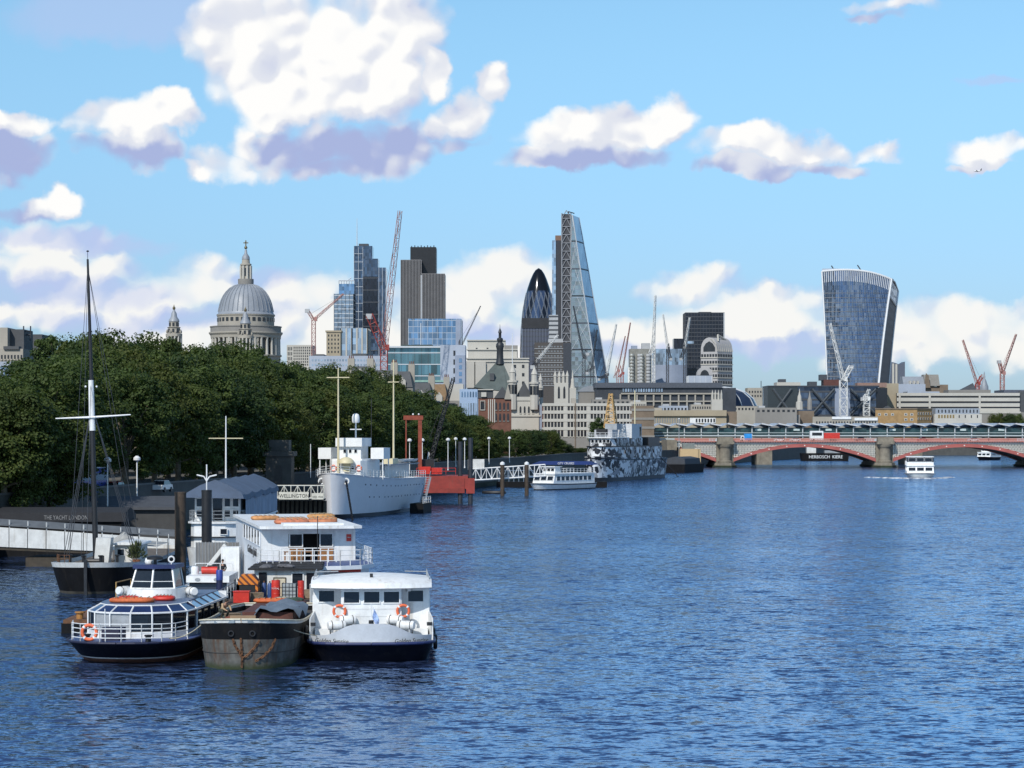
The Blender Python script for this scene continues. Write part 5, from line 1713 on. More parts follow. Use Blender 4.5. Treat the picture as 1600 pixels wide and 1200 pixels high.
for s in (-1, 1):
    for k in range(46):
        u = 0.65 * k / 45
        for q_ in range(3):
            x = s * (1.2 + 3.0 * min(1, u * 6) + 11 * u + rnd.uniform(-0.8, 0.8))
            y = -1.0 + 30 * u + rnd.uniform(-1, 1)
            r = rnd.uniform(0.3, 1.0) * (1.4 - u)
            wkm.lathe([(r, 0), (r * 0.6, 0.10 + 0.14 * (1 - u)), (0.03, 0.16 + 0.16 * (1 - u))], 7, (x, y, 0.004), 1.5, 1.0, rnd.random())
wo_ = wkm.build('wake_foam', wk_m, None, loc=(XX(1437, 650), 648, 0))
tag(wo_, 'broken white bow wave foam around the moving tour boat', 'foam', kind='stuff')
hk = thing('work_barge', 'black work barge with white lettering beyond the middle bridge arch', 'barge', (XX(1290, 1052), 1052, 0))
MB().frustum(-10, 10, 0, 9, -0.5, 3.4, -0.4, -0.4).build('hull', BLACK, hk)
text('lettering', 'HERBOSCH  KIERE', WHITE_P, hk, (0, -0.42, 1.1), 2.0, depth=0.02, sx=0.92)
MB().box(-8, -4, 2, 6, 3.4, 6.4).build('deckhouse', WHITE_D, hk)
MB().box(0, 7, 2, 6, 3.4, 4.6).build('deck_cargo', GREY_P, hk)

# ================================================================== dazzle-painted ship
ps = thing('dazzle_ship', 'moored ship painted in black and white dazzle camouflage with white deckhouses', 'ship', (XX(924, 607), 607, 0), -R(17))
dz_m, t, b = principled('dazzle_paint')
tc = t.new('ShaderNodeTexCoord').outputs['Object']
vo = t.new('ShaderNodeTexVoronoi', feature='F1', distance='CHEBYCHEV')
nz = t.noise(tc, 0.35, 3.0, 0.6, out='Color')
t.l.new(t.v('ADD', t.v('MULTIPLY', tc, (0.6, 0.32, 0.55)), t.v('SCALE', nz, scale=1.7)), vo.inputs['Vector'])
vo.inputs['Scale'].default_value = 1.35
cr_, cg_, cb2 = t.sep(vo.outputs['Color'])
wv = t.new('ShaderNodeTexWave', wave_type='BANDS', bands_direction='DIAGONAL')
t.l.new(t.v('ADD', tc, t.v('SCALE', nz, scale=4.0)), wv.inputs['Vector'])
wv.inputs['Scale'].default_value = 0.27
wv.inputs['Distortion'].default_value = 4.0
bands = t.rng(wv.outputs['Fac'], 0.45, 0.55)
c = t.mix(bands, (0.012, 0.014, 0.02), (0.52, 0.52, 0.52))
c = t.mix(t.rng(cr_, 0.62, 0.64), c, (0.27, 0.28, 0.30))
c = t.mix(t.rng(cg_, 0.70, 0.72), c, (0.70, 0.71, 0.72))
c = t.mix(t.rng(cb2, 0.74, 0.76), c, (0.010, 0.012, 0.018))
t.l.new(c, b.inputs['Base Color'])
b.inputs['Roughness'].default_value = 0.5
hp_ = Hull(74, 5.2, 5.9, 6.6, 5.6, 20, p=1.9, bwl=0.8, rake=0.4, sternL=14, sternk=0.7, nb=10, ns=10)
hp_.band('hull', dz_m, ps, 0.16, 1.0, m=5)
hp_.band('boot_topping', BLACKM, ps, -0.9, 0.16, m=2)
hp_.strip('belting', BLACKM, ps, 0.92, 0.16)
hp_.deck('deck', GREY_P, ps, 0.985)
hq = Hull(60, 4.9, 9.6, 9.8, 9.4, 16, p=2.0, bwl=1.0, rake=0, sternL=8, sternk=0.5)
m = MB()
for s in (-1, 1):
    m.loft([[(s * hq.hb(y), y + 4, 5.9), (s * hq.hb(y), y + 4, 8.9)] for y in hq.ys])
m.build('upper_hull', dz_m, ps, smooth=50)
m = MB().loft([[(-hq.hb(y) - 0.15, y + 3.8, 8.9), (hq.hb(y) + 0.15, y + 3.8, 8.9), (hq.hb(y) + 0.15, y + 3.8, 9.15), (-hq.hb(y) - 0.15, y + 3.8, 9.15)] for y in hq.ys], closed=True, caps=True)
m.build('upper_deck', BLACKM, ps)
MB().prism([(-3.6, 40), (-3.6, 11), (-2.6, 9), (2.6, 9), (3.6, 11), (3.6, 40)], 9.15, 11.2).build('deckhouse', dz_m, ps)
for k in range(5):
    window(ps, -2.1 + 1.05 * k, 8.97, 10.4, 0.7, 0.8, fr=0.08)
MB().prism([(-4.0, 24), (-4.0, 10), (-3, 8.4), (3, 8.4), (4.0, 10), (4.0, 24)], 11.2, 11.4).build('bridge_deck', WB, ps)
MB().rail([(-3.9, 24, 11.4), (-3.9, 10, 11.4), (-2.9, 8.6, 11.4), (2.9, 8.6, 11.4), (3.9, 10, 11.4), (3.9, 24, 11.4)], 1.2, 0.05, 2, 1.5).build('bridge_rail', WB, ps)
MB().box(-2.4, 2.4, 12, 18, 11.4, 13.4).build('wheelhouse', paint('ship_grey_house', (0.34, 0.35, 0.37), 0.6, 0.2, 1.0), ps)
MB().prism([(-1.9, 11.9), (1.2, 11.9), (0.9, 11.3), (-1.6, 11.3)], 12.2, 13.6).build('dark_dodger', BLACKM, ps)
MB().box(-0.6, 2.6, 16, 20, 13.4, 15.0).build('upper_house', GREY_P, ps)
MB().box(-3.4, 3.4, 29, 40, 11.2, 15.0).build('white_event_box', paint('grey_white_box', (0.52, 0.53, 0.54), 0.6, 0.1), ps)
MB().box(3.41, 3.44, 37.6, 39.4, 11.6, 14.2).build('dark_slot', GLASS_D, ps)
MB().box(-4.6, 4.6, 43, 56, 9.15, 11.4).build('after_awning', BLACKM, ps)
MB().lattice((-0.2, 20.5, 14), (-0.2, 20.5, ZZ(615, 628)), 3.0, 8, 0.16, 4, 0.7).build('tripod_mast', paint('buff_mast', (0.48, 0.30, 0.12), 0.6), ps)
MB().bar((3.0, 34, 11), (3.0, 34, 24), 0.16, 6).build('after_mast', CREAM_P, ps)
MB().bar((5.0, 55, 6), (9.0, 60, 0.2), 0.1, 4).build('stern_boom', BLACKM, ps)
for k in range(7):
    window(ps, 4.9, 16 + 5.2 * k, 7.6, 1.2, 0.8, rz=PI / 2, frame=dz_m, fr=0.06)

dk = thing('dark_barge', 'dark covered barge moored between the dazzle ship and the tan box', 'barge', (XX(1052, 745), 745, 0), -R(20))
MB().frustum(-3.6, 3.6, 0, 22, -0.5, 2.6, -0.3, -0.5).build('hull', BLACK, dk)
MB().prismy([(-3.3, 2.6), (3.3, 2.6), (3.1, 4.4), (0, 5.0), (-3.1, 4.4)], 2, 20).build('cover', paint('dark_cover', (0.035, 0.04, 0.05), 0.7), dk)
tbx = thing('pier_kiosk', 'tan box on dark stilts at the river end of the bridge', 'kiosk', (XX(1079, 800), 800, 0))
MB().box(-3.5, 2.6, 0, 7, 2.6, 7.1).build('box', paint('tan_boarding', (0.48, 0.34, 0.18), 0.7, 0.06), tbx)
MB().box(2.6, 3.5, 0.4, 7, 2.6, 7.1).build('box_end', paint('tan_boarding_shaded', (0.40, 0.29, 0.16), 0.7, 0.06), tbx)  # right end in darker tan, its shade painted into the colour
MB().box(-3.6, 3.6, -0.1, 7.1, 1.8, 2.6).build('platform', TIMBER, tbx)
for x in (-2.9, -1.0, 1.0, 2.9):
    MB().box(x - 0.35, x + 0.35, 0.2, 0.9, -2, 1.8).build('stilt', TIMBER, tbx)
MB().box(-2.6, 1.6, 1.5, 5, 7.1, 9.0).build('cabin', paint('grey_green_cabin', (0.16, 0.18, 0.17), 0.6), tbx)

# ================================================================== road bridge of red and white iron arches
YB = 858.0
XB = lambda px: XX(px, YB)
P0, SP = XB(1132.5), XB(1382) - XB(1132.5)
rb = thing('road_bridge', 'red and white iron arch road bridge on stone piers across the river', 'bridge', (P0, YB, 0))
RIB = paint('bridge_red', (0.33, 0.085, 0.068), 0.5, 0.15, 0.3)
PINK = paint('bridge_pink', (0.44, 0.18, 0.14), 0.6, 0.12, 0.4)
LATT = paint('bridge_white', (0.74, 0.71, 0.63), 0.6, 0.08, 0.4)
STONE = paint('pier_stone', (0.19, 0.165, 0.125), 0.85, 0.3, 0.5, streak=0.4, scol=(0.05, 0.05, 0.035))
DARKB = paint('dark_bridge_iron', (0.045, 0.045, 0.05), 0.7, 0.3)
pw = 3.1
WB_ = 32.0
zs_, zc = 2.0, 7.3


def arch(x0, x1, x):
    u = (x - x0) / (x1 - x0) * 2 - 1
    return zs_ + (zc - zs_) * (1 - abs(u) ** 2.0)


spans = [(-SP + pw, -pw), (pw, SP - pw), (SP + pw, 2 * SP - pw), (2 * SP + pw, 3 * SP - pw)]
for si, (x0, x1) in enumerate(spans):
    n_ = 28
    xs = [x0 + (x1 - x0) * i / n_ for i in range(n_ + 1)]
    if si == 0:
        xs = [x for x in xs if x > -17.5]
    for j, yy in enumerate((0, 8, 16, 24, WB_ - 0.6)):
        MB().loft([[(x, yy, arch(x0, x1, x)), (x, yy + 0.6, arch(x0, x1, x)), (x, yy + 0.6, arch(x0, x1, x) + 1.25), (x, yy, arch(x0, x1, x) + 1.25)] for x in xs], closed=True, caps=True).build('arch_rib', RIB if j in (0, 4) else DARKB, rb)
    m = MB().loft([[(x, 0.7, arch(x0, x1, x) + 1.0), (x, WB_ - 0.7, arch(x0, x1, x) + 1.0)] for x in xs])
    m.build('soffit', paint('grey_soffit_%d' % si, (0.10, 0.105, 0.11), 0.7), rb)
    # spandrel: dark void behind a white lattice
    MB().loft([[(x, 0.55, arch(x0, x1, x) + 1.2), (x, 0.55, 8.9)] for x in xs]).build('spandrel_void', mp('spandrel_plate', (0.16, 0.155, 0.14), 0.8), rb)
    lt = MB()
    st_ = 1.1
    k = int((x0 - 12) / st_)
    z_top = 8.75
    while k * st_ < x1 + 12:
        for sgn in (1, -1):
            xa = k * st_
            pts = []
            for i in range(61):
                z = 2.2 + (z_top - 2.2) * i / 60
                x = xa + sgn * (z - 2.2) * 0.75
                ok = x0 <= x <= x1 and z > arch(x0, x1, x) + 1.2 and (si > 0 or x > -17)
                pts.append((x, z) if ok else None)
            run = [p for p in pts if p]
            if len(run) > 1:
                (xa_, za), (xb, zb) = run[0], run[-1]
                lt.add([(xa_ - 0.37, 0.30, za), (xa_ + 0.37, 0.30, za), (xb + 0.37, 0.30, zb), (xb - 0.37, 0.30, zb)], [(0, 1, 2, 3)])
        k += 1
    lt.build('spandrel_lattice', LATT, rb, kind='stuff')
    xl, xr_ = xs[0], xs[-1]
    MB().box(xl, xr_, 0.1, 0.4, 8.7, 8.9).build('lattice_top_rail', LATT, rb)
    rs = MB().lathe([(0.22, 0), (0.22, 0.1)], 8).mesh('rib_rosette', LATT)
    for i in range(1, 8):
        x = x0 + (x1 - x0) * i / 8
        if x > xl:
            place('rib_rosette', rs, rb, (x, 0.0, arch(x0, x1, x) + 0.62), rot=(R(90), 0, 0))
    dn = MB()
    for i in range(int((xr_ - xl) / 0.9)):
        dn.box(xl + 0.9 * i + 0.2, xl + 0.9 * i + 0.62, -0.45, 0.35, 8.92, 9.25)
    dn.build('cornice_brackets', PINK, rb, kind='stuff')
    MB().box(xl, xr_, -0.7, 0.5, 9.25, 9.5).build('cornice', PINK, rb)
    bal = MB()
    for i in range(int((xr_ - xl) / 0.55)):
        bal.box(xl + 0.55 * i + 0.1, xl + 0.55 * i + 0.38, -0.25, -0.05, 9.5, 10.25)
    bal.build('balusters', PINK, rb, kind='stuff')
    MB().box(xl, xr_, -0.35, 0.1, 10.25, 10.45).build('hand_rail', PINK, rb)
    MB().box(xl, xr_, WB_ - 0.3, WB_, 9.5, 10.45).build('far_parapet', PINK, rb)
MB().box(-17.5, 3 * SP, 0.5, WB_ - 0.5, 9.0, 9.3).build('carriageway', road_m, rb)
for k in range(4):
    px = k * SP
    MB().prism([(px - 4.4, -1), (px - 2.2, -5), (px + 2.2, -5), (px + 4.4, -1), (px + 4.4, WB_ + 1), (px - 4.4, WB_ + 1)], -3, 1.7, [(px - 3.6, -0.8), (px - 1.9, -4.2), (px + 1.9, -4.2), (px + 3.6, -0.8), (px + 3.6, WB_), (px - 3.6, WB_)]).build('pier_base', STONE, rb)
    MB().prism([(px - 4.5, -1), (px - 2.25, -5.1), (px + 2.25, -5.1), (px + 4.5, -1), (px + 4.5, WB_ + 1.1), (px - 4.5, WB_ + 1.1)], -3, 0.7, [(px - 4.2, -1), (px - 2.1, -4.9), (px + 2.1, -4.9), (px + 4.2, -1), (px + 4.2, WB_ + 0.8), (px - 4.2, WB_ + 0.8)]).build('tide_mark', TIDE, rb)
    MB().box(px - 3.15, px + 3.15, 0, WB_, 1.7, 8.8).build('pier', STONE, rb)
    MB().lathe([(2.6, 1.7), (2.7, 2.2), (2.1, 2.5), (2.0, 6.9), (2.1, 7.0), (2.7, 7.7), (2.75, 8.4)], 14, (px, -1.2, 0)).build('pier_column', STONE, rb, smooth=40)
    MB().box(px - 3.1, px + 3.1, -3.6, 1.0, 8.4, 9.3).build('pier_capital', STONE, rb)
    MB().box(px - 2.8, px + 2.8, -3.3, 0.6, 9.3, 11.0).build('pulpit', STONE, rb)
MB().box(-SP * 0.5 + 8, -17.4, -1, WB_, -2, 9.9).build('abutment', STONE, rb)


def vehicle(name, label, cat, loc, rz, parts, wheels, group=None):
    o = thing(name, label, cat, loc, rz, group)
    for nm, mat, mb in parts:
        mb.build(nm, mat, o)
    tyr = MB().bar((0, -0.14, 0), (0, 0.14, 0), 1.0, 12).mesh('wheel', BLACKM)
    for x, y, r in wheels:
        place('wheel', tyr, o, (x, y, r), scale=(r, 1, r))
    return o


TYW = [(x, y, 0.5) for x in (-4.0, 2.5, 3.8) for y in (-1.15, 1.15)]
vehicle('tanker_lorry', 'red articulated lorry with white cab crossing the road bridge', 'lorry', (XX(1288, 864), 864, 9.3), 0, [
    ('cab', WHITE_P, MB().frustum(-5.4, -0.4, -1.2, 1.2, 0.6, 3.9, 0.15, 0.05)), ('cab_window', GLASS_D, MB().box(-4.6, -1.0, -1.23, -1.18, 2.2, 3.3)),
    ('load', RED_P, MB().box(-0.3, 5.5, -1.2, 1.2, 1.0, 3.2)), ('chassis', BLACKM, MB().box(-5.2, 5.4, -1.0, 1.0, 0.4, 0.6))], TYW)
vehicle('box_van', 'bright blue box van with white cab near the left end of the road bridge', 'van', (XX(1167, 864), 864, 9.3), 0, [
    ('box_body', paint('sky_blue_paint', (0.02, 0.24, 0.62), 0.4), MB().box(-1.0, 1.7, -1.0, 1.0, 0.6, 2.9)), ('cab', WHITE_P, MB().frustum(-2.6, -1.05, -0.95, 0.95, 0.5, 2.0, 0.5, 0.05, 0.0)),
    ('window', GLASS_D, MB().box(-2.0, -1.3, -0.99, -0.93, 1.3, 1.8))], [(-1.9, -0.85, 0.4), (1.0, -0.85, 0.4), (-1.9, 0.85, 0.4), (1.0, 0.85, 0.4)])


def car(label, loc, col, rz=0.0, group='cars on the road bridge'):
    pm_ = paint('car_paint_%d' % len(bpy.data.materials), col, 0.3, 0.05)
    return vehicle('car', label, 'car', loc, rz, [
        ('body', pm_, MB().frustum(-2.1, 2.1, -0.88, 0.88, 0.35, 0.95, 0.1, 0.06)), ('cabin', GLASS_D, MB().frustum(-1.3, 1.6, -0.8, 0.8, 0.95, 1.42, 0.5, 0.14)),
        ('roof', pm_, MB().box(-0.8, 1.1, -0.66, 0.66, 1.42, 1.47))], [(-1.3, -0.82, 0.32), (1.3, -0.82, 0.32), (-1.3, 0.82, 0.32), (1.3, 0.82, 0.32)], group)


for px, col, nm in ((1218, (0.7, 0.7, 0.7), 'white car nearest the middle of the left arch on the road bridge'), (1243, (0.6, 0.62, 0.63), 'silver car just left of the red lorry on the road bridge'), (1345, (0.03, 0.03, 0.035), 'dark car just left of the middle bridge pier'), (1440, (0.3, 0.02, 0.02), 'red car right of the middle bridge pier'), (1520, (0.5, 0.52, 0.55), 'pale grey car toward the right end of the road bridge')):
    car(nm, (XX(px, 864), 863 + 2 * (px % 2), 9.3), col)
for k, px in enumerate((1190, 1204, 1226, 1256, 1330, 1356, 1410, 1425, 1470, 1490, 1545, 1575)):
    person((XX(px, 859.6), 859.6, 9.3), R(90 if k % 2 else -90), 'pedestrian on the road bridge, number %s from the left along the parapet' % ('one', 'two', 'three', 'four', 'five', 'six', 'seven', 'eight', 'nine', 'ten', 'eleven', 'twelve')[k],
           mp('coat_%d' % (k % 4), ((0.03, 0.03, 0.04), (0.4, 0.4, 0.38), (0.15, 0.04, 0.04), (0.05, 0.07, 0.14))[k % 4], 0.9), mp('jeans', (0.03, 0.04, 0.07), 0.9), group='people on the road bridge')

# ================================================================== station on the rail bridge behind
YR = 930.0
rs_ = thing('station_bridge', 'long railway station bridge with a row of sawtooth canopy roofs', 'bridge', (XX(990, YR), YR, 0))
xq = lambda px: XX(px, YR) - XX(990, YR)
SILV = paint('silver_roof', (0.33, 0.355, 0.40), 0.35, 0.1, 0.2)
TEAL = glass('teal_station_glass', (0.03, 0.07, 0.075), 0.25, 0.1, (1.6, 1.6, 1.5), 0.05)
PALE = paint('pale_grey_steel', (0.42, 0.46, 0.47), 0.5, 0.1)
bay = xq(1016.4)
xe = xq(1640)
nb_ = int(xe / bay) + 1
roof_m = MB().loft([[(0.0, -1.0, 14.6), (0.0, 26, 14.6)], [(bay * 0.55, -1.4, 16.15), (bay * 0.55, 26, 16.15)], [(bay * 1.12, -1.6, 15.1), (bay * 1.12, 26, 15.1)],
                    [(bay * 1.12, -1.6, 14.6), (bay * 1.12, 26, 14.6)], [(bay * 0.55, -1.4, 16.3), (bay * 0.55, 26, 16.3)], [(0.05, -1.0, 14.3), (0.05, 26, 14.3)]], closed=False)
roof_m.add([(0.0, -1.0, 14.6), (bay * 0.55, -1.4, 16.15), (bay * 1.12, -1.6, 15.3), (bay * 1.12, -1.6, 14.9), (bay * 0.55, -1.4, 15.9), (0.05, -1.0, 14.3)], [(0, 1, 2, 3, 4, 5)])
roof_m = roof_m.mesh('canopy_roof', SILV)
fas_m = MB().prismy([(bay * 0.5, 15.9), (bay * 0.58, 16.35), (bay * 1.2, 15.4), (bay * 1.2, 15.0)], -1.9, -1.45).mesh('canopy_fascia', paint('white_fascia', (0.52, 0.53, 0.55), 0.4, 0.05))
gls_m = box(0.25, bay - 0.25, 0.2, 0.3, 11.6, 14.5).mesh('glass_wall', TEAL)
col_m = box(-0.2, 0.2, -0.5, 0.1, 9.0, 15.2).mesh('column', PALE)
bk_m = box(0.0, bay, 8, 8.2, 10.6, 14.4).mesh('platform_back', paint('dark_platform', (0.03, 0.04, 0.042), 0.6, 0.5, 0.4))
for k in range(nb_):
    place('canopy_roof', roof_m, rs_, (k * bay, 0, 0))
    place('canopy_fascia', fas_m, rs_, (k * bay, 0, 0))
    place('glass_wall', gls_m, rs_, (k * bay, 0, 0))
    place('column', col_m, rs_, (k * bay, 0, 0))
    place('platform_back', bk_m, rs_, (k * bay, 0, 0))
MB().box(0, xe, -0.9, 0.5, 11.1, 11.6).build('edge_beam', PALE, rs_)
MB().box(0, xe, -0.9, -0.6, 12.4, 12.6).build('hand_rail', PALE, rs_)
MB().box(-2, xe, -0.4, 24, 9.2, 10.4).build('deck_girder', PALE, rs_)
MB().box(-2, xe, 0, 24, 7.2, 8.6).build('lower_girder', paint('grey_girder', (0.12, 0.13, 0.13), 0.7), rs_)
for k in range(4):
    MB().box(xq(1195 + 235 * k) - 3, xq(1195 + 235 * k) + 3, 1, 23, -3, 7.2).build('pier', STONE, rs_)
for k, px in enumerate((1180, 1240, 1290, 1390, 1440, 1500, 1560)):
    MB().box(xq(px), xq(px) + 2.4, 0.05, 0.14, 13.3, 14.1).build('station_sign', paint('pale_sign_%d' % k, (0.45, 0.55, 0.55), 0.5), rs_)
for k, (px, hh) in enumerate(((1061, 0), (1070, 0), (1230, 0))):
    pass
lpx = thing('lamp_post', 'tall thin grey lamp post in front of the station bridge', 'lamp', (XX(1061, 845), 845, 5.2))
MB().bar((0, 0, -4), (0, 0, ZZ(655, 845) - 5.2), 0.2, 6, 0.12).build('post', GREY_P, lpx)
MB().ball((0, 0, ZZ(655, 845) - 5.1), 0.3, 8, 6).build('lamp', WHITE_P, lpx)

# ================================================================== trees along the embankment
lm_, t, b = principled('plane_leaves')
pos = t.new('ShaderNodeNewGeometry').outputs['Position']
oi = t.new('ShaderNodeObjectInfo').outputs['Random']
n1 = t.noise(pos, 0.22, 4.0, 0.62)
n2 = t.noise(pos, 2.2, 2.0, 0.6)
c = t.mix(t.rng(n1, 0.32, 0.68), (0.020, 0.041, 0.011), (0.090, 0.122, 0.032))
c = t.mix(t.rng(n2, 0.35, 0.7, 0.0, 0.5), c, (0.045, 0.075, 0.016))
c = t.mix(t.rng(oi, 0.35, 1.0, 0.0, 0.65), c, (0.070, 0.078, 0.016))
c = t.mix(t.rng(oi, 0.30, 0.0, 0.0, 0.6), c, (0.016, 0.036, 0.014))
t.l.new(c, b.inputs['Base Color'])
b.inputs['Roughness'].default_value = 0.65
b.inputs['Specular IOR Level'].default_value = 0.25
tr = t.new('ShaderNodeBsdfTranslucent')
t.l.new(t.mix(1.0, c, (1.3, 1.5, 0.6), 'MULTIPLY'), tr.inputs['Color'])
mx = t.new('ShaderNodeMixShader')
mx.inputs[0].default_value = 0.28
t.l.new(b.outputs[0], mx.inputs[1])
t.l.new(tr.outputs[0], mx.inputs[2])
t.l.new(mx.outputs[0], t.n['Material Output'].inputs['Surface'])
BARK = paint('plane_bark', (0.13, 0.11, 0.08), 0.9, 0.4, 2.0)


def tree_meshes(seed, nclump=120, nleaf=175):
    """crown of unit-ish size: half-width 6.5, from z=4 to z=19"""
    rd = random.Random(seed)
    cr = MB()
    tips = []
    lobes = [(rd.uniform(0, 6.28), rd.uniform(0.75, 1.12)) for _ in range(7)]
    for k in range(nclump):
        a = rd.uniform(0, 2 * PI)
        u = rd.uniform(-1.0, 1.0)
        rr = 0.55 + 0.45 * rd.random() ** 0.6
        lob = 1.0
        for la, lr in lobes:
            d = abs((a - la + PI) % (2 * PI) - PI)
            if d < 0.5:
                lob = lr
        w = math.sqrt(max(0, 1 - u * u * 0.85)) * lob
        c = Vector((6.0 * rr * w * math.cos(a), 6.0 * rr * w * math.sin(a), 10.6 + (7.3 if u > 0 else 8.6) * u * rr))
        tips.append(c)
        cs = rd.choice((0.7, 0.9, 1.1, 1.3, 1.7, 2.1))
        for j in range(nleaf):
            d = Vector((rd.gauss(0, 1), rd.gauss(0, 1), rd.gauss(0.25, 0.9)))
            d.normalize()
            p = c + Vector((d.x * cs * 1.15, d.y * cs * 1.15, d.z * cs * 0.75)) * (0.55 + 0.55 * rd.random())
            n = (d + Vector((rd.gauss(0, 0.5), rd.gauss(0, 0.5), rd.gauss(0.35, 0.4)))).normalized()
            s1 = n.orthogonal().normalized()
            s1 = (Matrix.Rotation(rd.uniform(0, 6.28), 3, n) @ s1)
            s2 = n.cross(s1)
            r = rd.uniform(0.09, 0.22)
            cr.add([p + s1 * r * 1.3, p + s2 * r, p - s1 * r * 1.1, p - s2 * r], [(0, 1, 2, 3)])
    me = bpy.data.meshes.new('crown')
    me.from_pydata(cr.v, [], cr.f)
    me.materials.append(lm_)
    tk = MB()
    pts = [Vector((0, 0, 0)), Vector((0.1, 0.05, 2.2)), Vector((0.0, 0.1, 4.6)), Vector((0.15, -0.1, 7.5)), Vector((0, 0, 11))]
    rad = [0.55, 0.42, 0.36, 0.26, 0.12]
    for i in range(4):
        tk.bar(pts[i], pts[i + 1], rad[i], 9, rad[i + 1])
    for c in rd.sample(tips, 16):
        z = rd.uniform(4.0, 8.5)
        s0 = Vector((0.05, 0, z))
        md = s0.lerp(c, 0.5) + Vector((0, 0, 0.6))
        tk.bar(s0, md, 0.17, 6, 0.11).bar(md, c, 0.11, 5, 0.04)
    return me, tk.mesh('trunk', BARK, 50)


TREES = [tree_meshes(s) for s in (1, 2, 3, 4, 5)]
TOP = [(-80, 590), (0, 578), (45, 560), (60, 524), (105, 526), (130, 542), (170, 530), (250, 528), (300, 545), (330, 533), (390, 545), (410, 556), (450, 573), (500, 578), (560, 582), (600, 590), (640, 605), (690, 622), (740, 642), (790, 656), (850, 668), (885, 690), (920, 700)]


def topy(px):
    for (a, b2), (c, d) in zip(TOP[:-1], TOP[1:]):
        if a <= px <= c:
            return b2 + (d - b2) * (px - a) / (c - a)
    return 600


ORD = 'first second third fourth fifth sixth seventh eighth ninth tenth eleventh twelfth thirteenth fourteenth fifteenth sixteenth seventeenth eighteenth nineteenth twentieth'.split()


def ordn(k):
    if k < 20:
        return ORD[k]
    tens = ('twenty', 'thirty', 'forty', 'fifty')[(k + 1) // 10 - 2]
    u = (k + 1) % 10
    return (tens[:-1] + 'ieth') if u == 0 else tens + '-' + ORD[u - 1]


def tree(X, Y, ztop, wid, v, label, group, base=LAND):
    o = thing('plane_tree', label, 'tree', (X, Y, base), random.uniform(0, 6.28), group)
    k = (ztop - base) / 17.9
    o.scale = (wid / 6.6, wid / 6.6, k)
    place('crown', TREES[v][0], o)
    place('trunk', TREES[v][1], o)
    return o


rnd = random.Random(21)
vv = 0
for row, (off, sp, dy, nm) in enumerate(((4.0, 10.5, 46, 'front row by the river wall'), (24, 11.5, 16, 'second row across the road'), (46, 14, 4, 'third row in the gardens'), (74, 17, 0, 'back row in the gardens'))):
    Y = 215.0
    cnt = 0
    while Y < 712:
        X = quay_x(Y) - off + rnd.uniform(-1.5, 1.5)
        yy = Y + rnd.uniform(-2, 2)
        px = 800 + F * X / yy
        if -90 < px < 900:
            zt = ZZ(topy(px) + dy * (1.0 if px > 60 else 0.6) * min(1, 330 / yy) + rnd.choice((-7, -3, 0, 4, 10, 16)), yy)
            zt = max(min(zt, 33.0), LAND + 8.0)
            if row == 0:
                zt = min(zt, LAND + 18.5)
            if px < 62 and row > 0:
                zt = min(zt, ZZ(590, yy))
            wid = (zt - LAND) * 0.40 * rnd.uniform(0.8, 1.25)
            tree(X, yy, zt, min(wid, 7.5), vv % 5, 'green plane tree, %s from the left in the %s' % (ordn(cnt), nm), 'plane trees along the embankment')
            vv += 1
            cnt += 1
        Y += sp * rnd.uniform(0.85, 1.15)
tree(XX(938, 745), 745, ZZ(655, 745), 4.2, 1, 'dark round tree standing alone in front of the white arcaded building', 'plane trees along the embankment')
tree(XX(945, 752), 752, ZZ(665, 752), 3.6, 3, 'lower dark tree just right of the lone round tree', 'plane trees along the embankment')

for k, (px, ty, Y) in enumerate(((-30, 606, 249), (8, 598, 252), (44, 622, 256), (82, 640, 259))):
    tree(quay_x(Y) - 0.3 + 0.2 * k if px < 0 else max(quay_x(Y) - 0.3, XX(px, Y)) - 0.2, Y, ZZ(ty, Y), 5.6, (k + 2) % 5, 'leafy tree hanging over the river wall at the left edge, %s from the left' % ordn(k), 'plane trees along the embankment', base=LAND - 1.6)
for k, (px, Y, ty, w_) in enumerate(((868, 726, 686, 4.2), (884, 733, 694, 3.6), (898, 742, 700, 3.2), (912, 752, 700, 3.0))):
    tree(XX(px, Y), Y, ZZ(ty, Y), w_, k, 'low bushy tree in front of the arcaded building base, %s from the left' % ordn(k), 'plane trees along the embankment')

# ---- under the trees: lamps and vehicles
lp_m = MB().lathe([(0.16, 0), (0.09, 0.5), (0.07, 4.6)], 8).mesh('post', WHITE_P, 40)
lh_m = MB().lathe([(0.10, 4.6), (0.42, 4.75), (0.42, 4.95), (0.15, 5.15)], 10).mesh('lamp_head', WHITE_P, 40)
for k, (px, Y) in enumerate(((44, 262), (168, 262), (214, 275), (700, 470), (712, 520), (726, 500), (764, 560), (796, 590), (640, 430), (660, 440))):
    o = thing('lamp_post', 'white lamp post under the embankment trees, %s from the left' % ordn(k), 'lamp', (XX(px, Y), Y, LAND - (1.6 if k < 3 else 0)), 0, 'lamp posts along the embankment')
    place('post', lp_m, o, scale=(1, 1, 1.25))
    place('lamp_head', lh_m, o, scale=(1, 1, 1.25))
vehicle('coach', 'blue coach parked under the trees behind the tall black mast', 'coach', (XX(133, 288), 288, LAND), R(80), [
    ('body', paint('coach_blue', (0.03, 0.06, 0.30), 0.35), MB().box(-4.5, 4.5, -1.2, 1.2, 0.5, 3.2)), ('windows', GLASS_D, MB().box(-4.3, 4.3, -1.23, 1.23, 1.7, 2.6)), ('roof', WHITE_P, MB().box(-4.4, 4.4, -1.1, 1.1, 3.2, 3.3))],
    [(-3, -1.1, 0.5), (3, -1.1, 0.5), (-3, 1.1, 0.5), (3, 1.1, 0.5)])
car('red car parked under the trees left of the floating restaurant', (XX(180, 292), 292, LAND), (0.45, 0.02, 0.02), R(82), 'cars parked under the trees')
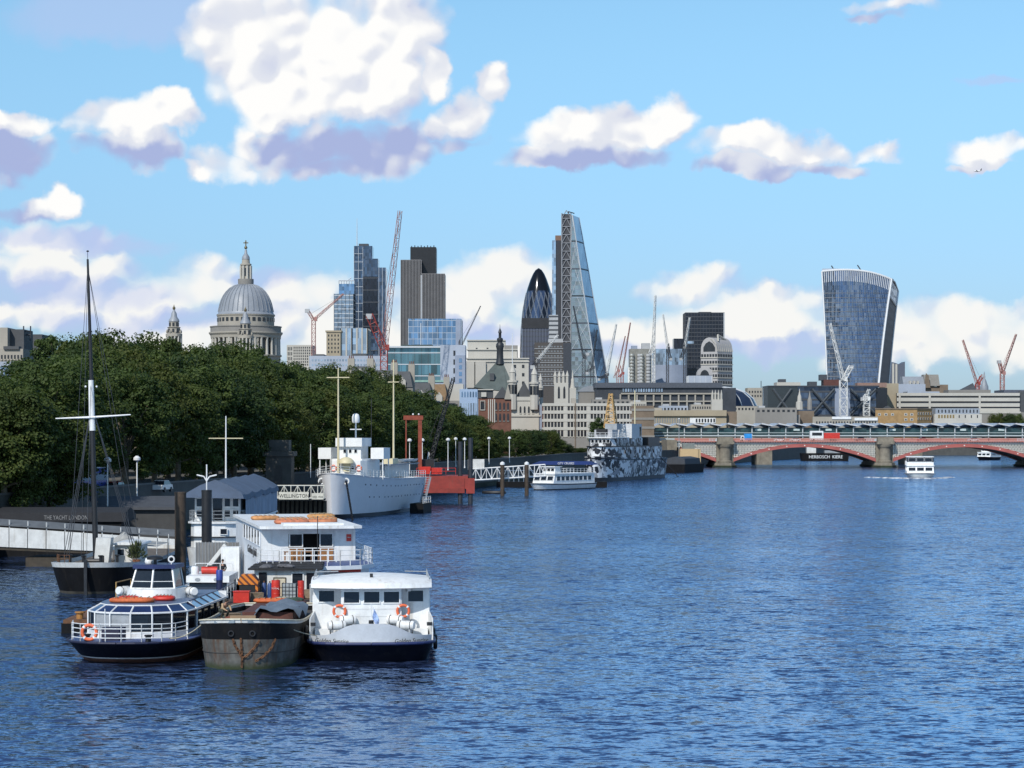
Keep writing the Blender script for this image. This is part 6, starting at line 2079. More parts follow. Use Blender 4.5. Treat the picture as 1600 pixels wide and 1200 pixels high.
car('white car parked under the trees at the far left', (XX(8, 272), 272, LAND), (0.65, 0.66, 0.66), R(82), 'cars parked under the trees')
car('pale car parked under the trees behind the black houseboat', (XX(252, 300), 300, LAND), (0.6, 0.6, 0.58), R(80), 'cars parked under the trees')
for k, px in enumerate((122, 140, 150)):
    person((XX(px, 262), 262, LAND - 0.2), R(30 * k), 'person walking on the embankment below the blue coach, %s of three' % ('left', 'middle', 'right')[k], mp('coat_%d' % (k + 1), (0.4, 0.4, 0.38), 0.9), mp('jeans', (0.03, 0.04, 0.07), 0.9), group='people on the embankment')
sh = thing('kiosk', 'low dark pavilion with a flat roof behind the sailing vessel', 'pavilion', (XX(212, 262), 262, 0))
MB().box(-4.2, 4.4, 0, 4, -1, 4.2).build('wall', paint('dark_pavilion', (0.05, 0.05, 0.05), 0.8), sh)
MB().prismx([(-0.5, 4.2), (4.5, 4.2), (4.5, 5.6), (-0.5, 4.5)], -4.8, 4.9).build('roof', paint('slate_roof', (0.06, 0.065, 0.075), 0.7), sh)

# ================================================================== the city
S_LIGHT = paint('portland_stone', (0.33, 0.305, 0.26), 0.85, 0.10, 0.08, streak=0.25, scol=(0.20, 0.19, 0.17))
S_WHITE = paint('pale_stone', (0.44, 0.42, 0.375), 0.85, 0.08, 0.08, streak=0.2, scol=(0.30, 0.28, 0.25))
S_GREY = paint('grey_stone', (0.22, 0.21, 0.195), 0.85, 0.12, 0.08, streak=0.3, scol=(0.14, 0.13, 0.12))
CONC = paint('grey_concrete', (0.36, 0.37, 0.38), 0.8, 0.10, 0.1)
BLUEG = paint('blue_grey_cladding', (0.24, 0.28, 0.36), 0.6, 0.10, 0.1)
LAVW = paint('pale_blue_white_cladding', (0.33, 0.37, 0.44), 0.6, 0.10, 0.1)
BRICK = paint('red_brick', (0.145, 0.065, 0.045), 0.9, 0.25, 0.6)
BRICKY = paint('yellow_brick', (0.30, 0.19, 0.085), 0.9, 0.2, 0.4)
BROWN = paint('brown_stone', (0.17, 0.13, 0.095), 0.9, 0.2, 0.2)
TAN = paint('tan_concrete', (0.33, 0.28, 0.20), 0.85, 0.1, 0.1)
SLATE = paint('slate', (0.060, 0.064, 0.070), 0.7, 0.2, 0.3)
COPPER = paint('copper_green_slate', (0.080, 0.098, 0.092), 0.7, 0.2, 0.3)
LEAD = paint('lead_sheet', (0.24, 0.26, 0.29), 0.5, 0.12, 0.12, streak=0.3, scol=(0.13, 0.14, 0.16))
DGLASS = glass('dark_curtain_glass', (0.014, 0.017, 0.026), 0.12, 0.22, (1.5, 1.5, 3.6), 0.03)
BGLASS = glass('blue_curtain_glass', (0.16, 0.27, 0.42), 0.55, 0.10, (2.2, 2.2, 3.8), 0.06)
TGLASS = glass('teal_curtain_glass', (0.10, 0.20, 0.24), 0.5, 0.10, (2.5, 2.5, 4.0), 0.06)
PGLASS = glass('pale_curtain_glass', (0.33, 0.42, 0.52), 0.6, 0.12, (2.2, 2.2, 3.8), 0.04)
HGLASS = glass('steel_blue_glass', (0.07, 0.10, 0.15), 0.5, 0.10, (2.0, 2.0, 3.6), 0.05)
MULL = paint('pale_mullion', (0.50, 0.53, 0.56), 0.4, 0.05)
MULLD = paint('dark_mullion', (0.05, 0.055, 0.065), 0.5, 0.1)
DARKW = paint('far_window', (0.020, 0.024, 0.030), 0.12, 0.4, 0.4)


class B:
    """box building given by photograph columns/rows and a distance; local x centred, y into depth, z from the ground"""
    def __init__(s, name, label, px0, px1, py, Y, depth, mat, rz=0.0, cat='building', base=LAND, body='wall'):
        s.w = (px1 - px0) * Y / F
        s.d = depth
        s.Y = Y
        s.base = base
        s.h = ZZ(py, Y) - base
        s.px0, s.px1 = px0, px1
        s.o = thing(name, label, cat, (XX((px0 + px1) / 2, Y), Y, base), rz)
        if mat:
            MB().box(-s.w / 2, s.w / 2, 0, depth, 0, s.h).build(body, mat, s.o)

    def x(s, px):
        return XX(px, s.Y) - XX((s.px0 + s.px1) / 2, s.Y)

    def z(s, py):
        return ZZ(py, s.Y) - s.base

    def part(s, name, mat, mb, **k):
        return mb.build(name, mat, s.o, **k)

    def pbox(s, name, mat, px0, px1, py0, py1, y0, y1):
        """box by photograph rectangle (py0 upper)"""
        return MB().box(s.x(px0), s.x(px1), y0, y1, s.z(py1) if py1 is not None else 0, s.z(py0)).build(name, mat, s.o)

    def bands(s, mat, z0, z1, step, t, proud=0.12, x0=None, x1=None, name='floor_bands', sides=True):
        m = MB()
        x0 = -s.w / 2 if x0 is None else x0
        x1 = s.w / 2 if x1 is None else x1
        z = z0
        while z < z1:
            if sides:
                m.box(x0 - proud, x1 + proud, -proud, s.d + proud, z, z + t)
            else:
                m.box(x0, x1, -proud, 0.05, z, z + t)
            z += step
        return m.build(name, mat, s.o, kind='stuff')

    def fins(s, mat, step, t, proud=0.2, z0=0.0, z1=None, x0=None, x1=None, name='mullions', side=True):
        m = MB()
        z1 = s.h if z1 is None else z1
        x0 = -s.w / 2 if x0 is None else x0
        x1 = s.w / 2 if x1 is None else x1
        n_ = max(1, int((x1 - x0) / step))
        for i in range(n_ + 1):
            x = x0 + (x1 - x0) * i / n_
            m.box(x - t / 2, x + t / 2, -proud, 0.05, z0, z1)
        if side:
            n_ = max(1, int(s.d / step))
            for i in range(n_ + 1):
                y = s.d * i / n_
                for sx in (-1, 1):
                    m.box(*sorted((sx * s.w / 2 - sx * 0.05, sx * (s.w / 2 + proud))), y - t / 2, y + t / 2, z0, z1)
        return m.build(name, mat, s.o, kind='stuff')

    def windows(s, x0, x1, z0, z1, nx, nz, fw=0.6, fh=0.6, mat=None, y=0.0, sill=None, arch=False, rz=0.0, at=None):
        """every window an object: a recessed-looking pane with a projecting sill"""
        cw, chh = (x1 - x0) / nx, (z1 - z0) / nz
        w, hh = cw * fw, chh * fh
        if arch:
            pts = [(-w / 2, -hh / 2), (w / 2, -hh / 2), (w / 2, hh * 0.25), (w * 0.3, hh * 0.43), (0, hh * 0.5), (-w * 0.3, hh * 0.43), (-w / 2, hh * 0.25)]
            pm_ = MB().prismy(pts, -0.06, 0.1)
        else:
            pm_ = box(-w / 2, w / 2, -0.06, 0.1, -hh / 2, hh / 2)
        pm_ = pm_.mesh('window', mat or DARKW)
        sm = box(-w * 0.58, w * 0.58, -0.28, 0.1, -hh / 2 - 0.25, -hh / 2).mesh('sill', sill) if sill else None
        for j in range(nz):
            for i in range(nx):
                xx, zz = x0 + cw * (i + 0.5), z0 + chh * (j + 0.5)
                o = place('window', pm_, s.o, (xx, y, zz) if at is None else at(xx, zz), rz)
                if sm:
                    place('sill', sm, o)


def gable(b_, px0, px1, pye, pyr, y0, y1, mat, name='roof', along='x'):
    """pitched roof between eaves row pye and ridge row pyr"""
    x0, x1, ze, zr = b_.x(px0), b_.x(px1), b_.z(pye), b_.z(pyr)
    if along == 'x':
        m = MB().prismx([(y0, ze), (y1, ze), ((y0 + y1) / 2, zr)], x0, x1)
    else:
        m = MB().prismy([(x0, ze), (x1, ze), ((x0 + x1) / 2, zr)], y0, y1)
    return m.build(name, mat, b_.o)


# ---- cathedral
YC = 1400.0
ca = B('cathedral', 'stone cathedral with great lead dome, lantern and golden cross', 320, 434, 572, YC, 50, None, cat='cathedral')
k = YC / F
rz_ = lambda r, py: (r * k, ca.z(py))
cy = 24.0
CC = (0, cy, 0)
ca.part('nave', S_LIGHT, MB().box(-70, 34, 6, 44, 0, ca.z(585)))
ca.part('drum_base', S_LIGHT, MB().lathe([rz_(55, 600), rz_(55, 556), rz_(57, 555), rz_(57, 553)], 40, CC), smooth=30)
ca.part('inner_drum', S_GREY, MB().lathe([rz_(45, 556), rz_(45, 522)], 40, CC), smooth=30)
colm = MB().lathe([(1.0, 0), (0.85, 0.6), (0.72, ca.z(526) - ca.z(553) - 1.0), (1.05, ca.z(526) - ca.z(553))], 9).mesh('column', S_WHITE, 40)
for i in range(32):
    a = 2 * PI * i / 32
    place('column', colm, ca.o, (53 * k * math.cos(a), cy + 53 * k * math.sin(a), ca.z(553)))
nim = box(-1.5, 1.5, -2, 2, 0, ca.z(526) - ca.z(553)).mesh('pier_bay', S_LIGHT)
for i in range(8):
    a = 2 * PI * (i + 0.5) / 8
    place('pier_bay', nim, ca.o, (50 * k * math.cos(a), cy + 50 * k * math.sin(a), ca.z(553)), a)
ca.part('entablature', S_LIGHT, MB().lathe([rz_(44, 526), rz_(55.5, 526), rz_(56, 522), rz_(58.5, 519), rz_(58.5, 517), rz_(45, 517)], 40, CC), smooth=30)
ca.part('balustrade', S_GREY, MB().lathe([rz_(56, 517), rz_(56, 509), rz_(57, 509), rz_(57, 507.5), rz_(54, 507.5), rz_(54, 516)], 40, CC), smooth=30)
ca.part('attic_drum', S_LIGHT, MB().lathe([rz_(45, 517), rz_(45, 492), rz_(46, 491), rz_(46.5, 489), rz_(44, 488)], 40, CC), smooth=30)
aw2 = box(-0.9, 0.9, -0.2, 0.3, -1.1, 1.1).mesh('attic_window', DARKW)
for i in range(32):
    a = 2 * PI * i / 32
    place('attic_window', aw2, ca.o, (45.1 * k * math.cos(a), cy + 45.1 * k * math.sin(a), ca.z(497)), a + PI / 2)
dome_p = [(46.5, 489), (44, 487), (43.5, 484), (42.3, 479), (41, 473), (38.8, 466), (35.5, 459), (31, 452.5), (25.5, 447), (19, 443), (12.5, 441)]
ca.part('dome', LEAD, MB().lathe([rz_(r, y) for r, y in dome_p], 64, CC), smooth=60)
for i in range(32):
    a = 2 * PI * i / 32
    m = MB()
    m.path([((r * k + 0.12) * math.cos(a), cy + (r * k + 0.12) * math.sin(a), ca.z(y)) for r, y in dome_p[2:]], 0.33, 4)
    ca.part('dome_rib', LEAD, m)
ca.part('golden_gallery', S_GREY, MB().lathe([rz_(12, 443), rz_(12.5, 437), rz_(12.5, 432), rz_(9, 432)], 20, CC), smooth=30)
ca.part('lantern', S_LIGHT, MB().lathe([rz_(7, 433), rz_(7, 411), rz_(9, 410), rz_(9, 408), rz_(6.5, 407), rz_(6, 401)], 16, CC), smooth=30)
for i in range(8):
    a = 2 * PI * (i + 0.5) / 8
    ca.part('lantern_column', S_WHITE, MB().lathe([(0.75, ca.z(432)), (0.7, ca.z(411))], 7, (8.3 * k * math.cos(a), cy + 8.3 * k * math.sin(a), 0)))
    a = 2 * PI * i / 8
    o = ca.part('lantern_window', DARKW, box(-0.7, 0.7, -0.1, 0.2, -2.4, 2.4), loc=(7.1 * k * math.cos(a), cy + 7.1 * k * math.sin(a), ca.z(421)), rz=a + PI / 2)
ca.part('lantern_cap', LEAD, MB().lathe([rz_(6.4, 401), rz_(6, 397), rz_(4, 393.5), rz_(2.6, 392), rz_(1.6, 385)], 14, CC), smooth=60)
GOLD = paint('dull_gold', (0.20, 0.16, 0.09), 0.4, 0.2, 1.0, metal=0.6)
ca.part('orb', GOLD, MB().ball((0, cy, ca.z(382)), 2.6 * k, 12, 8), smooth=True)
ca.part('cross', GOLD, MB().box(-0.35, 0.35, cy - 0.3, cy + 0.3, ca.z(380), ca.z(370.5)).box(-3.9 * k, 3.9 * k, cy - 0.3, cy + 0.3, ca.z(375.2), ca.z(373.6)))


def west_tower(px, ytop, ybase, label):
    Yt_ = 1335.0
    o = B('bell_tower', label, px - 13, px + 13, 560, Yt_, 9, None, cat='tower')
    q_ = Yt_ / F
    r_ = lambda r, py: (r * q_, o.z(py))
    c0 = (0, 4.7, 0)
    dy = ytop - 478
    o.part('base', S_LIGHT, MB().box(-13 * q_, 13 * q_, 0, 26 * q_, 0, o.z(552 + dy)))
    o.part('lower_stage', S_LIGHT, MB().lathe([r_(9, 552 + dy), r_(9, 526 + dy), r_(13, 525 + dy), r_(13, 521 + dy), r_(9, 520 + dy)], 12, c0), smooth=30)
    for i in range(12):
        a = 2 * PI * (i + 0.5) / 12
        o.part('column', S_WHITE, MB().lathe([(0.55, o.z(552 + dy)), (0.5, o.z(525 + dy))], 7, (11.5 * q_ * math.cos(a), 4.7 + 11.5 * q_ * math.sin(a), 0)))
    o.part('middle_stage', S_LIGHT, MB().lathe([r_(9.5, 520 + dy), r_(9.5, 512 + dy), r_(11, 511 + dy), r_(7.5, 510 + dy), r_(7.5, 503 + dy), r_(8.5, 502 + dy)], 12, c0), smooth=30)
    for i in range(8):
        a = 2 * PI * i / 8
        for rr, py, hh in ((9.55, 516 + dy, 1.0), (7.55, 506.5 + dy, 1.0), (9.05, 537 + dy, 3.0)):
            o.part('opening', DARKW, box(-0.55, 0.55, -0.1, 0.15, -hh, hh), loc=(rr * q_ * math.cos(a), 4.7 + rr * q_ * math.sin(a), o.z(py)), rz=a + PI / 2)
        u = a + PI / 8
        o.part('urn', S_LIGHT, MB().lathe([(0.4, 0), (0.55, 0.8), (0.1, 2.0)], 6, (11.5 * q_ * math.cos(u), 4.7 + 11.5 * q_ * math.sin(u), o.z(520 + dy))))
    o.part('cap', LEAD, MB().lathe([r_(8.6, 502 + dy), r_(8, 499 + dy), r_(5.5, 495.5 + dy), r_(4.6, 493 + dy), r_(4.2, 489 + dy), r_(2, 485 + dy), r_(1.2, 483 + dy)], 14, c0), smooth=50)
    o.part('finial', GOLD, MB().ball((0, 4.7, o.z(481 + dy)), 0.85, 8, 6, 1, 1, 1.3).lathe([(0.4, o.z(479 + dy)), (0.1, o.z(475 + dy))], 6, c0))


west_tower(270, 478, 545, 'western bell tower of the cathedral standing clear left of the dome')
west_tower(382, 481, 550, 'bell tower in front of the cathedral dome')

# ---- far left buildings above the trees
b_ = B('office_building', 'pale stone building with plant on its roof at the far left edge', -60, 36, 545, 420, 20, S_LIGHT)
b_.windows(b_.x(-10), b_.x(36), b_.z(598), b_.z(552), 9, 4, 0.5, 0.55, sill=S_LIGHT)
b_.pbox('roof_plant', S_LIGHT, -60, 8, 511, 545, 2, 14)
b_.pbox('roof_plant', SLATE, 8, 30, 513, 545, 4, 12)
b_.pbox('roof_band', SLATE, 6, 30, 541, 546, -0.4, 2)
m = MB()
for px in (26, 37):
    m.bar((b_.x(px), 6, b_.z(530)), (b_.x(px), 6, b_.z(507)), 0.12, 4)
m.bar((b_.x(24), 6, b_.z(515)), (b_.x(38), 6, b_.z(515)), 0.12, 4).bar((b_.x(24), 6, b_.z(521)), (b_.x(38), 6, b_.z(521)), 0.12, 4)
b_.part('roof_frame', MULLD, m)
b_ = B('office_building', 'stone building with small square attic windows beside the far left tree', 36, 66, 551, 450, 14, S_LIGHT)
b_.windows(b_.x(37), b_.x(65), b_.z(562), b_.z(555), 8, 1, 0.4, 0.5)
b_.pbox('roof', SLATE, 36, 64, 522, 551, 1, 12)
b_.pbox('cornice', S_WHITE, 35, 66, 549, 552, -0.3, 1)
b_ = B('office_building', 'low pale house front with blue windows at the left edge', -20, 26, 565, 380, 12, LAVW)
b_.windows(b_.x(-4), b_.x(14), b_.z(598), b_.z(570), 4, 3, 0.6, 0.6, mat=BGLASS)
gable(b_, 12, 26, 586, 563, -0.2, 12, SLATE, along='y')

# ---- white gridded block, grey slab, stone tower, striped block
b_ = B('office_block', 'white office block with irregular dark window grid right of the cathedral', 448, 488, 539, 1300, 25, S_WHITE)
b_.windows(b_.x(458), b_.x(488), b_.z(572), b_.z(541), 10, 7, 0.5, 0.66)
b_.windows(b_.x(449), b_.x(457), b_.z(572), b_.z(541), 3, 4, 0.5, 0.7)
b_ = B('office_block', 'long pale blue-grey office slab above the tree tops', 483, 606, 556, 1000, 30, LAVW)
b_.windows(b_.x(486), b_.x(600), b_.z(574), b_.z(559), 24, 2, 0.55, 0.42, mat=PGLASS)
b_.pbox('roof_garden', SLATE, 488, 505, 553, 556, 3, 20)
b_.pbox('roof_garden', SLATE, 548, 572, 552, 556, 3, 20)
b_ = B('office_tower', 'squat square brown stone tower in front of the glass towers', 510, 532, 518, 1250, 10, TAN)
b_.windows(b_.x(511), b_.x(531), b_.z(553), b_.z(521), 4, 5, 0.4, 0.5)
b_.bands(TAN, b_.z(519), b_.z(518), 9, 0.9, 0.5, name='parapet')
b_ = B('office_tower', 'striped white and glass office block below the tall dark tower', 533, 574, 513, 1500, 30, PGLASS)
b_.fins(S_WHITE, 2.9, 1.0, 0.5)
b_.pbox('stair_slot', DGLASS, 549, 551, 513, 575, -0.6, 0.2)

# ---- glass tower with roof frame
b_ = B('glass_tower', 'grey-blue glass tower with an open roof frame left of the tallest dark tower', 522, 552, 459, 2200, 30, glass('grey_blue_tower_glass', (0.20, 0.26, 0.33), 0.5, 0.12, (2, 2, 3.8), 0.03))
b_.bands(MULL, 4, b_.h, 4.2, 0.7, 0.15)
b_.fins(MULLD, 3.2, 0.3, 0.25)
b_.pbox('upper_block', BGLASS, 529, 553, 443, 459, 4, 26)
m = MB()
for px in range(529, 555, 4):
    m.bar((b_.x(px), 4, b_.z(443)), (b_.x(px), 4, b_.z(438)), 0.4, 4)
m.bar((b_.x(529), 4, b_.z(438)), (b_.x(553), 4, b_.z(438)), 0.5, 4).bar((b_.x(541), 8, b_.z(438)), (b_.x(548), 8, b_.z(433)), 0.4, 4)
b_.part('roof_frame', MULL, m)
# ---- stepped dark tower with mast
b_ = B('stepped_tower', 'tall dark stepped glass tower with a thin roof mast', 553, 603, 418, 2350, 30, HGLASS)
b_.pbox('middle_step', HGLASS, 553, 590.5, 404, 418, 1, 28)
b_.pbox('top_step', HGLASS, 553, 581.5, 384, 404, 2, 26)
b_.pbox('dark_core', DGLASS, 567, 590, 432, 520, -0.4, 0.5)
b_.bands(MULL, 4, b_.z(386), 8.2, 0.35, 0.1, x1=b_.x(567), sides=False)
b_.bands(MULLD, 4, b_.h - 2, 12.0, 0.9, 0.5, x0=b_.x(567), x1=b_.x(591), sides=False, name='deck_bands')
b_.fins(MULL, 3.0, 0.3, 0.35, side=False, x1=b_.x(567), z1=b_.z(386))
b_.fins(MULL, 2.6, 0.3, 0.3, side=False, x0=b_.x(592), x1=b_.x(603))
b_.pbox('roof_plant', MULLD, 560, 575, 380, 384, 6, 18)
b_.part('roof_mast', MULL, MB().bar((b_.x(557), 8, b_.z(386)), (b_.x(557), 8, b_.z(340)), 0.55, 6, 0.2))
# ---- ribbed tower of three shafts
RIBD = paint('dark_bronze_glazing', (0.028, 0.026, 0.027), 0.35, 0.2, 0.2)
RIBL = paint('pale_steel_rib', (0.22, 0.21, 0.21), 0.4, 0.1, 0.2)
b_ = B('ribbed_tower', 'dark ribbed skyscraper of three clustered shafts', 626, 695, 428, 2050, 40, None, cat='skyscraper')
for nm, a0, a1, py, y0, y1, step in (('left_shaft', 626, 658, 406, 3, 30, 1.25), ('right_shaft', 658, 695, 428, 0, 30, 1.25), ('core_shaft', 640, 680.5, 384, 14, 40, 0)):
    b_.pbox(nm, RIBD if step else paint('black_core', (0.012, 0.012, 0.014), 0.4, 0.2, 0.2), a0, a1, py, None, y0, y1)
    if step:
        m = MB()
        x0, x1 = b_.x(a0), b_.x(a1)
        n_ = int((x1 - x0) / step)
        for i in range(n_ + 1):
            x = x0 + (x1 - x0) * i / n_
            m.box(x - 0.22, x + 0.22, y0 - 0.5, y0 + 0.05, 0, b_.z(py))
        m.build('steel_ribs', RIBL, b_.o, kind='stuff')
        b_.pbox('parapet', RIBL, a0, a1, py - 0.6, py, y0, y1)
b_.pbox('pale_seam', MULL, 657.2, 659.4, 430, None, -0.4, 3)
m = MB()
for px in range(642, 680, 5):
    m.bar((b_.x(px), 16, b_.z(384)), (b_.x(px), 16, b_.z(382 - (px % 2))), 0.4, 4)
b_.part('roof_aerials', MULLD, m, kind='stuff')
# ---- blue glass block, teal block
b_ = B('glass_block', 'bright blue glass office block in front of the ribbed tower', 638, 721, 498, 1500, 30, BGLASS)
b_.pbox('end_wall', BLUEG, 712, 720, 499, None, -0.5, 1)
b_.pbox('vertical_slot', MULL, 657, 658.2, 505, None, -0.6, 0)
b_.bands(MULL, 4, b_.h, 3.9, 0.22, 0.12)
b_.fins(MULL, 3.0, 0.16, 0.18)
b_ = B('glass_block', 'teal glass office building with a flat projecting roof', 606, 690, 543, 950, 30, TGLASS)
b_.pbox('roof_slab', MULL, 604, 690, 541, 543.5, -1.5, 30)
b_.pbox('roof_plant', paint('dark_green_plant', (0.04, 0.06, 0.06), 0.6), 626, 675, 538, 541, 4, 24)
b_.bands(MULL, b_.z(588), b_.z(545), b_.z(545) - b_.z(563), 0.35, 0.2, name='floor_bands')
b_.fins(MULLD, 2.6, 0.12, 0.1)
b_ = B('office_block', 'white and pale grey stepped office block right of the teal glass building', 688, 727, 539, 940, 22, LAVW)
b_.pbox('blue_wing', BLUEG, 711, 727, 555, None, -1, 6)
b_.windows(b_.x(708), b_.x(712), b_.z(600), b_.z(545), 1, 4, 0.8, 0.6)
b_.windows(b_.x(715), b_.x(724), b_.z(600), b_.z(558), 1, 4, 0.5, 0.6, y=-1.05, mat=BGLASS)
b_.pbox('roof_mast', MULLD, 717, 719, 530, 553, 4, 5)
# ---- row of mansard roofs
for i, (a0, a1, pe, pr, mat, nm) in enumerate(((545, 580, 592, 572, SLATE, 'leftmost dark slate roof with a stone dormer above the trees'), (578, 618, 600, 578, SLATE, 'steep dark slate roof beside the red crane base'), (612, 645, 605, 580, SLATE, 'dark roof with tall stone chimneys in the roof row'),
                                               (640, 676, 625, 598, SLATE, 'charcoal mansard roof with white gable right of the mast'), (672, 700, 628, 600, paint('brown_tile', (0.20, 0.13, 0.07), 0.9), 'brown tiled mansard roof in the roof row'), (698, 724, 626, 600, S_WHITE, 'cream flat-topped house at the right of the roof row'))):
    Yh = 640 + 18 * i
    hb2 = B('town_house', nm, a0, a1, pe, Yh, 14, S_GREY, cat='house')
    if i < 5:
        x0, x1, ze, zr2 = hb2.x(a0), hb2.x(a1), hb2.z(pe), hb2.z(pr)
        hb2.part('roof', mat, MB().add([(x0, -0.3, ze), (x1, -0.3, ze), (x1, 14, ze), (x0, 14, ze), (x0 + 1, 2.2, zr2), (x1 - 1, 2.2, zr2), (x1 - 1, 12, zr2), (x0 + 1, 12, zr2)], [(0, 1, 5, 4), (1, 2, 6, 5), (2, 3, 7, 6), (3, 0, 4, 7), (4, 5, 6, 7)]))
        hb2.part('dormer', S_WHITE, MB().prismy([(-1.0, ze), (1.0, ze), (1.0, ze + 1.8), (0, ze + 3.0), (-1.0, ze + 1.8)], -0.5, 2.0))
        for px in (a0 + 2, a1 - 3):
            ch = hb2.part('chimney', S_LIGHT, MB().box(hb2.x(px) - 0.9, hb2.x(px) + 0.9, 4, 6, ze, zr2 + 2.2))
            for dx in (-0.5, 0.0, 0.5):
                MB().lathe([(0.16, 0), (0.13, 0.8)], 6, (hb2.x(px) + dx, 5, zr2 + 2.2)).build('chimney_pot', BRICK, ch)
    else:
        hb2.pbox('upper_storey', S_WHITE, a0, a1, pr, pe, 0, 12)
    hb2.windows(hb2.x(a0 + 2), hb2.x(a1 - 2), hb2.z(pe + 26), hb2.z(pe + 3), 4, 2, 0.45, 0.6, sill=S_WHITE)
b_ = B('office_block', 'small pale green roofed block in the gap of the roof row', 645, 700, 597, 820, 16, LAVW)
b_.pbox('green_roof', paint('verdigris', (0.22, 0.36, 0.31), 0.7), 644, 701, 594, 597, -0.4, 16)
b_ = B('office_block', 'light blue arched office front left of the red brick building', 718, 746, 608, 720, 12, paint('light_blue_front', (0.30, 0.40, 0.55), 0.6, 0.08))
b_.windows(b_.x(720), b_.x(746), b_.z(622), b_.z(610), 6, 1, 0.5, 0.75, arch=True, mat=BGLASS)
b_.windows(b_.x(718), b_.x(746), b_.z(652), b_.z(628), 7, 1, 0.5, 0.85, mat=PGLASS)
# ---- big cream telephone-exchange block
b_ = B('office_block', 'large cream stone block with stepped top behind the black spire', 730, 826, 560, 1000, 40, S_WHITE)
b_.pbox('upper_block', S_WHITE, 731, 808, 546, 560, 2, 36)
b_.pbox('top_block', S_WHITE, 730, 790, 531, 546, 5, 30)
b_.pbox('right_step', S_GREY, 788, 809, 539, 560, 4, 30)
for py in (560, 546, 531, 565):
    b_.pbox('cornice', S_WHITE, 729 if py < 560 else 728, (827 if py >= 560 else 809 if py == 546 else 790), py - 0.8, py + 0.8, {560: -0.6, 565: -0.5, 546: 1.4, 531: 4.4}[py], 8)
b_.windows(b_.x(736), b_.x(770), b_.z(550), b_.z(541), 2, 1, 0.16, 0.6, y=5)
b_.windows(b_.x(730), b_.x(764), b_.z(585), b_.z(568), 2, 1, 0.26, 0.66, arch=True)
b_.windows(b_.x(740), b_.x(756), b_.z(605), b_.z(566), 1, 3, 0.35, 0.7, mat=BLUEG)
b_.windows(b_.x(798), b_.x(824), b_.z(605), b_.z(566), 2, 3, 0.3, 0.4)
m = MB()
for px in (733, 751):
    m.box(b_.x(px) - 2.2, b_.x(px) + 2.2, -1.2, 0, b_.z(606), b_.z(566))
b_.part('turret_bays', S_WHITE, m, kind='stuff')
# ---- school hall with green roof and black lantern spire
b_ = B('school_hall', 'stone hall with steep grey-green roof and black lantern spire', 742, 806, 622, 850, 26, S_GREY, cat='building')
x0, x1, xm = b_.x(740), b_.x(806), b_.x(774)
b_.part('roof', COPPER, MB().add([(x0, -0.3, b_.z(605)), (x0 + 12, -0.3, b_.z(612)), (x1, -0.3, b_.z(612)), (x1, 26, b_.z(612)), (x0, 26, b_.z(605)), (xm, 9, b_.z(566)), (b_.x(786), 9, b_.z(566)), (b_.x(795), 0, b_.z(612))],
                               [(0, 1, 7, 6, 5), (7, 2, 6), (2, 3, 6), (3, 4, 5, 6), (4, 0, 5)]))
b_.part('roof_dormer', SLATE, MB().box(b_.x(765), b_.x(772), 2.2, 6, b_.z(594), b_.z(583)))
r_ = lambda r, py: (r * 850 / F, b_.z(py))
b_.part('spire', paint('black_lead', (0.022, 0.024, 0.028), 0.5), MB().lathe([r_(7, 568), r_(5.5, 560), r_(5, 545), r_(6.5, 540), r_(6, 536), r_(3.5, 533), r_(5, 530), r_(4.5, 527), r_(2.2, 526), r_(2.2, 519), r_(3, 518), r_(2, 514.5), r_(0.4, 511), r_(0.25, 505)], 10, (b_.x(781), 9, 0)), smooth=40)
b_.part('flagpole', WHITE_P, MB().bar((b_.x(800.5), 6, b_.z(610)), (b_.x(800.5), 6, b_.z(520)), 0.14, 5))
# ---- red brick building
b_ = B('brick_building', 'red brick building with white arched windows and dark mansard below the green roof', 748, 799, 622, 760, 20, BRICK)
b_.pbox('mansard', SLATE, 743, 770, 609, 622, -0.2, 16)
b_.pbox('eaves', S_WHITE, 741, 771, 608, 609.5, -0.9, 16)
b_.pbox('dormer', S_WHITE, 752, 760, 613, 620, -0.8, 2)
b_.windows(b_.x(748), b_.x(760), b_.z(642), b_.z(626), 1, 1, 0.5, 0.75, arch=True, sill=S_WHITE, mat=DARKW)
b_.part('window_surround', S_WHITE, MB().box(b_.x(750), b_.x(750.8), -0.35, 0, b_.z(641), b_.z(627)).box(b_.x(757.2), b_.x(758), -0.35, 0, b_.z(641), b_.z(627)).box(b_.x(750), b_.x(758), -0.35, 0, b_.z(627), b_.z(626)), kind='stuff')
for i in range(4):
    b_.pbox('white_quoin', S_WHITE, 762.5 + 3.2 * i, 764 + 3.2 * i, 624, 660, -0.3, 0.1)
b_.windows(b_.x(772), b_.x(797), b_.z(660), b_.z(626), 4, 2, 0.5, 0.7, arch=True, sill=S_GREY)
gable(b_, 772, 798, 622, 604, -0.4, 14, SLATE, along='y')
b_.part('stone_gable', S_LIGHT, MB().prismy([(b_.x(788), b_.z(624)), (b_.x(799), b_.z(624)), (b_.x(793.5), b_.z(600))], -0.6, 0.2))
# ---- gothic white stone building with turrets
b_ = B('gothic_hall', 'white gothic stone hall with three pinnacled turrets right of the green roof', 797, 843, 626, 800, 18, S_WHITE)
b_.pbox('parapet', S_WHITE, 806, 842, 620, 626, -0.3, 1.0)
gable(b_, 803, 835, 626, 596, 1.0, 18, SLATE, along='y')
b_.windows(b_.x(810), b_.x(836), b_.z(646), b_.z(634), 4, 1, 0.45, 0.9, arch=True, sill=S_WHITE)
b_.bands(S_WHITE, b_.z(651), b_.z(649), 9, 0.5, 0.4, name='string_course')


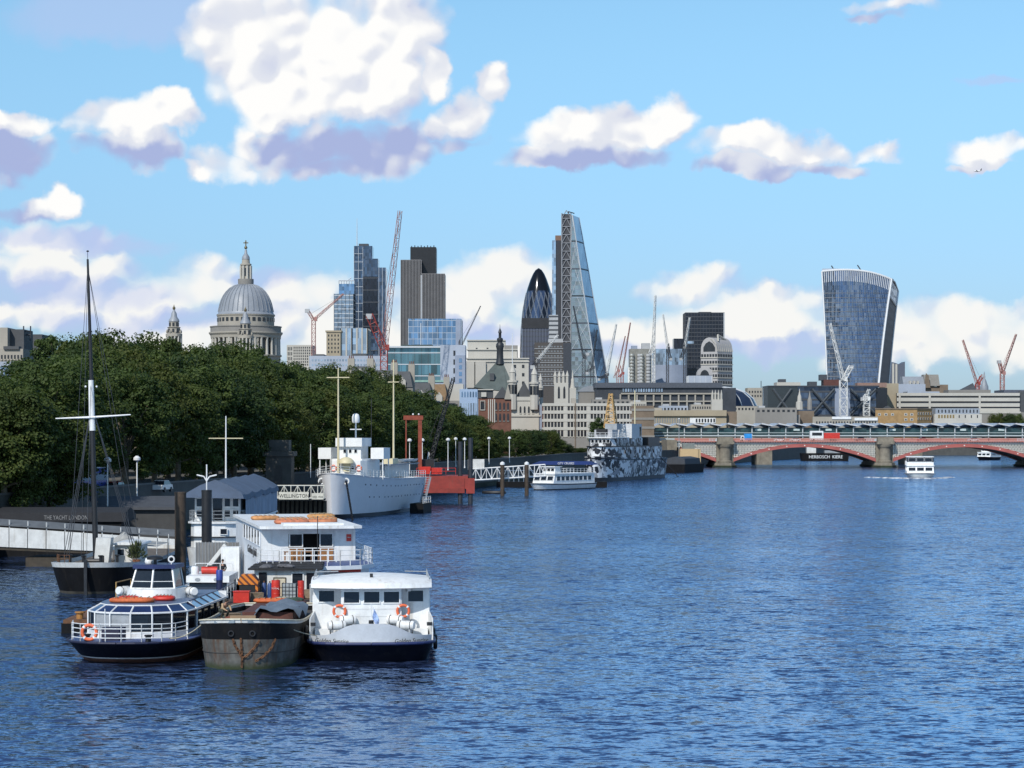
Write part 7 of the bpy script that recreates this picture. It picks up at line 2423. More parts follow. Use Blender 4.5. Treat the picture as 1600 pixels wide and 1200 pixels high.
def turret(bb, px, ytop, ybot, r, y=0.0):
    q_ = bb.Y / F
    f = lambda a, py: (a * q_, bb.z(py))
    hgt = ybot - ytop
    o = bb.part('turret', S_WHITE, MB().lathe([f(r, ybot), f(r, ytop + hgt * 0.42), f(r * 1.25, ytop + hgt * 0.41), f(r * 1.25, ytop + hgt * 0.37), f(r * 0.7, ytop + hgt * 0.36), f(r * 0.65, ytop + hgt * 0.2), f(r * 0.8, ytop + hgt * 0.19), f(r * 0.35, ytop + hgt * 0.08), f(0.2, ytop)], 8, (bb.x(px), y, 0)), smooth=30)
    for i in range(8):
        a = 2 * PI * i / 8
        MB().box(-0.45, 0.45, -0.1, 0.15, -hgt * 0.10 * q_, hgt * 0.10 * q_).build('turret_opening', DARKW, o, loc=(bb.x(px) + r * 0.95 * q_ * math.cos(a), y + r * 0.95 * q_ * math.sin(a), bb.z(ytop + hgt * 0.56)), rz=a + PI / 2)


turret(b_, 801, 568, 640, 7)
turret(b_, 835, 572, 640, 7)
turret(b_, 845, 582, 640, 4, 8)

# ---- bullet-shaped tower
b_ = B('bullet_tower', 'dark bullet-shaped glass tower with spiral diamond pattern', 813, 871, 417, 2450, 58, None, cat='skyscraper')
q_ = 2450 / F
gk, t, b = principled('spiral_glass')
tc = t.new('ShaderNodeTexCoord').outputs['Object']
ox_, oy_, oz_ = t.sep(tc)
ang = t.m('DIVIDE', t.m('ARCTAN2', ox_, t.m('SUBTRACT', oy_, 19.2)), 2 * PI)
sp_ = t.m('FRACT', t.m('ADD', t.m('MULTIPLY', ang, 6.0), t.m('MULTIPLY', oz_, 0.0165)))
sp2 = t.m('FRACT', t.m('SUBTRACT', t.m('MULTIPLY', ang, 18.0), t.m('MULTIPLY', oz_, 0.05)))
c = t.mix(t.m('GREATER_THAN', sp_, 0.62), (0.045, 0.07, 0.13), (0.012, 0.014, 0.022))
c = t.mix(t.m('MULTIPLY', t.m('LESS_THAN', sp2, 0.10), 0.5), c, (0.35, 0.38, 0.42))
c = t.mix(t.rng(oz_, b_.z(455), b_.z(452)), c, (0.010, 0.011, 0.014))
t.l.new(c, b.inputs['Base Color'])
b.inputs['Roughness'].default_value = 0.12
b.inputs['Metallic'].default_value = 0.35
prof = [(0.6, 417), (5, 420), (9, 426), (13, 435), (17.5, 448), (21.5, 463), (24.5, 480), (27, 500), (28.6, 525), (29.2, 550), (29, 580), (27, 620)]
b_.part('glass_shell', gk, MB().lathe([(r * q_, b_.z(y)) for r, y in reversed(prof)], 36, (0, 19.2, 0)), smooth=60)


def gr_(zpy):
    for (r0, y0), (r1, y1) in zip(prof[:-1], prof[1:]):
        if y0 <= zpy <= y1:
            return (r0 + (r1 - r0) * (zpy - y0) / (y1 - y0)) * q_
    return prof[-1][0] * q_


for s in (-1, 1):
    for i in range(18):
        pts = []
        for j in range(15):
            py = 610 - (610 - 456) * j / 14
            a = 2 * PI * i / 18 + s * j * 0.125
            r = gr_(py) + 0.15
            pts.append((r * math.cos(a), 19.2 + r * math.sin(a), b_.z(py)))
        b_.part('diagrid_rib', paint('diagrid_%d' % s, (0.16, 0.18, 0.21), 0.4) if i == 0 else bpy.data.materials['diagrid_%d' % s], MB().path(pts, 0.28, 3))
# ---- dark blocks in front
b_ = B('office_tower', 'dark flat-topped office slab in front of the bullet-shaped tower', 816, 862, 499, 1900, 24, paint('purple_grey_slab', (0.055, 0.06, 0.085), 0.4, 0.1))
b_.pbox('dark_crown', RIBD, 815.5, 862.5, 497, 513, -0.5, 24)
b_.bands(MULLD, 4, b_.z(515), 4.0, 0.8, 0.15)
b_.fins(BLUEG, 2.2, 0.16, 0.2)
b_ = B('office_tower', 'grey striped slim tower beside the wedge tower', 858, 872, 492, 1800, 14, CONC)
b_.bands(MULLD, 3, b_.h, 3.4, 1.2, 0.1)
b_ = B('office_block', 'brown stepped office block with rows of pale windows below the wedge tower', 835, 892, 535, 1350, 30, paint('dark_brown_block', (0.060, 0.052, 0.048), 0.6, 0.15))
b_.pbox('roof_block', CONC, 857, 880, 529, 535, 4, 20)
b_.pbox('right_wing', paint('charcoal_wing', (0.035, 0.04, 0.05), 0.5), 880, 893, 536, None, -0.6, 4)
b_.windows(b_.x(840), b_.x(879), b_.z(603), b_.z(538), 8, 9, 0.62, 0.34, mat=mp('pale_grey_window', (0.16, 0.17, 0.18), 0.3))  # panes in one plain mid grey
b_.bands(CONC, b_.z(603), b_.z(540), (b_.z(538) - b_.z(603)) / 9, 0.28, 0.35, x0=b_.x(835), x1=b_.x(880), sides=False)

# ---- wedge-shaped glass tower
YL = 2250.0
b_ = B('wedge_tower', 'tall wedge-shaped glass tower leaning back on its right side', 862, 949, 332, YL, 45, None, cat='skyscraper')
zt, zb_ = b_.z(336), 0.0
xi = lambda z: b_.x(894.5) + (b_.x(946) - b_.x(894.5)) * (1 - z / zt) ** 1.0
xo = lambda z: b_.x(905.8) + (b_.x(969) - b_.x(905.8)) * (1 - z / zt)
LG = glass('wedge_left_glass', (0.24, 0.29, 0.31), 0.55, 0.12, (3, 3, 4), 0.05, 0.25)
RG = glass('wedge_right_glass', (0.29, 0.33, 0.41), 0.6, 0.14, (3, 3, 4), 0.03, 0.15)
xl_ = b_.x(892.5)
marks = [zb_, b_.z(590), b_.z(547.5), b_.z(506), b_.z(463.5), b_.z(421), b_.z(378), zt]
for i in range(7):
    z0, z1 = marks[i] + (1.4 if i else 0), marks[i + 1]
    b_.part('left_glazing', LG, MB().add([(xl_, 0, z0), (xi(z0), 0, z0), (xi(z1), 0, z1), (xl_, 0, z1)], [(0, 1, 2, 3)]))
    b_.part('right_glazing', RG, MB().add([(xi(z0), 0, z0), (xo(z0), 26, z0), (xo(z1), 26, z1), (xi(z1), 0, z1)], [(0, 1, 2, 3)]))
    b_.part('back_wall', DGLASS, MB().add([(xo(z0), 26, z0), (xl_, 40, z0), (xl_, 40, z1), (xo(z1), 26, z1)], [(0, 1, 2, 3)]))
    if i:
        zz0, zz1 = marks[i] - 0.2, marks[i] + 1.6
        b_.part('dark_band', MULLD, MB().loft([[(xl_, 0.6, z), (xi(z) - 0.1, 0.6, z), (xo(z) - 0.4, 26, z), (xl_, 40, z)] for z in (zz0, zz1)], closed=True, caps=True))
m = MB()
z = 3.0
while z < zt:
    m.box(xl_, xi(z), -0.18, 0.05, z, z + 0.3)
    z += 4.0
b_.part('floor_lines', BLUEG, m, kind='stuff')
m = MB()
for i in range(1, 7):
    z0, z1 = marks[i], marks[i + 1]
    for (u0, u1) in ((0.0, 1.0), (1.0, 0.45)):
        m.bar((xl_ + (xi(z0) - xl_) * u0, -0.3, z0), (xl_ + (xi(z1) - xl_) * u1 * 0.96, -0.3, z1), 0.2, 4)
m.bar((xi(0), -0.3, 0), (xi(zt), -0.3, zt), 0.5, 4)
m.bar((xo(0), 26, 0), (xo(zt), 26, zt), 0.5, 4)
b_.part('megaframe', MULL, m)
b_.pbox('core_tower', paint('core_dark', (0.045, 0.047, 0.055), 0.6), 877.5, 892.6, 334, None, 2, 20)
m = MB()
xa, xb = b_.x(878), b_.x(892)
z = 0.0
i = 0
while z < b_.z(336):
    st = 7.8
    m.bar((xa, 1.2, z), (xb, 1.2, z), 0.42, 4)
    m.bar((xa, 1.2, z), ((xa + xb) / 2, 1.2, z + st), 0.36, 4).bar((xb, 1.2, z), ((xa + xb) / 2, 1.2, z + st), 0.36, 4)
    z += st
    i += 1
m.bar((xa, 1.2, 0), (xa, 1.2, b_.z(333)), 0.6, 4).bar((xb, 1.2, 0), (xb, 1.2, b_.z(333)), 0.6, 4)
b_.part('core_bracing', paint('bracing_steel', (0.27, 0.28, 0.30), 0.5), m)
b_.pbox('lift_shaft', paint('dark_shaft', (0.03, 0.032, 0.04), 0.5), 868, 877.5, 375, None, 4, 18)
b_.pbox('shaft_cap', paint('rust_cap', (0.18, 0.11, 0.08), 0.7), 868, 877, 367, 375, 6, 16)
b_.pbox('glass_shaft', PGLASS, 863, 868.5, 375, None, 3, 14)
b_.part('roof_gear', MULLD, MB().bar((b_.x(890), 10, zt), (b_.x(888), 10, b_.z(329)), 0.5, 4).bar((b_.x(888), 10, b_.z(329)), (b_.x(898), 10, b_.z(332)), 0.5, 4))

# ---- gothic tops below it
b_ = B('church_tower', 'pale church tower with four tall pinnacles below the wedge tower', 866, 888, 598, 1150, 7, S_WHITE, cat='church')
for px in (867.5, 874, 880.5, 886.5):
    b_.part('pinnacle', S_WHITE, MB().lathe([(0.75, b_.z(600)), (0.7, b_.z(588)), (0.95, b_.z(587.5)), (0.08, b_.z(579))], 6, (b_.x(px), 0.8, 0)))
b_.windows(b_.x(869), b_.x(886), b_.z(625), b_.z(601), 2, 1, 0.4, 0.8, arch=True)
b_ = B('church_spire', 'small white church spire with lantern right of the pinnacled tower', 890, 900, 606, 1150, 4, S_WHITE, cat='church')
q_ = 1150 / F
b_.part('spire', S_WHITE, MB().lathe([(4.5 * q_, b_.z(608)), (2.6 * q_, b_.z(597)), (2.6 * q_, b_.z(593)), (1.2 * q_, b_.z(590)), (1.2 * q_, b_.z(586)), (0.05, b_.z(578))], 8, (0, 2, 0)), smooth=30)

# ---- white arcaded brick building on the embankment
b_ = B('arcaded_building', 'long white-banded brick building with rows of arched windows by the river', 848, 986, 630, 780, 24, BRICK)
for j, (pa, pb) in enumerate(((630, 634.5), (642, 646.5), (655, 659), (668, 672))):
    b_.pbox('white_band', S_WHITE, 847, 987, pa, pb, -0.45, 0.3)
for j, (pt2, pb2) in enumerate(((634.5, 642), (646.5, 655), (659, 668), (672, 683))):
    cw = (b_.x(984) - b_.x(850)) / 26
    for i in range(26):
        x = b_.x(850) + cw * (i + 0.5)
        if i % 7 == 6:
            o = place('white_pier', box(-cw * 0.36, cw * 0.36, -0.35, 0.1, b_.z(pb2), b_.z(pt2)).mesh('white_pier', S_WHITE), b_.o, (x, 0, 0))
            continue
    b_.windows(b_.x(850), b_.x(984), b_.z(pb2), b_.z(pt2), 26, 1, 0.62, 0.86, arch=True, sill=S_WHITE, y=0.0)
    m = MB()
    for i in range(27):
        x = b_.x(850) + cw * i
        m.box(x - 0.15, x + 0.15, -0.3, 0.05, b_.z(pb2), b_.z(pt2))
    m.build('pilasters', S_WHITE, b_.o, kind='stuff')
b_.pbox('stone_base', S_GREY, 847.5, 986.5, 684, None, -0.5, 0.3)
b_.pbox('downpipe', BROWN, 898, 899.4, 630, None, -0.8, -0.3)
b_.pbox('roof_hut', S_LIGHT, 893, 900, 622, 630, 2, 6)
b_ = B('office_block', 'pale blue-grey narrow block left of the white-banded building', 842, 851, 632, 800, 12, BLUEG)
# ---- streetside buildings right of it
b_ = B('office_block', 'dark brown concrete block behind the buff mast', 985, 1022, 634, 900, 20, BROWN)
b_.bands(S_GREY, 2, b_.h, 3.4, 0.9, 0.2)
b_ = B('office_block', 'long tan concrete block with a row of small windows above the station', 1000, 1135, 648, 1050, 20, TAN)
b_.pbox('roof_slab', TAN, 998, 1135, 641, 650, -1.0, 18)
b_.pbox('roof_hut', S_LIGHT, 1005, 1035, 637, 641, 3, 10)
b_.windows(b_.x(1002), b_.x(1080), b_.z(662), b_.z(652), 20, 1, 0.55, 0.75, mat=mp('grey_pane', (0.20, 0.21, 0.21), 0.3))
b_.pbox('white_section', WHITE_P, 1078, 1118, 653, 661, -0.3, 0.2)
b_.windows(b_.x(1086), b_.x(1118), b_.z(661), b_.z(653), 7, 1, 0.55, 0.7, y=-0.35)
b_.pbox('dark_end', BROWN, 1134, 1152, 643, None, 2, 18)
b_ = B('office_block', 'red brick block with two white rooftop boxes above the station', 1162, 1228, 651, 1305, 18, paint('dark_red_brick', (0.13, 0.045, 0.035), 0.9, 0.15))
b_.pbox('white_box', LAVW, 1183, 1207, 647, 653.5, -0.5, 8)
b_.pbox('white_box', LAVW, 1209, 1227, 647, 653.5, -0.5, 8)
b_ = B('office_block', 'grey stone house with two pale green windows above the station', 1228, 1250, 648, 1303, 14, S_GREY)
b_.windows(b_.x(1230), b_.x(1244), b_.z(660), b_.z(653), 2, 1, 0.6, 0.7, mat=PGLASS, sill=S_WHITE)
b_ = B('church', 'brown stone church with a pale steeple above the station', 1248, 1272, 642, 1308, 14, BROWN, cat='church')
q_ = 1308 / F
b_.part('steeple', S_WHITE, MB().lathe([(6 * q_, b_.z(640)), (5.5 * q_, b_.z(628)), (3.5 * q_, b_.z(627)), (3 * q_, b_.z(619)), (1.6 * q_, b_.z(616)), (0.1, b_.z(607))], 8, (b_.x(1251), 5, 0)), smooth=30)
b_.part('steeple', S_GREY, MB().lathe([(4 * q_, b_.z(640)), (3.6 * q_, b_.z(625)), (2.4 * q_, b_.z(622)), (1.5 * q_, b_.z(618)), (0.1, b_.z(611))], 8, (b_.x(1267), 5, 0)), smooth=30)

# ---- long dark building with a glass dome
b_ = B('market_building', 'long low dark framed building ending in a blue glass dome', 932, 1150, 606, 1150, 40, paint('dark_hall', (0.035, 0.04, 0.05), 0.5, 0.3, 0.1))
b_.pbox('roof', paint('slate_blue_roof', (0.065, 0.075, 0.095), 0.6), 930, 1128, 598, 606, -1, 38)
b_.pbox('upper_beam', S_LIGHT, 970, 1122, 614, 616.2, -1.2, 0.2)
b_.pbox('lower_beam', S_LIGHT, 950, 1122, 626, 628, -1.0, 0.2)
b_.windows(b_.x(972), b_.x(1036), b_.z(613), b_.z(606.5), 16, 1, 0.6, 0.8, mat=PGLASS, y=-0.3)
for i in range(13):
    b_.pbox('stone_column', S_LIGHT, 955 + 13 * i, 957.4 + 13 * i, 616, 634, -0.9, 0)
q_ = 1150 / F
dm = paint('navy_dome_glass', (0.02, 0.03, 0.06), 0.15, 0.2, 0.2)
b_.part('glass_dome', dm, MB().lathe([(72 * q_, b_.z(634)), (66 * q_, b_.z(622)), (54 * q_, b_.z(612)), (38 * q_, b_.z(606)), (20 * q_, b_.z(603.5)), (1, b_.z(603))], 40, (b_.x(1118), 22, 0), 1.0, 0.6), smooth=60)
for i in range(5):
    a = R(-78 + 26 * i)
    pts = [((r * q_ + 0.15) * math.cos(a) + b_.x(1118), 22 + (r * q_ + 0.15) * math.sin(a) * 0.6, b_.z(y)) for r, y in ((72, 634), (66, 622), (54, 612), (38, 606), (20, 603.5))]
    b_.part('dome_rib', MULL, MB().path(pts, 0.28, 4))
b_ = B('church_tower', 'small cream church tower with spiky pinnacles in front of the dark hall', 1112, 1129, 624, 1100, 5, S_WHITE, cat='church')
for px in (1113.5, 1118, 1123, 1127.5):
    b_.part('pinnacle', S_WHITE, MB().lathe([(0.55, b_.z(626)), (0.5, b_.z(616)), (0.05, b_.z(609))], 6, (b_.x(px), 0.8, 0)))
b_ = B('arched_roof', 'low grey arched roof shed beneath the cranes', 905, 945, 612, 1180, 20, S_GREY)
b_.part('barrel_roof', LEAD, MB().prismy([(b_.x(903), b_.z(612)), (b_.x(910), b_.z(606)), (b_.x(922), b_.z(602.5)), (b_.x(935), b_.z(606)), (b_.x(946), b_.z(612))], -0.4, 20))
for i, (a0, a1, py, mat, nm) in enumerate(((985, 1010, 628, S_WHITE, 'small cream roof hut in front of the dark hall'), (1030, 1075, 634, LAVW, 'pale glass-roofed low block above the tan block'), (1080, 1112, 632, S_LIGHT, 'low arched stone block left of the spiky church tower'), (1135, 1180, 634, S_LIGHT, 'low cream block under the glass dome'), (1180, 1245, 637, S_GREY, 'low grey block right of the glass dome'), (925, 985, 624, S_GREY, 'grey low block above the arcaded building'))):
    b_ = B('low_block', nm, a0, a1, py, 1090 - 8 * i if a0 < 1130 else 1300, 10, mat)
    b_.windows(b_.x(a0 + 1), b_.x(a1 - 1), b_.z(py + 8), b_.z(py + 2), 8, 1, 0.5, 0.6)
    b_.pbox('roof_box', CONC, a0 + 6, a0 + 16, py - 3, py, 2, 8)

# ---- pipe-clad tower, curved glass, black tower, vaulted tower
b_ = B('pipe_tower', 'steel pipe-clad tower with stair drums and rooftop crane', 984, 1018, 545, 2200, 22, paint('steel_cladding', (0.26, 0.25, 0.22), 0.4, 0.25, 0.2, metal=0.3))
m = MB()
for i, px in enumerate((987, 999, 1002, 1013)):
    o = MB()
    z = 3.0
    while z < b_.z(556):
        o.lathe([(2.0, z), (2.4, z + 1.0), (2.0, z + 2.6)], 10, (b_.x(px), -1.6, 0))
        z += 3.1
    b_.part('stair_drum', CONC if i % 2 else paint('bright_steel_%d' % i, (0.45, 0.44, 0.40), 0.3, 0.1, metal=0.4), o, smooth=40, kind='stuff')
b_.pbox('pipe_riser', MULL, 998, 1003, 556, None, -3.2, -2.6)
b_.pbox('plant_room', BLUEG, 987, 996, 540, 546, 2, 12)
b_.pbox('plant_room', CONC, 1003, 1016, 536, 546, 2, 12)
b_.pbox('side_stair', WHITE_P, 981, 984.5, 574, None, 0, 5)
b_ = B('curved_tower', 'pale blue curved glass tower between the cranes', 1016, 1076, 545, 2250, 30, None)
pts = [(b_.x(1016) + (b_.x(1074) - b_.x(1016)) * i / 12, 6 * (2 * i / 12 - 1) ** 2) for i in range(13)]
b_.part('glass_wall', PGLASS, MB().prism(pts + [(b_.x(1074), 30), (b_.x(1016), 30)], 0, b_.h))
b_.part('lower_wall', BLUEG, MB().prism([(x, y - 0.6) for x, y in pts] + [(b_.x(1075), 29), (b_.x(1016), 29)], 0, b_.z(570)))
b_ = B('glass_block', 'pale grey glass box in front of the black tower', 1076, 1112, 587, 1700, 20, LAVW)
b_.fins(MULL, 4, 0.3, 0.2)
b_ = B('black_tower', 'black glass slab tower behind the vaulted stone tower', 1071, 1132, 489, 2400, 34, DGLASS, cat='skyscraper')
b_.pbox('roof_step', DGLASS, 1092, 1112, 487, 489, 4, 20)
b_.bands(MULLD, 4, b_.h, 4.0, 0.8, 0.12)
b_.fins(MULLD, 3.0, 0.25, 0.2)
b_.pbox('pale_edge', MULL, 1130.6, 1132, 489, None, -0.4, 30)
b_.pbox('pale_floor', PGLASS, 1074, 1084, 533, 537, -0.4, 0.2)  # short strip of one storey in paler glass
b_ = B('slab_block', 'low dark slab left of the black tower', 1053, 1072, 529, 2350, 20, DGLASS)
b_ = B('vaulted_tower', 'banded stone tower with crossed barrel vault roof', 1092, 1148, 552, 1900, 20, None, rz=0, cat='tower')
vm = paint('vault_stone', (0.36, 0.35, 0.35), 0.7, 0.1, 0.1)
w1, w2, xm, xr_ = b_.x(1096), b_.x(1121), b_.x(1121), b_.x(1147)
sk = 14.0
fl_ = [(w1, 6), (w2, 0), (xr_, sk), (w1 + 14, sk + 14)]
b_.part('wall', vm, MB().prism(fl_, 0, b_.z(549)))
a_n = 12
rings = []
for i in range(a_n + 1):
    a = PI * i / a_n
    u = (1 - math.cos(a)) / 2
    zz = b_.z(549) + (b_.z(527) - b_.z(549)) * math.sin(a) ** 0.8
    p = Vector((w1, 6, 0)).lerp(Vector((w2, 0, 0)), u)
    q2 = p + Vector((xr_ - w2, sk, 0))
    rings.append([(p.x, p.y, zz), (q2.x, q2.y, zz)])
b_.part('barrel_vault', vm, MB().loft(rings).add([r[0] for r in rings], [tuple(range(a_n + 1))]), smooth=40)
b_.part('arch_window', DARKW, MB().add([(w1 + (w2 - w1) * u, 6 * (1 - u) - 0.3, b_.z(549) + (b_.z(533) - b_.z(549)) * v_) for u, v_ in ((0.15, 0), (0.85, 0), (0.85, 0.4), (0.7, 0.8), (0.5, 1), (0.3, 0.8), (0.15, 0.4))], [tuple(range(7))]))
b_.part('vault_ridge', S_WHITE, MB().path([(w2 + 1, 3, b_.z(533)), ((w2 + xr_) / 2 - 6, 5, b_.z(523)), (xr_ - 6, sk - 2, b_.z(530))], 0.8, 5))
m = MB()
for i in range(9):
    u = i / 8
    base_ = Vector((w2, 0, 0)).lerp(Vector((xr_, sk, 0)), u)
    m.path([(base_.x, base_.y - 0.3, b_.z(549)), (base_.x - 1.2, base_.y, b_.z(538)), (base_.x - 5, base_.y + 2, b_.z(529))], 0.45, 4)
b_.part('vault_ribs', S_WHITE, m, kind='stuff')
z = 3.0
k_ = 0
while z < b_.z(550):
    for j in range(2):
        p0, p1 = ((w1, 6), (w2, 0)) if j == 0 else ((w2, 0), (xr_, sk))
        d = Vector((p1[0] - p0[0], p1[1] - p0[1], 0))
        nrm = Vector((d.y, -d.x, 0)).normalized()
        L_ = d.length
        rz0 = math.atan2(d.y, d.x)
        if k_ == 0:
            M_['vw%d' % j] = box(0, L_ / 6 * 0.72, -0.15, 0.2, 0, 2.4).mesh('window', DARKW)
            M_['vb%d' % j] = box(0, L_, -0.7, 0.2, -0.8, 0).mesh('floor_band', S_WHITE)
        for i in range(6):
            pp = Vector((*p0, z)) + d * ((i + 0.14) / 6)
            place('window', M_['vw%d' % j], b_.o, pp, rz0)
        place('floor_band', M_['vb%d' % j], b_.o, (p0[0], p0[1], z), rz0)
    z += 5.4
    k_ += 1
b_ = B('vaulted_wing', 'small arched gable wing left of the vaulted tower', 1089, 1114, 586, 1850, 12, vm)
b_.part('arch_gable', vm, MB().prismy([(b_.x(1089) + (b_.x(1114) - b_.x(1089)) * (1 - math.cos(PI * i / 10)) / 2, b_.z(586) + (b_.z(573) - b_.z(586)) * math.sin(PI * i / 10)) for i in range(11)], -0.4, 10))
b_.part('arch_window', DARKW, MB().prismy([(b_.x(1094) + (b_.x(1108) - b_.x(1094)) * (1 - math.cos(PI * i / 10)) / 2, b_.z(588) + (b_.z(578) - b_.z(588)) * math.sin(PI * i / 10)) for i in range(11)], -0.7, 0))

# ---- top-heavy curved tower
YK = 2000.0
b_ = B('curved_skyscraper', 'top-heavy curved glass skyscraper with flared white edges', 1284, 1407, 420, YK, 45, None, cat='skyscraper')


def wcurve(px_top, px_base, z, zt, p=1.7):
    return b_.x(px_base) + (b_.x(px_top) - b_.x(px_base)) * max(0.0, z / zt) ** p


ZT = b_.z(424)
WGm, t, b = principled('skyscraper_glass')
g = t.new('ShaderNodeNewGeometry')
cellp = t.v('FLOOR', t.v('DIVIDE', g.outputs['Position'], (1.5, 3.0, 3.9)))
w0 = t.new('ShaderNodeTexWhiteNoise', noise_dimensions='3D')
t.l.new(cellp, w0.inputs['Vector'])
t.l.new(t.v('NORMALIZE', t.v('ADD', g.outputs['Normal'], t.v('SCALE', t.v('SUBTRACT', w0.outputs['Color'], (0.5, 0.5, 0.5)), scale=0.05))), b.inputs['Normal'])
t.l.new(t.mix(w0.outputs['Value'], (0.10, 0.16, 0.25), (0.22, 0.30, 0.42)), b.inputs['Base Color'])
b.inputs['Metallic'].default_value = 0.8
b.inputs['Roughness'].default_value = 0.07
zsl = [ZT * i / 14 for i in range(15)]
NX_ = 12


def wk(u, z):
    """front face: u 0..1 from left edge to right edge"""
    xl2, xr2 = wcurve(1284, 1295, z, ZT), wcurve(1394, 1368, z, ZT, 1.5)
    bow = -4.0 * (z / ZT) ** 2.2 + 3.5 * (2 * u - 1) ** 2 - 1.0
    return Vector((xl2 + (xr2 - xl2) * u, bow, z))


def ztop(u):
    return b_.z(424 - 5.5 * math.sin(PI * min(1, u * 0.9) * 0.75) + 17 * u ** 2.2)


rows = [[wk(i / NX_, ztop(i / NX_) * j / 20) for i in range(NX_ + 1)] for j in range(21)]
b_.part('front_glazing', WGm, MB().loft(rows), smooth=60)
side = []
for j in range(21):
    z = ztop(1.0) * j / 20
    p = wk(1.0, z)
    zb2 = b_.z(452) * j / 20
    side.append([p, Vector((wcurve(1416, 1393, zb2, ZT, 1.5), 30, zb2))])
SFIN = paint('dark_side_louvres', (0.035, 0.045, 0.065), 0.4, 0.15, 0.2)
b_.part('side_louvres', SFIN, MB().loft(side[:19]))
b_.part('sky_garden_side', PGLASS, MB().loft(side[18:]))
bk = []
for j in range(21):
    bk.append([side[j][1], Vector((wcurve(1284, 1295, ztop(0) * j / 20, ZT) + 6, 42, ztop(0) * j / 20)), wk(0, ztop(0) * j / 20)])
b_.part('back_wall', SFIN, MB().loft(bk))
rf2 = []
for i in range(NX_ + 1):
    u = i / NX_
    p = wk(u, ztop(u))
    q2 = Vector((wcurve(1284, 1295, ZT, ZT) + 6, 42, ztop(0))).lerp(side[20][1], u)
    md = (p + q2) / 2 + Vector((0, 0, 3.5))
    rf2.append([p, p.lerp(md, 0.5) + Vector((0, 0, 1.2)), md, q2])
b_.part('curved_roof', MULL, MB().loft(rf2), smooth=60)
m = MB()
for i in range(37):
    u = i / 36
    m.path([wk(u, ztop(u) * j / 10) + Vector((0, -0.35, 0)) for j in range(11)], 0.07, 3)
b_.part('vertical_fins', paint('silver_fin', (0.55, 0.57, 0.60), 0.35, 0.05, metal=0.4), m, kind='stuff')
m = MB()
for j in range(1, 38):
    z = 3.9 * j
    if z < b_.z(452):
        m.path([wk(i / 8, z) + Vector((0, -0.15, 0)) for i in range(9)], 0.26, 3)
b_.part('floor_edges', MULLD, m, kind='stuff')
m = MB()
for i in range(37):
    u = i / 36
    m.path([wk(u, ztop(u) + (b_.z(442) - b_.z(424)) * (1 - j / 3)) + Vector((0, -0.6, 0)) for j in range(4)], 0.34, 3)
b_.part('crown_fins', paint('white_fin', (0.70, 0.71, 0.73), 0.35, 0.04), m, kind='stuff')
EDGE = paint('white_edge_frame', (0.74, 0.75, 0.76), 0.35, 0.04)
b_.part('edge_frame', EDGE, MB().path([wk(1.0, ztop(1) * j / 20) + Vector((0.2, -0.6, 0)) for j in range(21)], 1.0, 5))
b_.part('edge_frame', EDGE, MB().path([wk(0.0, ztop(0) * j / 20) + Vector((-0.2, -0.3, 0)) for j in range(21)], 0.7, 5))
b_.part('edge_frame', EDGE, MB().path([s_[1] + Vector((0.2, 0, 0)) for s_ in side], 0.6, 5))
b_.part('crown_rim', EDGE, MB().path([wk(i / NX_, ztop(i / NX_)) + Vector((0, -0.4, 0)) for i in range(NX_ + 1)], 0.8, 5))
b_.part('crown_rim', EDGE, MB().path([wk(1.0, ztop(1)), (wk(1.0, ztop(1)) + side[20][1]) / 2 + Vector((0, 0, 3.0)), side[20][1]], 0.7, 5))
b_.part('sky_garden_sill', EDGE, MB().path([side[18][0] + Vector((0, -0.3, 0)), side[18][1]], 0.9, 5))
b_.part('roof_crane', MULLD, MB().bar((b_.x(1350), 16, b_.z(421)), (b_.x(1344), 16, b_.z(412)), 0.5, 4).bar((b_.x(1308), 16, b_.z(421)), (b_.x(1303), 16, b_.z(413)), 0.5, 4))
b_ = B('office_tower', 'small grey tower with a scooped roof right of the curved skyscraper', 1391, 1414, 567, 2300, 20, None)
xs = [b_.x(1391), b_.x(1395), b_.x(1399), b_.x(1404), b_.x(1414)]
b_.part('wall', paint('slate_tower', (0.09, 0.105, 0.14), 0.5), MB().prismy([(xs[0], 0), (xs[4], 0), (xs[4], b_.z(565)), (b_.x(1409), b_.z(568)), (xs[3], b_.z(569)), (xs[2], b_.z(567)), (xs[0], b_.z(565))], 0, 20))
b_.pbox('pale_strip', S_WHITE, 1394, 1397, 568, None, -0.5, 0)
b_.pbox('pale_strip', S_WHITE, 1399, 1402, 569, None, -0.5, 0)

# ---- braced dark building below
b_ = B('braced_building', 'dark glass building with giant X bracing below the curved skyscraper', 1200, 1372, 604, 1345, 30, HGLASS)
b_.pbox('left_block', paint('dark_green_block', (0.03, 0.038, 0.042), 0.4), 1199, 1246, 604, None, -2, 20)
b_.pbox('right_block', paint('black_block', (0.012, 0.014, 0.018), 0.4), 1369, 1386, 606, None, -1, 20)
b_.pbox('grey_core', BLUEG, 1304, 1328, 604, None, -1.2, 10)
b_.bands(MULLD, 3, b_.h, 4.5, 1.0, 0.2, sides=False)
br_m = paint('bracing_grey', (0.075, 0.085, 0.095), 0.5)
for a0, a1 in ((1207, 1236), (1268, 1303), (1328, 1368)):
    for k2 in range(2):
        p0, p1 = (a0, a1) if k2 else (a1, a0)
        b_.part('brace', br_m, MB().bar((b_.x(p0), -2.6, b_.z(648)), (b_.x(p1), -2.6, b_.z(608)), 0.75, 4))
b_.pbox('roof_edge', MULLD, 1199, 1373, 602.5, 604, -2.4, 28)
b_.pbox('white_plant', S_WHITE, 1215, 1252, 597, 603, 4, 20)
b_.pbox('dark_plant', MULLD, 1220, 1230, 592, 597, 6, 16)
b_.pbox('dark_plant', paint('red_brown_plant', (0.09, 0.03, 0.022), 0.6), 1288, 1312, 593, 603, 2, 14)
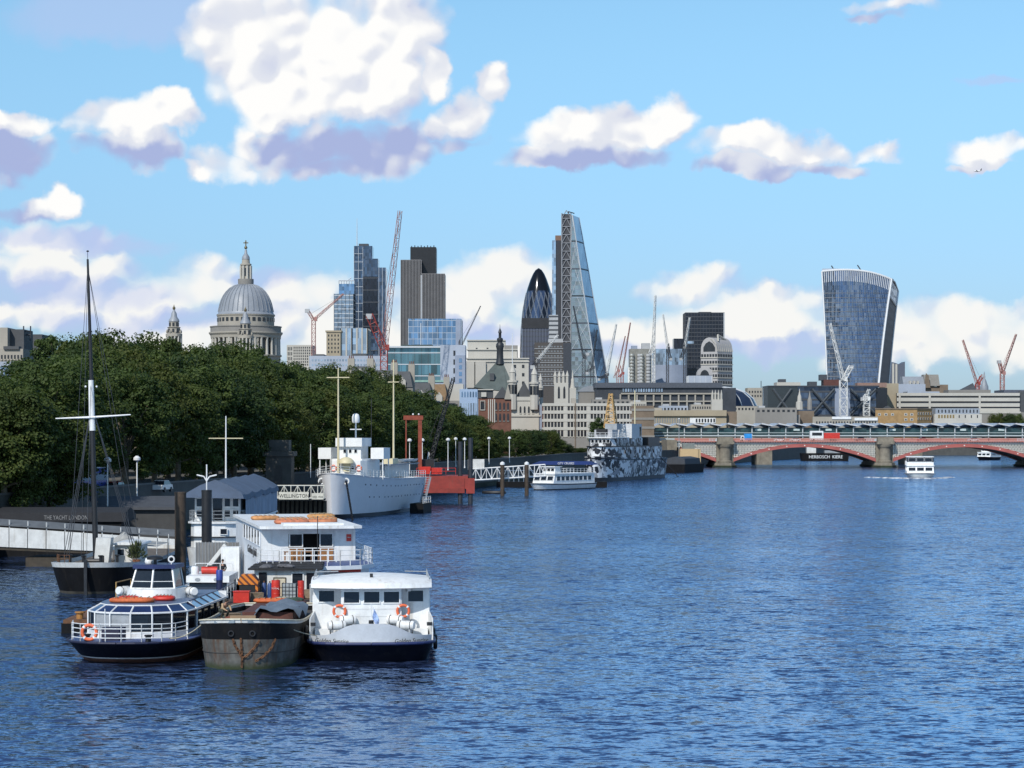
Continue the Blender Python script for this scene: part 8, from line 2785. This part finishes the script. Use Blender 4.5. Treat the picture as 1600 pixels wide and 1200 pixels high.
b_.pbox('dark_plant', MULLD, 1283, 1294, 585, 594, 4, 12)
b_.pbox('dark_plant', MULLD, 1265, 1278, 596, 603, 4, 12)
b_.pbox('pink_parapet', paint('pink_brown', (0.24, 0.15, 0.12), 0.8), 1340, 1386, 598, 605, 1, 10)
b_ = B('office_block', 'low white roofed row in front of the braced building', 1270, 1372, 651, 1305, 14, S_LIGHT)
b_.pbox('white_roof', WHITE_P, 1300, 1330, 651, 655, -0.6, 12)
b_.pbox('white_roof', WHITE_P, 1335, 1371, 653, 657, -0.6, 12)
b_.windows(b_.x(1274), b_.x(1370), b_.z(664), b_.z(657), 22, 1, 0.5, 0.6)
b_ = B('office_block', 'distant pale low block on the skyline left of the braced building', 1168, 1205, 606, 1900, 20, S_LIGHT)
b_.windows(b_.x(1169), b_.x(1204), b_.z(622), b_.z(609), 8, 2, 0.5, 0.5)
b_.part('mast', MULLD, MB().bar((b_.x(1190), 4, b_.h), (b_.x(1190), 4, b_.z(595)), 0.3, 4))

# ---- right-hand buildings
b_ = B('office_block', 'brown stone slab at the left end of the banded building', 1383, 1404, 599, 1362, 20, TAN)
b_ = B('office_block', 'pale plain wall block behind the banded building', 1400, 1446, 600, 1400, 20, LAVW)
b_ = B('gabled_hall', 'brown gabled hall with steep grey roofs behind the banded building', 1414, 1480, 604, 1500, 20, BROWN)
b_.part('roof', LEAD, MB().prismx([(-0.5, b_.z(604)), (20, b_.z(604)), (14, b_.z(588)), (6, b_.z(588))], b_.x(1412), b_.x(1446)))
b_.part('tall_roof', paint('stone_slate_roof', (0.20, 0.19, 0.17), 0.8), MB().prismx([(-1.5, b_.z(603)), (20, b_.z(603)), (12, b_.z(585)), (4, b_.z(585))], b_.x(1445), b_.x(1468)))
b_.part('brick_gable', BROWN, MB().prismy([(b_.x(1443), b_.z(606)), (b_.x(1453), b_.z(606)), (b_.x(1450), b_.z(587)), (b_.x(1446), b_.z(583))], -2.2, -1.6))
b_.pbox('end_bay', BROWN, 1468, 1481, 601, None, -1, 10)
for px in (1421, 1427, 1433):
    b_.pbox('dormer', S_WHITE, px, px + 2.5, 595, 600, -0.6, 4)
b_ = B('banded_building', 'long white office building with dark ribbon windows on the right', 1401, 1593, 614, 1360, 30, DARKW)
for pa, pb in ((614, 618.5), (621.5, 627), (630, 635.5), (638, 643)):
    b_.pbox('white_band', S_WHITE, 1401, 1593, pa, pb, -0.6, 30.3)
b_.pbox('white_band', S_WHITE, 1401, 1593, 645.5, None, -0.6, 30.3)
for px in (1404, 1451, 1529):
    b_.pbox('white_pier', S_WHITE, px, px + 3, 614, None, -0.75, 0)
b_.pbox('roof_plant', S_GREY, 1484, 1530, 609, 614, 4, 20)
b_.pbox('roof_plant', LAVW, 1420, 1470, 611.5, 614, 4, 20)
b_.pbox('end_stair', SLATE, 1593, 1640, 611, None, 1, 30)
b_.pbox('long_roof', paint('blue_slate_roof', (0.08, 0.09, 0.12), 0.6), 1570, 1640, 609, 614, 2, 30)
b_ = B('warehouse', 'yellow brick warehouse with white windows above the station on the right', 1370, 1462, 639.5, 1312, 20, None)
b_.part('wall', BRICKY, MB().prism([(b_.x(1370), 5), (b_.x(1433), 0), (b_.x(1462), 12), (b_.x(1400), 22)], 0, b_.h))
b_.part('cornice', BROWN, MB().prism([(b_.x(1369), 4.6), (b_.x(1433), -0.5), (b_.x(1463), 12), (b_.x(1400), 23)], b_.h, b_.h + 0.6))
ang_ = math.atan2(-5, b_.x(1433) - b_.x(1370))
pmw = box(-0.75, 0.75, -0.15, 0.2, -0.65, 0.65).mesh('window', paint('white_window', (0.55, 0.55, 0.52), 0.5))
pmd = box(-0.5, -0.06, -0.2, 0.1, -0.5, 0.5).box(0.06, 0.5, -0.2, 0.1, -0.5, 0.5).mesh('window_pane', DARKW)
for j, zr2 in enumerate((647.5, 655.5)):
    for px in (1376, 1386, 1396, 1416, 1425):
        if j and px < 1410:
            continue
        u = (px - 1370) / 63
        o = place('window', pmw, b_.o, (b_.x(px), 5 * (1 - u), b_.z(zr2)), ang_)
        place('window_pane', pmd, o)
a2 = math.atan2(12, b_.x(1462) - b_.x(1433))
for j, zr2 in enumerate((646, 654)):
    for i in range(6):
        u = (i + 0.5) / 6
        o = place('window', pmw, b_.o, (b_.x(1433) + (b_.x(1462) - b_.x(1433)) * u, 12 * u, b_.z(zr2)), a2, (0.7, 1, 1))
        place('window_pane', pmd, o)
gable(b_, 1384, 1398, 639.5, 634, 6, 16, SLATE, along='y')
b_ = B('office_block', 'cream house with steel-grey mansard and dormers right of the yellow warehouse', 1460, 1534, 647, 1322, 16, S_WHITE)
b_.pbox('mansard', paint('grey_zinc', (0.26, 0.29, 0.33), 0.5), 1462, 1531, 638, 647, 0.6, 14)
b_.windows(b_.x(1464), b_.x(1530), b_.z(646), b_.z(639), 12, 1, 0.35, 0.7, y=0.6, mat=DARKW)
b_.windows(b_.x(1465), b_.x(1492), b_.z(654), b_.z(647.5), 6, 1, 0.6, 0.8, mat=mp('amber_blind', (0.20, 0.14, 0.05), 0.4))
b_.windows(b_.x(1494), b_.x(1532), b_.z(654), b_.z(647.5), 4, 1, 0.18, 0.7)
b_ = B('office_block', 'low white terrace under the trees on the far right', 1532, 1600, 644, 1350, 10, S_GREY)
b_.pbox('white_parapet', S_WHITE, 1531, 1595, 643, 646, -0.4, 4)
for k2, px in enumerate((1556, 1566, 1577, 1590)):
    tree(XX(px, 1345), 1345, ZZ(646 + 2 * (k2 % 2), 1345), 5.0, k2, 'small tree in front of the banded building, %s from the left' % ordn(k2), 'trees on the far right')
b_ = B('domed_hall', 'old building with dark hipped roof and small dome behind the banded building', 1504, 1548, 609, 1450, 16, S_GREY)
b_.part('hipped_roof', SLATE, MB().add([(b_.x(1504), 0, b_.z(609)), (b_.x(1526), 0, b_.z(609)), (b_.x(1526), 12, b_.z(609)), (b_.x(1504), 12, b_.z(609)), (b_.x(1523), 6, b_.z(598))], [(0, 1, 4), (1, 2, 4), (2, 3, 4), (3, 0, 4)]))
q_ = 1450 / F
b_.part('dome', LEAD, MB().lathe([(6.5 * q_, b_.z(609)), (6.5 * q_, b_.z(604)), (4.5 * q_, b_.z(599)), (3 * q_, b_.z(594)), (1.3 * q_, b_.z(591)), (1.6 * q_, b_.z(588)), (0.6 * q_, b_.z(586)), (1.0 * q_, b_.z(583)), (0.1, b_.z(580))], 12, (b_.x(1541), 6, 0)), smooth=40)


# ---- tower cranes
CW_R = paint('crane_red', (0.28, 0.045, 0.035), 0.5, 0.15)
CW_W = paint('crane_white', (0.62, 0.62, 0.60), 0.5, 0.1)
CW_P = paint('crane_pale_red', (0.34, 0.17, 0.15), 0.5, 0.2)
CW_D = paint('crane_dark', (0.05, 0.055, 0.065), 0.5, 0.2)


def crane(label, Y, px, pb, pt2, tip, tail, mm, jm, w=1.8, jw=1.3, r=0.16, base=None):
    """luffing crane: lattice mast, raised jib to tip, short counter jib to tail (photograph columns/rows at distance Y)"""
    zb0 = ZZ(pb, Y)
    r *= 0.72
    o = thing('tower_crane', label, 'crane', (XX(px, Y), Y, zb0), 0, 'tower cranes on the skyline')
    L = lambda p: (XX(p[0], Y) - XX(px, Y), 0, ZZ(p[1], Y) - zb0)
    top = L((px, pt2))
    n_ = max(4, int(top[2] / (w * 1.1)))
    MB().lattice((0, 0, 0), top, w, n_, r, 4).build('mast', mm, o)
    tp = L(tip)
    ln = math.hypot(tp[0] - top[0], tp[2] - top[2])
    MB().lattice(top, tp, jw, max(5, int(ln / (jw * 1.3))), r * 0.85, 3, jw * 0.6).build('jib', jm, o)
    tl = L(tail)
    MB().lattice(top, tl, jw, 4, r, 4).build('counter_jib', mm, o)
    MB().box(tl[0] - 1.2, tl[0] + 1.2, -1.0, 1.0, tl[2] - 1.6, tl[2] + 0.4).build('counterweight', CONC, o)
    MB().box(top[0] + 0.4, top[0] + 2.0, -1.2, 0.6, top[2] - 0.6, top[2] + 1.6).build('cab', mm, o)
    af = (top[0] + (tl[0] - top[0]) * 0.4, 0, top[2] + max(3.0, ln * 0.16))
    MB().bar(top, af, r * 1.2, 4).bar(tl, af, r, 4).build('a_frame', mm, o)
    MB().bar(af, (top[0] + (tp[0] - top[0]) * 0.93, 0, top[2] + (tp[2] - top[2]) * 0.93), 0.07, 3).build('stay_wire', CABLE, o)
    return o


crane('red tower crane with long near-vertical pale lattice jib left of the ribbed tower', 900, 600, 585, 545, (625, 329), (577, 492), CW_R, CW_P, 2.6, 2.6, 0.2)
crane('small red crane with jib slanting up right beside the cathedral', 1280, 490, 560, 500, (537, 459), (480, 484), CW_P, CW_P, 2.0, 1.4, 0.22)
crane('white crane in front of the curved skyscraper with jib leaning left', 1325, 1318, 650, 594, (1297, 505), (1330, 572), CW_W, CW_W, 4.0, 2.2, 0.32)
crane('short white lattice crane right of the big white crane', 1328, 1354, 650, 624, (1358, 608), (1348, 622), CW_W, CW_W, 3.2, 2.4, 0.3)
crane('tall pale crane rising beside the pipe-clad tower', 2000, 1021, 600, 540, (1024, 461), (1016, 552), CW_W, CW_W, 2.6, 2.6, 0.4)
crane('thin dark crane right of the tall pale crane', 2000, 1043, 600, 545, (1036, 491), (1048, 560), CW_D, CW_W, 2.0, 1.8, 0.35)
crane('white crane leaning right in front of the black tower', 1950, 1070, 598, 545, (1078, 496), (1064, 560), CW_D, CW_W, 2.2, 2.4, 0.35)
crane('dark crane at the foot of the wedge tower on the right', 2000, 948, 602, 586, (963, 506), (936, 592), CW_D, CW_W, 2.2, 2.2, 0.35)
crane('red crane with thin pale jib right of the wedge tower', 2050, 972, 602, 584, (985, 504), (966, 590), CW_R, CW_P, 2.4, 1.3, 0.3)
crane('pale red crane partly behind the red crane near the wedge tower', 2080, 965, 602, 580, (977, 525), (960, 588), CW_P, CW_P, 2.0, 1.1, 0.26)
crane('thin dark crane in front of the wedge tower leaning left', 1700, 912, 600, 560, (896, 478), (918, 552), CW_D, CW_D, 2.2, 1.2, 0.28)
crane('dark crane low in front of the wedge tower', 1700, 925, 600, 575, (933, 515), (917, 582), CW_D, CW_D, 2.2, 1.4, 0.28)
crane('thin pale crane jib above the brown stepped block', 1300, 838, 590, 566, (872, 523), (832, 572), CW_D, CW_W, 1.6, 1.6, 0.2)
crane('thin grey crane between the blue glass block and the cream block', 1400, 719, 560, 545, (751, 478), (714, 550), CW_D, CW_D, 1.6, 0.8, 0.14)
crane('red and white crane leaning left behind the banded building', 1500, 1527, 612, 600, (1504.5, 531), (1536, 586), CW_R, CW_P, 2.4, 1.7, 0.32)
crane('red and white crane with jib leaning right at the far right', 1480, 1566, 612, 584, (1588, 522), (1561, 564), CW_P, CW_P, 2.4, 1.7, 0.32)

# ---- airliner high on the right
ap = thing('aeroplane', 'tiny white airliner in the sky at the upper right', 'plane', W(1527, 267, 5200), R(-35))
MB().loft([[(x, r * math.cos(a), r * math.sin(a)) for a in [2 * PI * i / 10 for i in range(10)]] for x, r in ((-9, 0.3), (-7.5, 1.1), (-5, 1.5), (4, 1.5), (8, 0.9), (10, 0.3))], closed=True, caps=True).build('fuselage', WHITE_P, ap, smooth=60)
for s in (-1, 1):
    MB().add([(-2.5, s * 1, -0.4), (1.0, s * 1, -0.4), (4.0, s * 11, 0.6), (2.6, s * 11, 0.6), (-2.5, s * 1, -0.1), (1.0, s * 1, -0.1), (4.0, s * 11, 0.75), (2.6, s * 11, 0.75)], [(0, 1, 2, 3), (4, 5, 6, 7), (0, 1, 5, 4), (1, 2, 6, 5), (2, 3, 7, 6), (3, 0, 4, 7)]).build('wing', WHITE_P, ap)
    MB().bar((-2.2, s * 4.2, -1.0), (0.2, s * 4.2, -1.0), 0.6, 8).build('engine', BLACKM, ap)
    MB().add([(7.5, s * 0.3, 0.4), (9.5, s * 0.3, 0.4), (10.2, s * 4, 0.7), (9.2, s * 4, 0.7), (7.5, s * 0.3, 0.6), (9.5, s * 0.3, 0.6)], [(0, 1, 2, 3), (4, 5, 2, 3)]).build('tailplane', WHITE_P, ap)
MB().prismy([(6.5, 0.8), (9.8, 0.8), (10.8, 4.6), (9.4, 4.6)], -0.12, 0.12).build('tail_fin', BLACKM, ap)
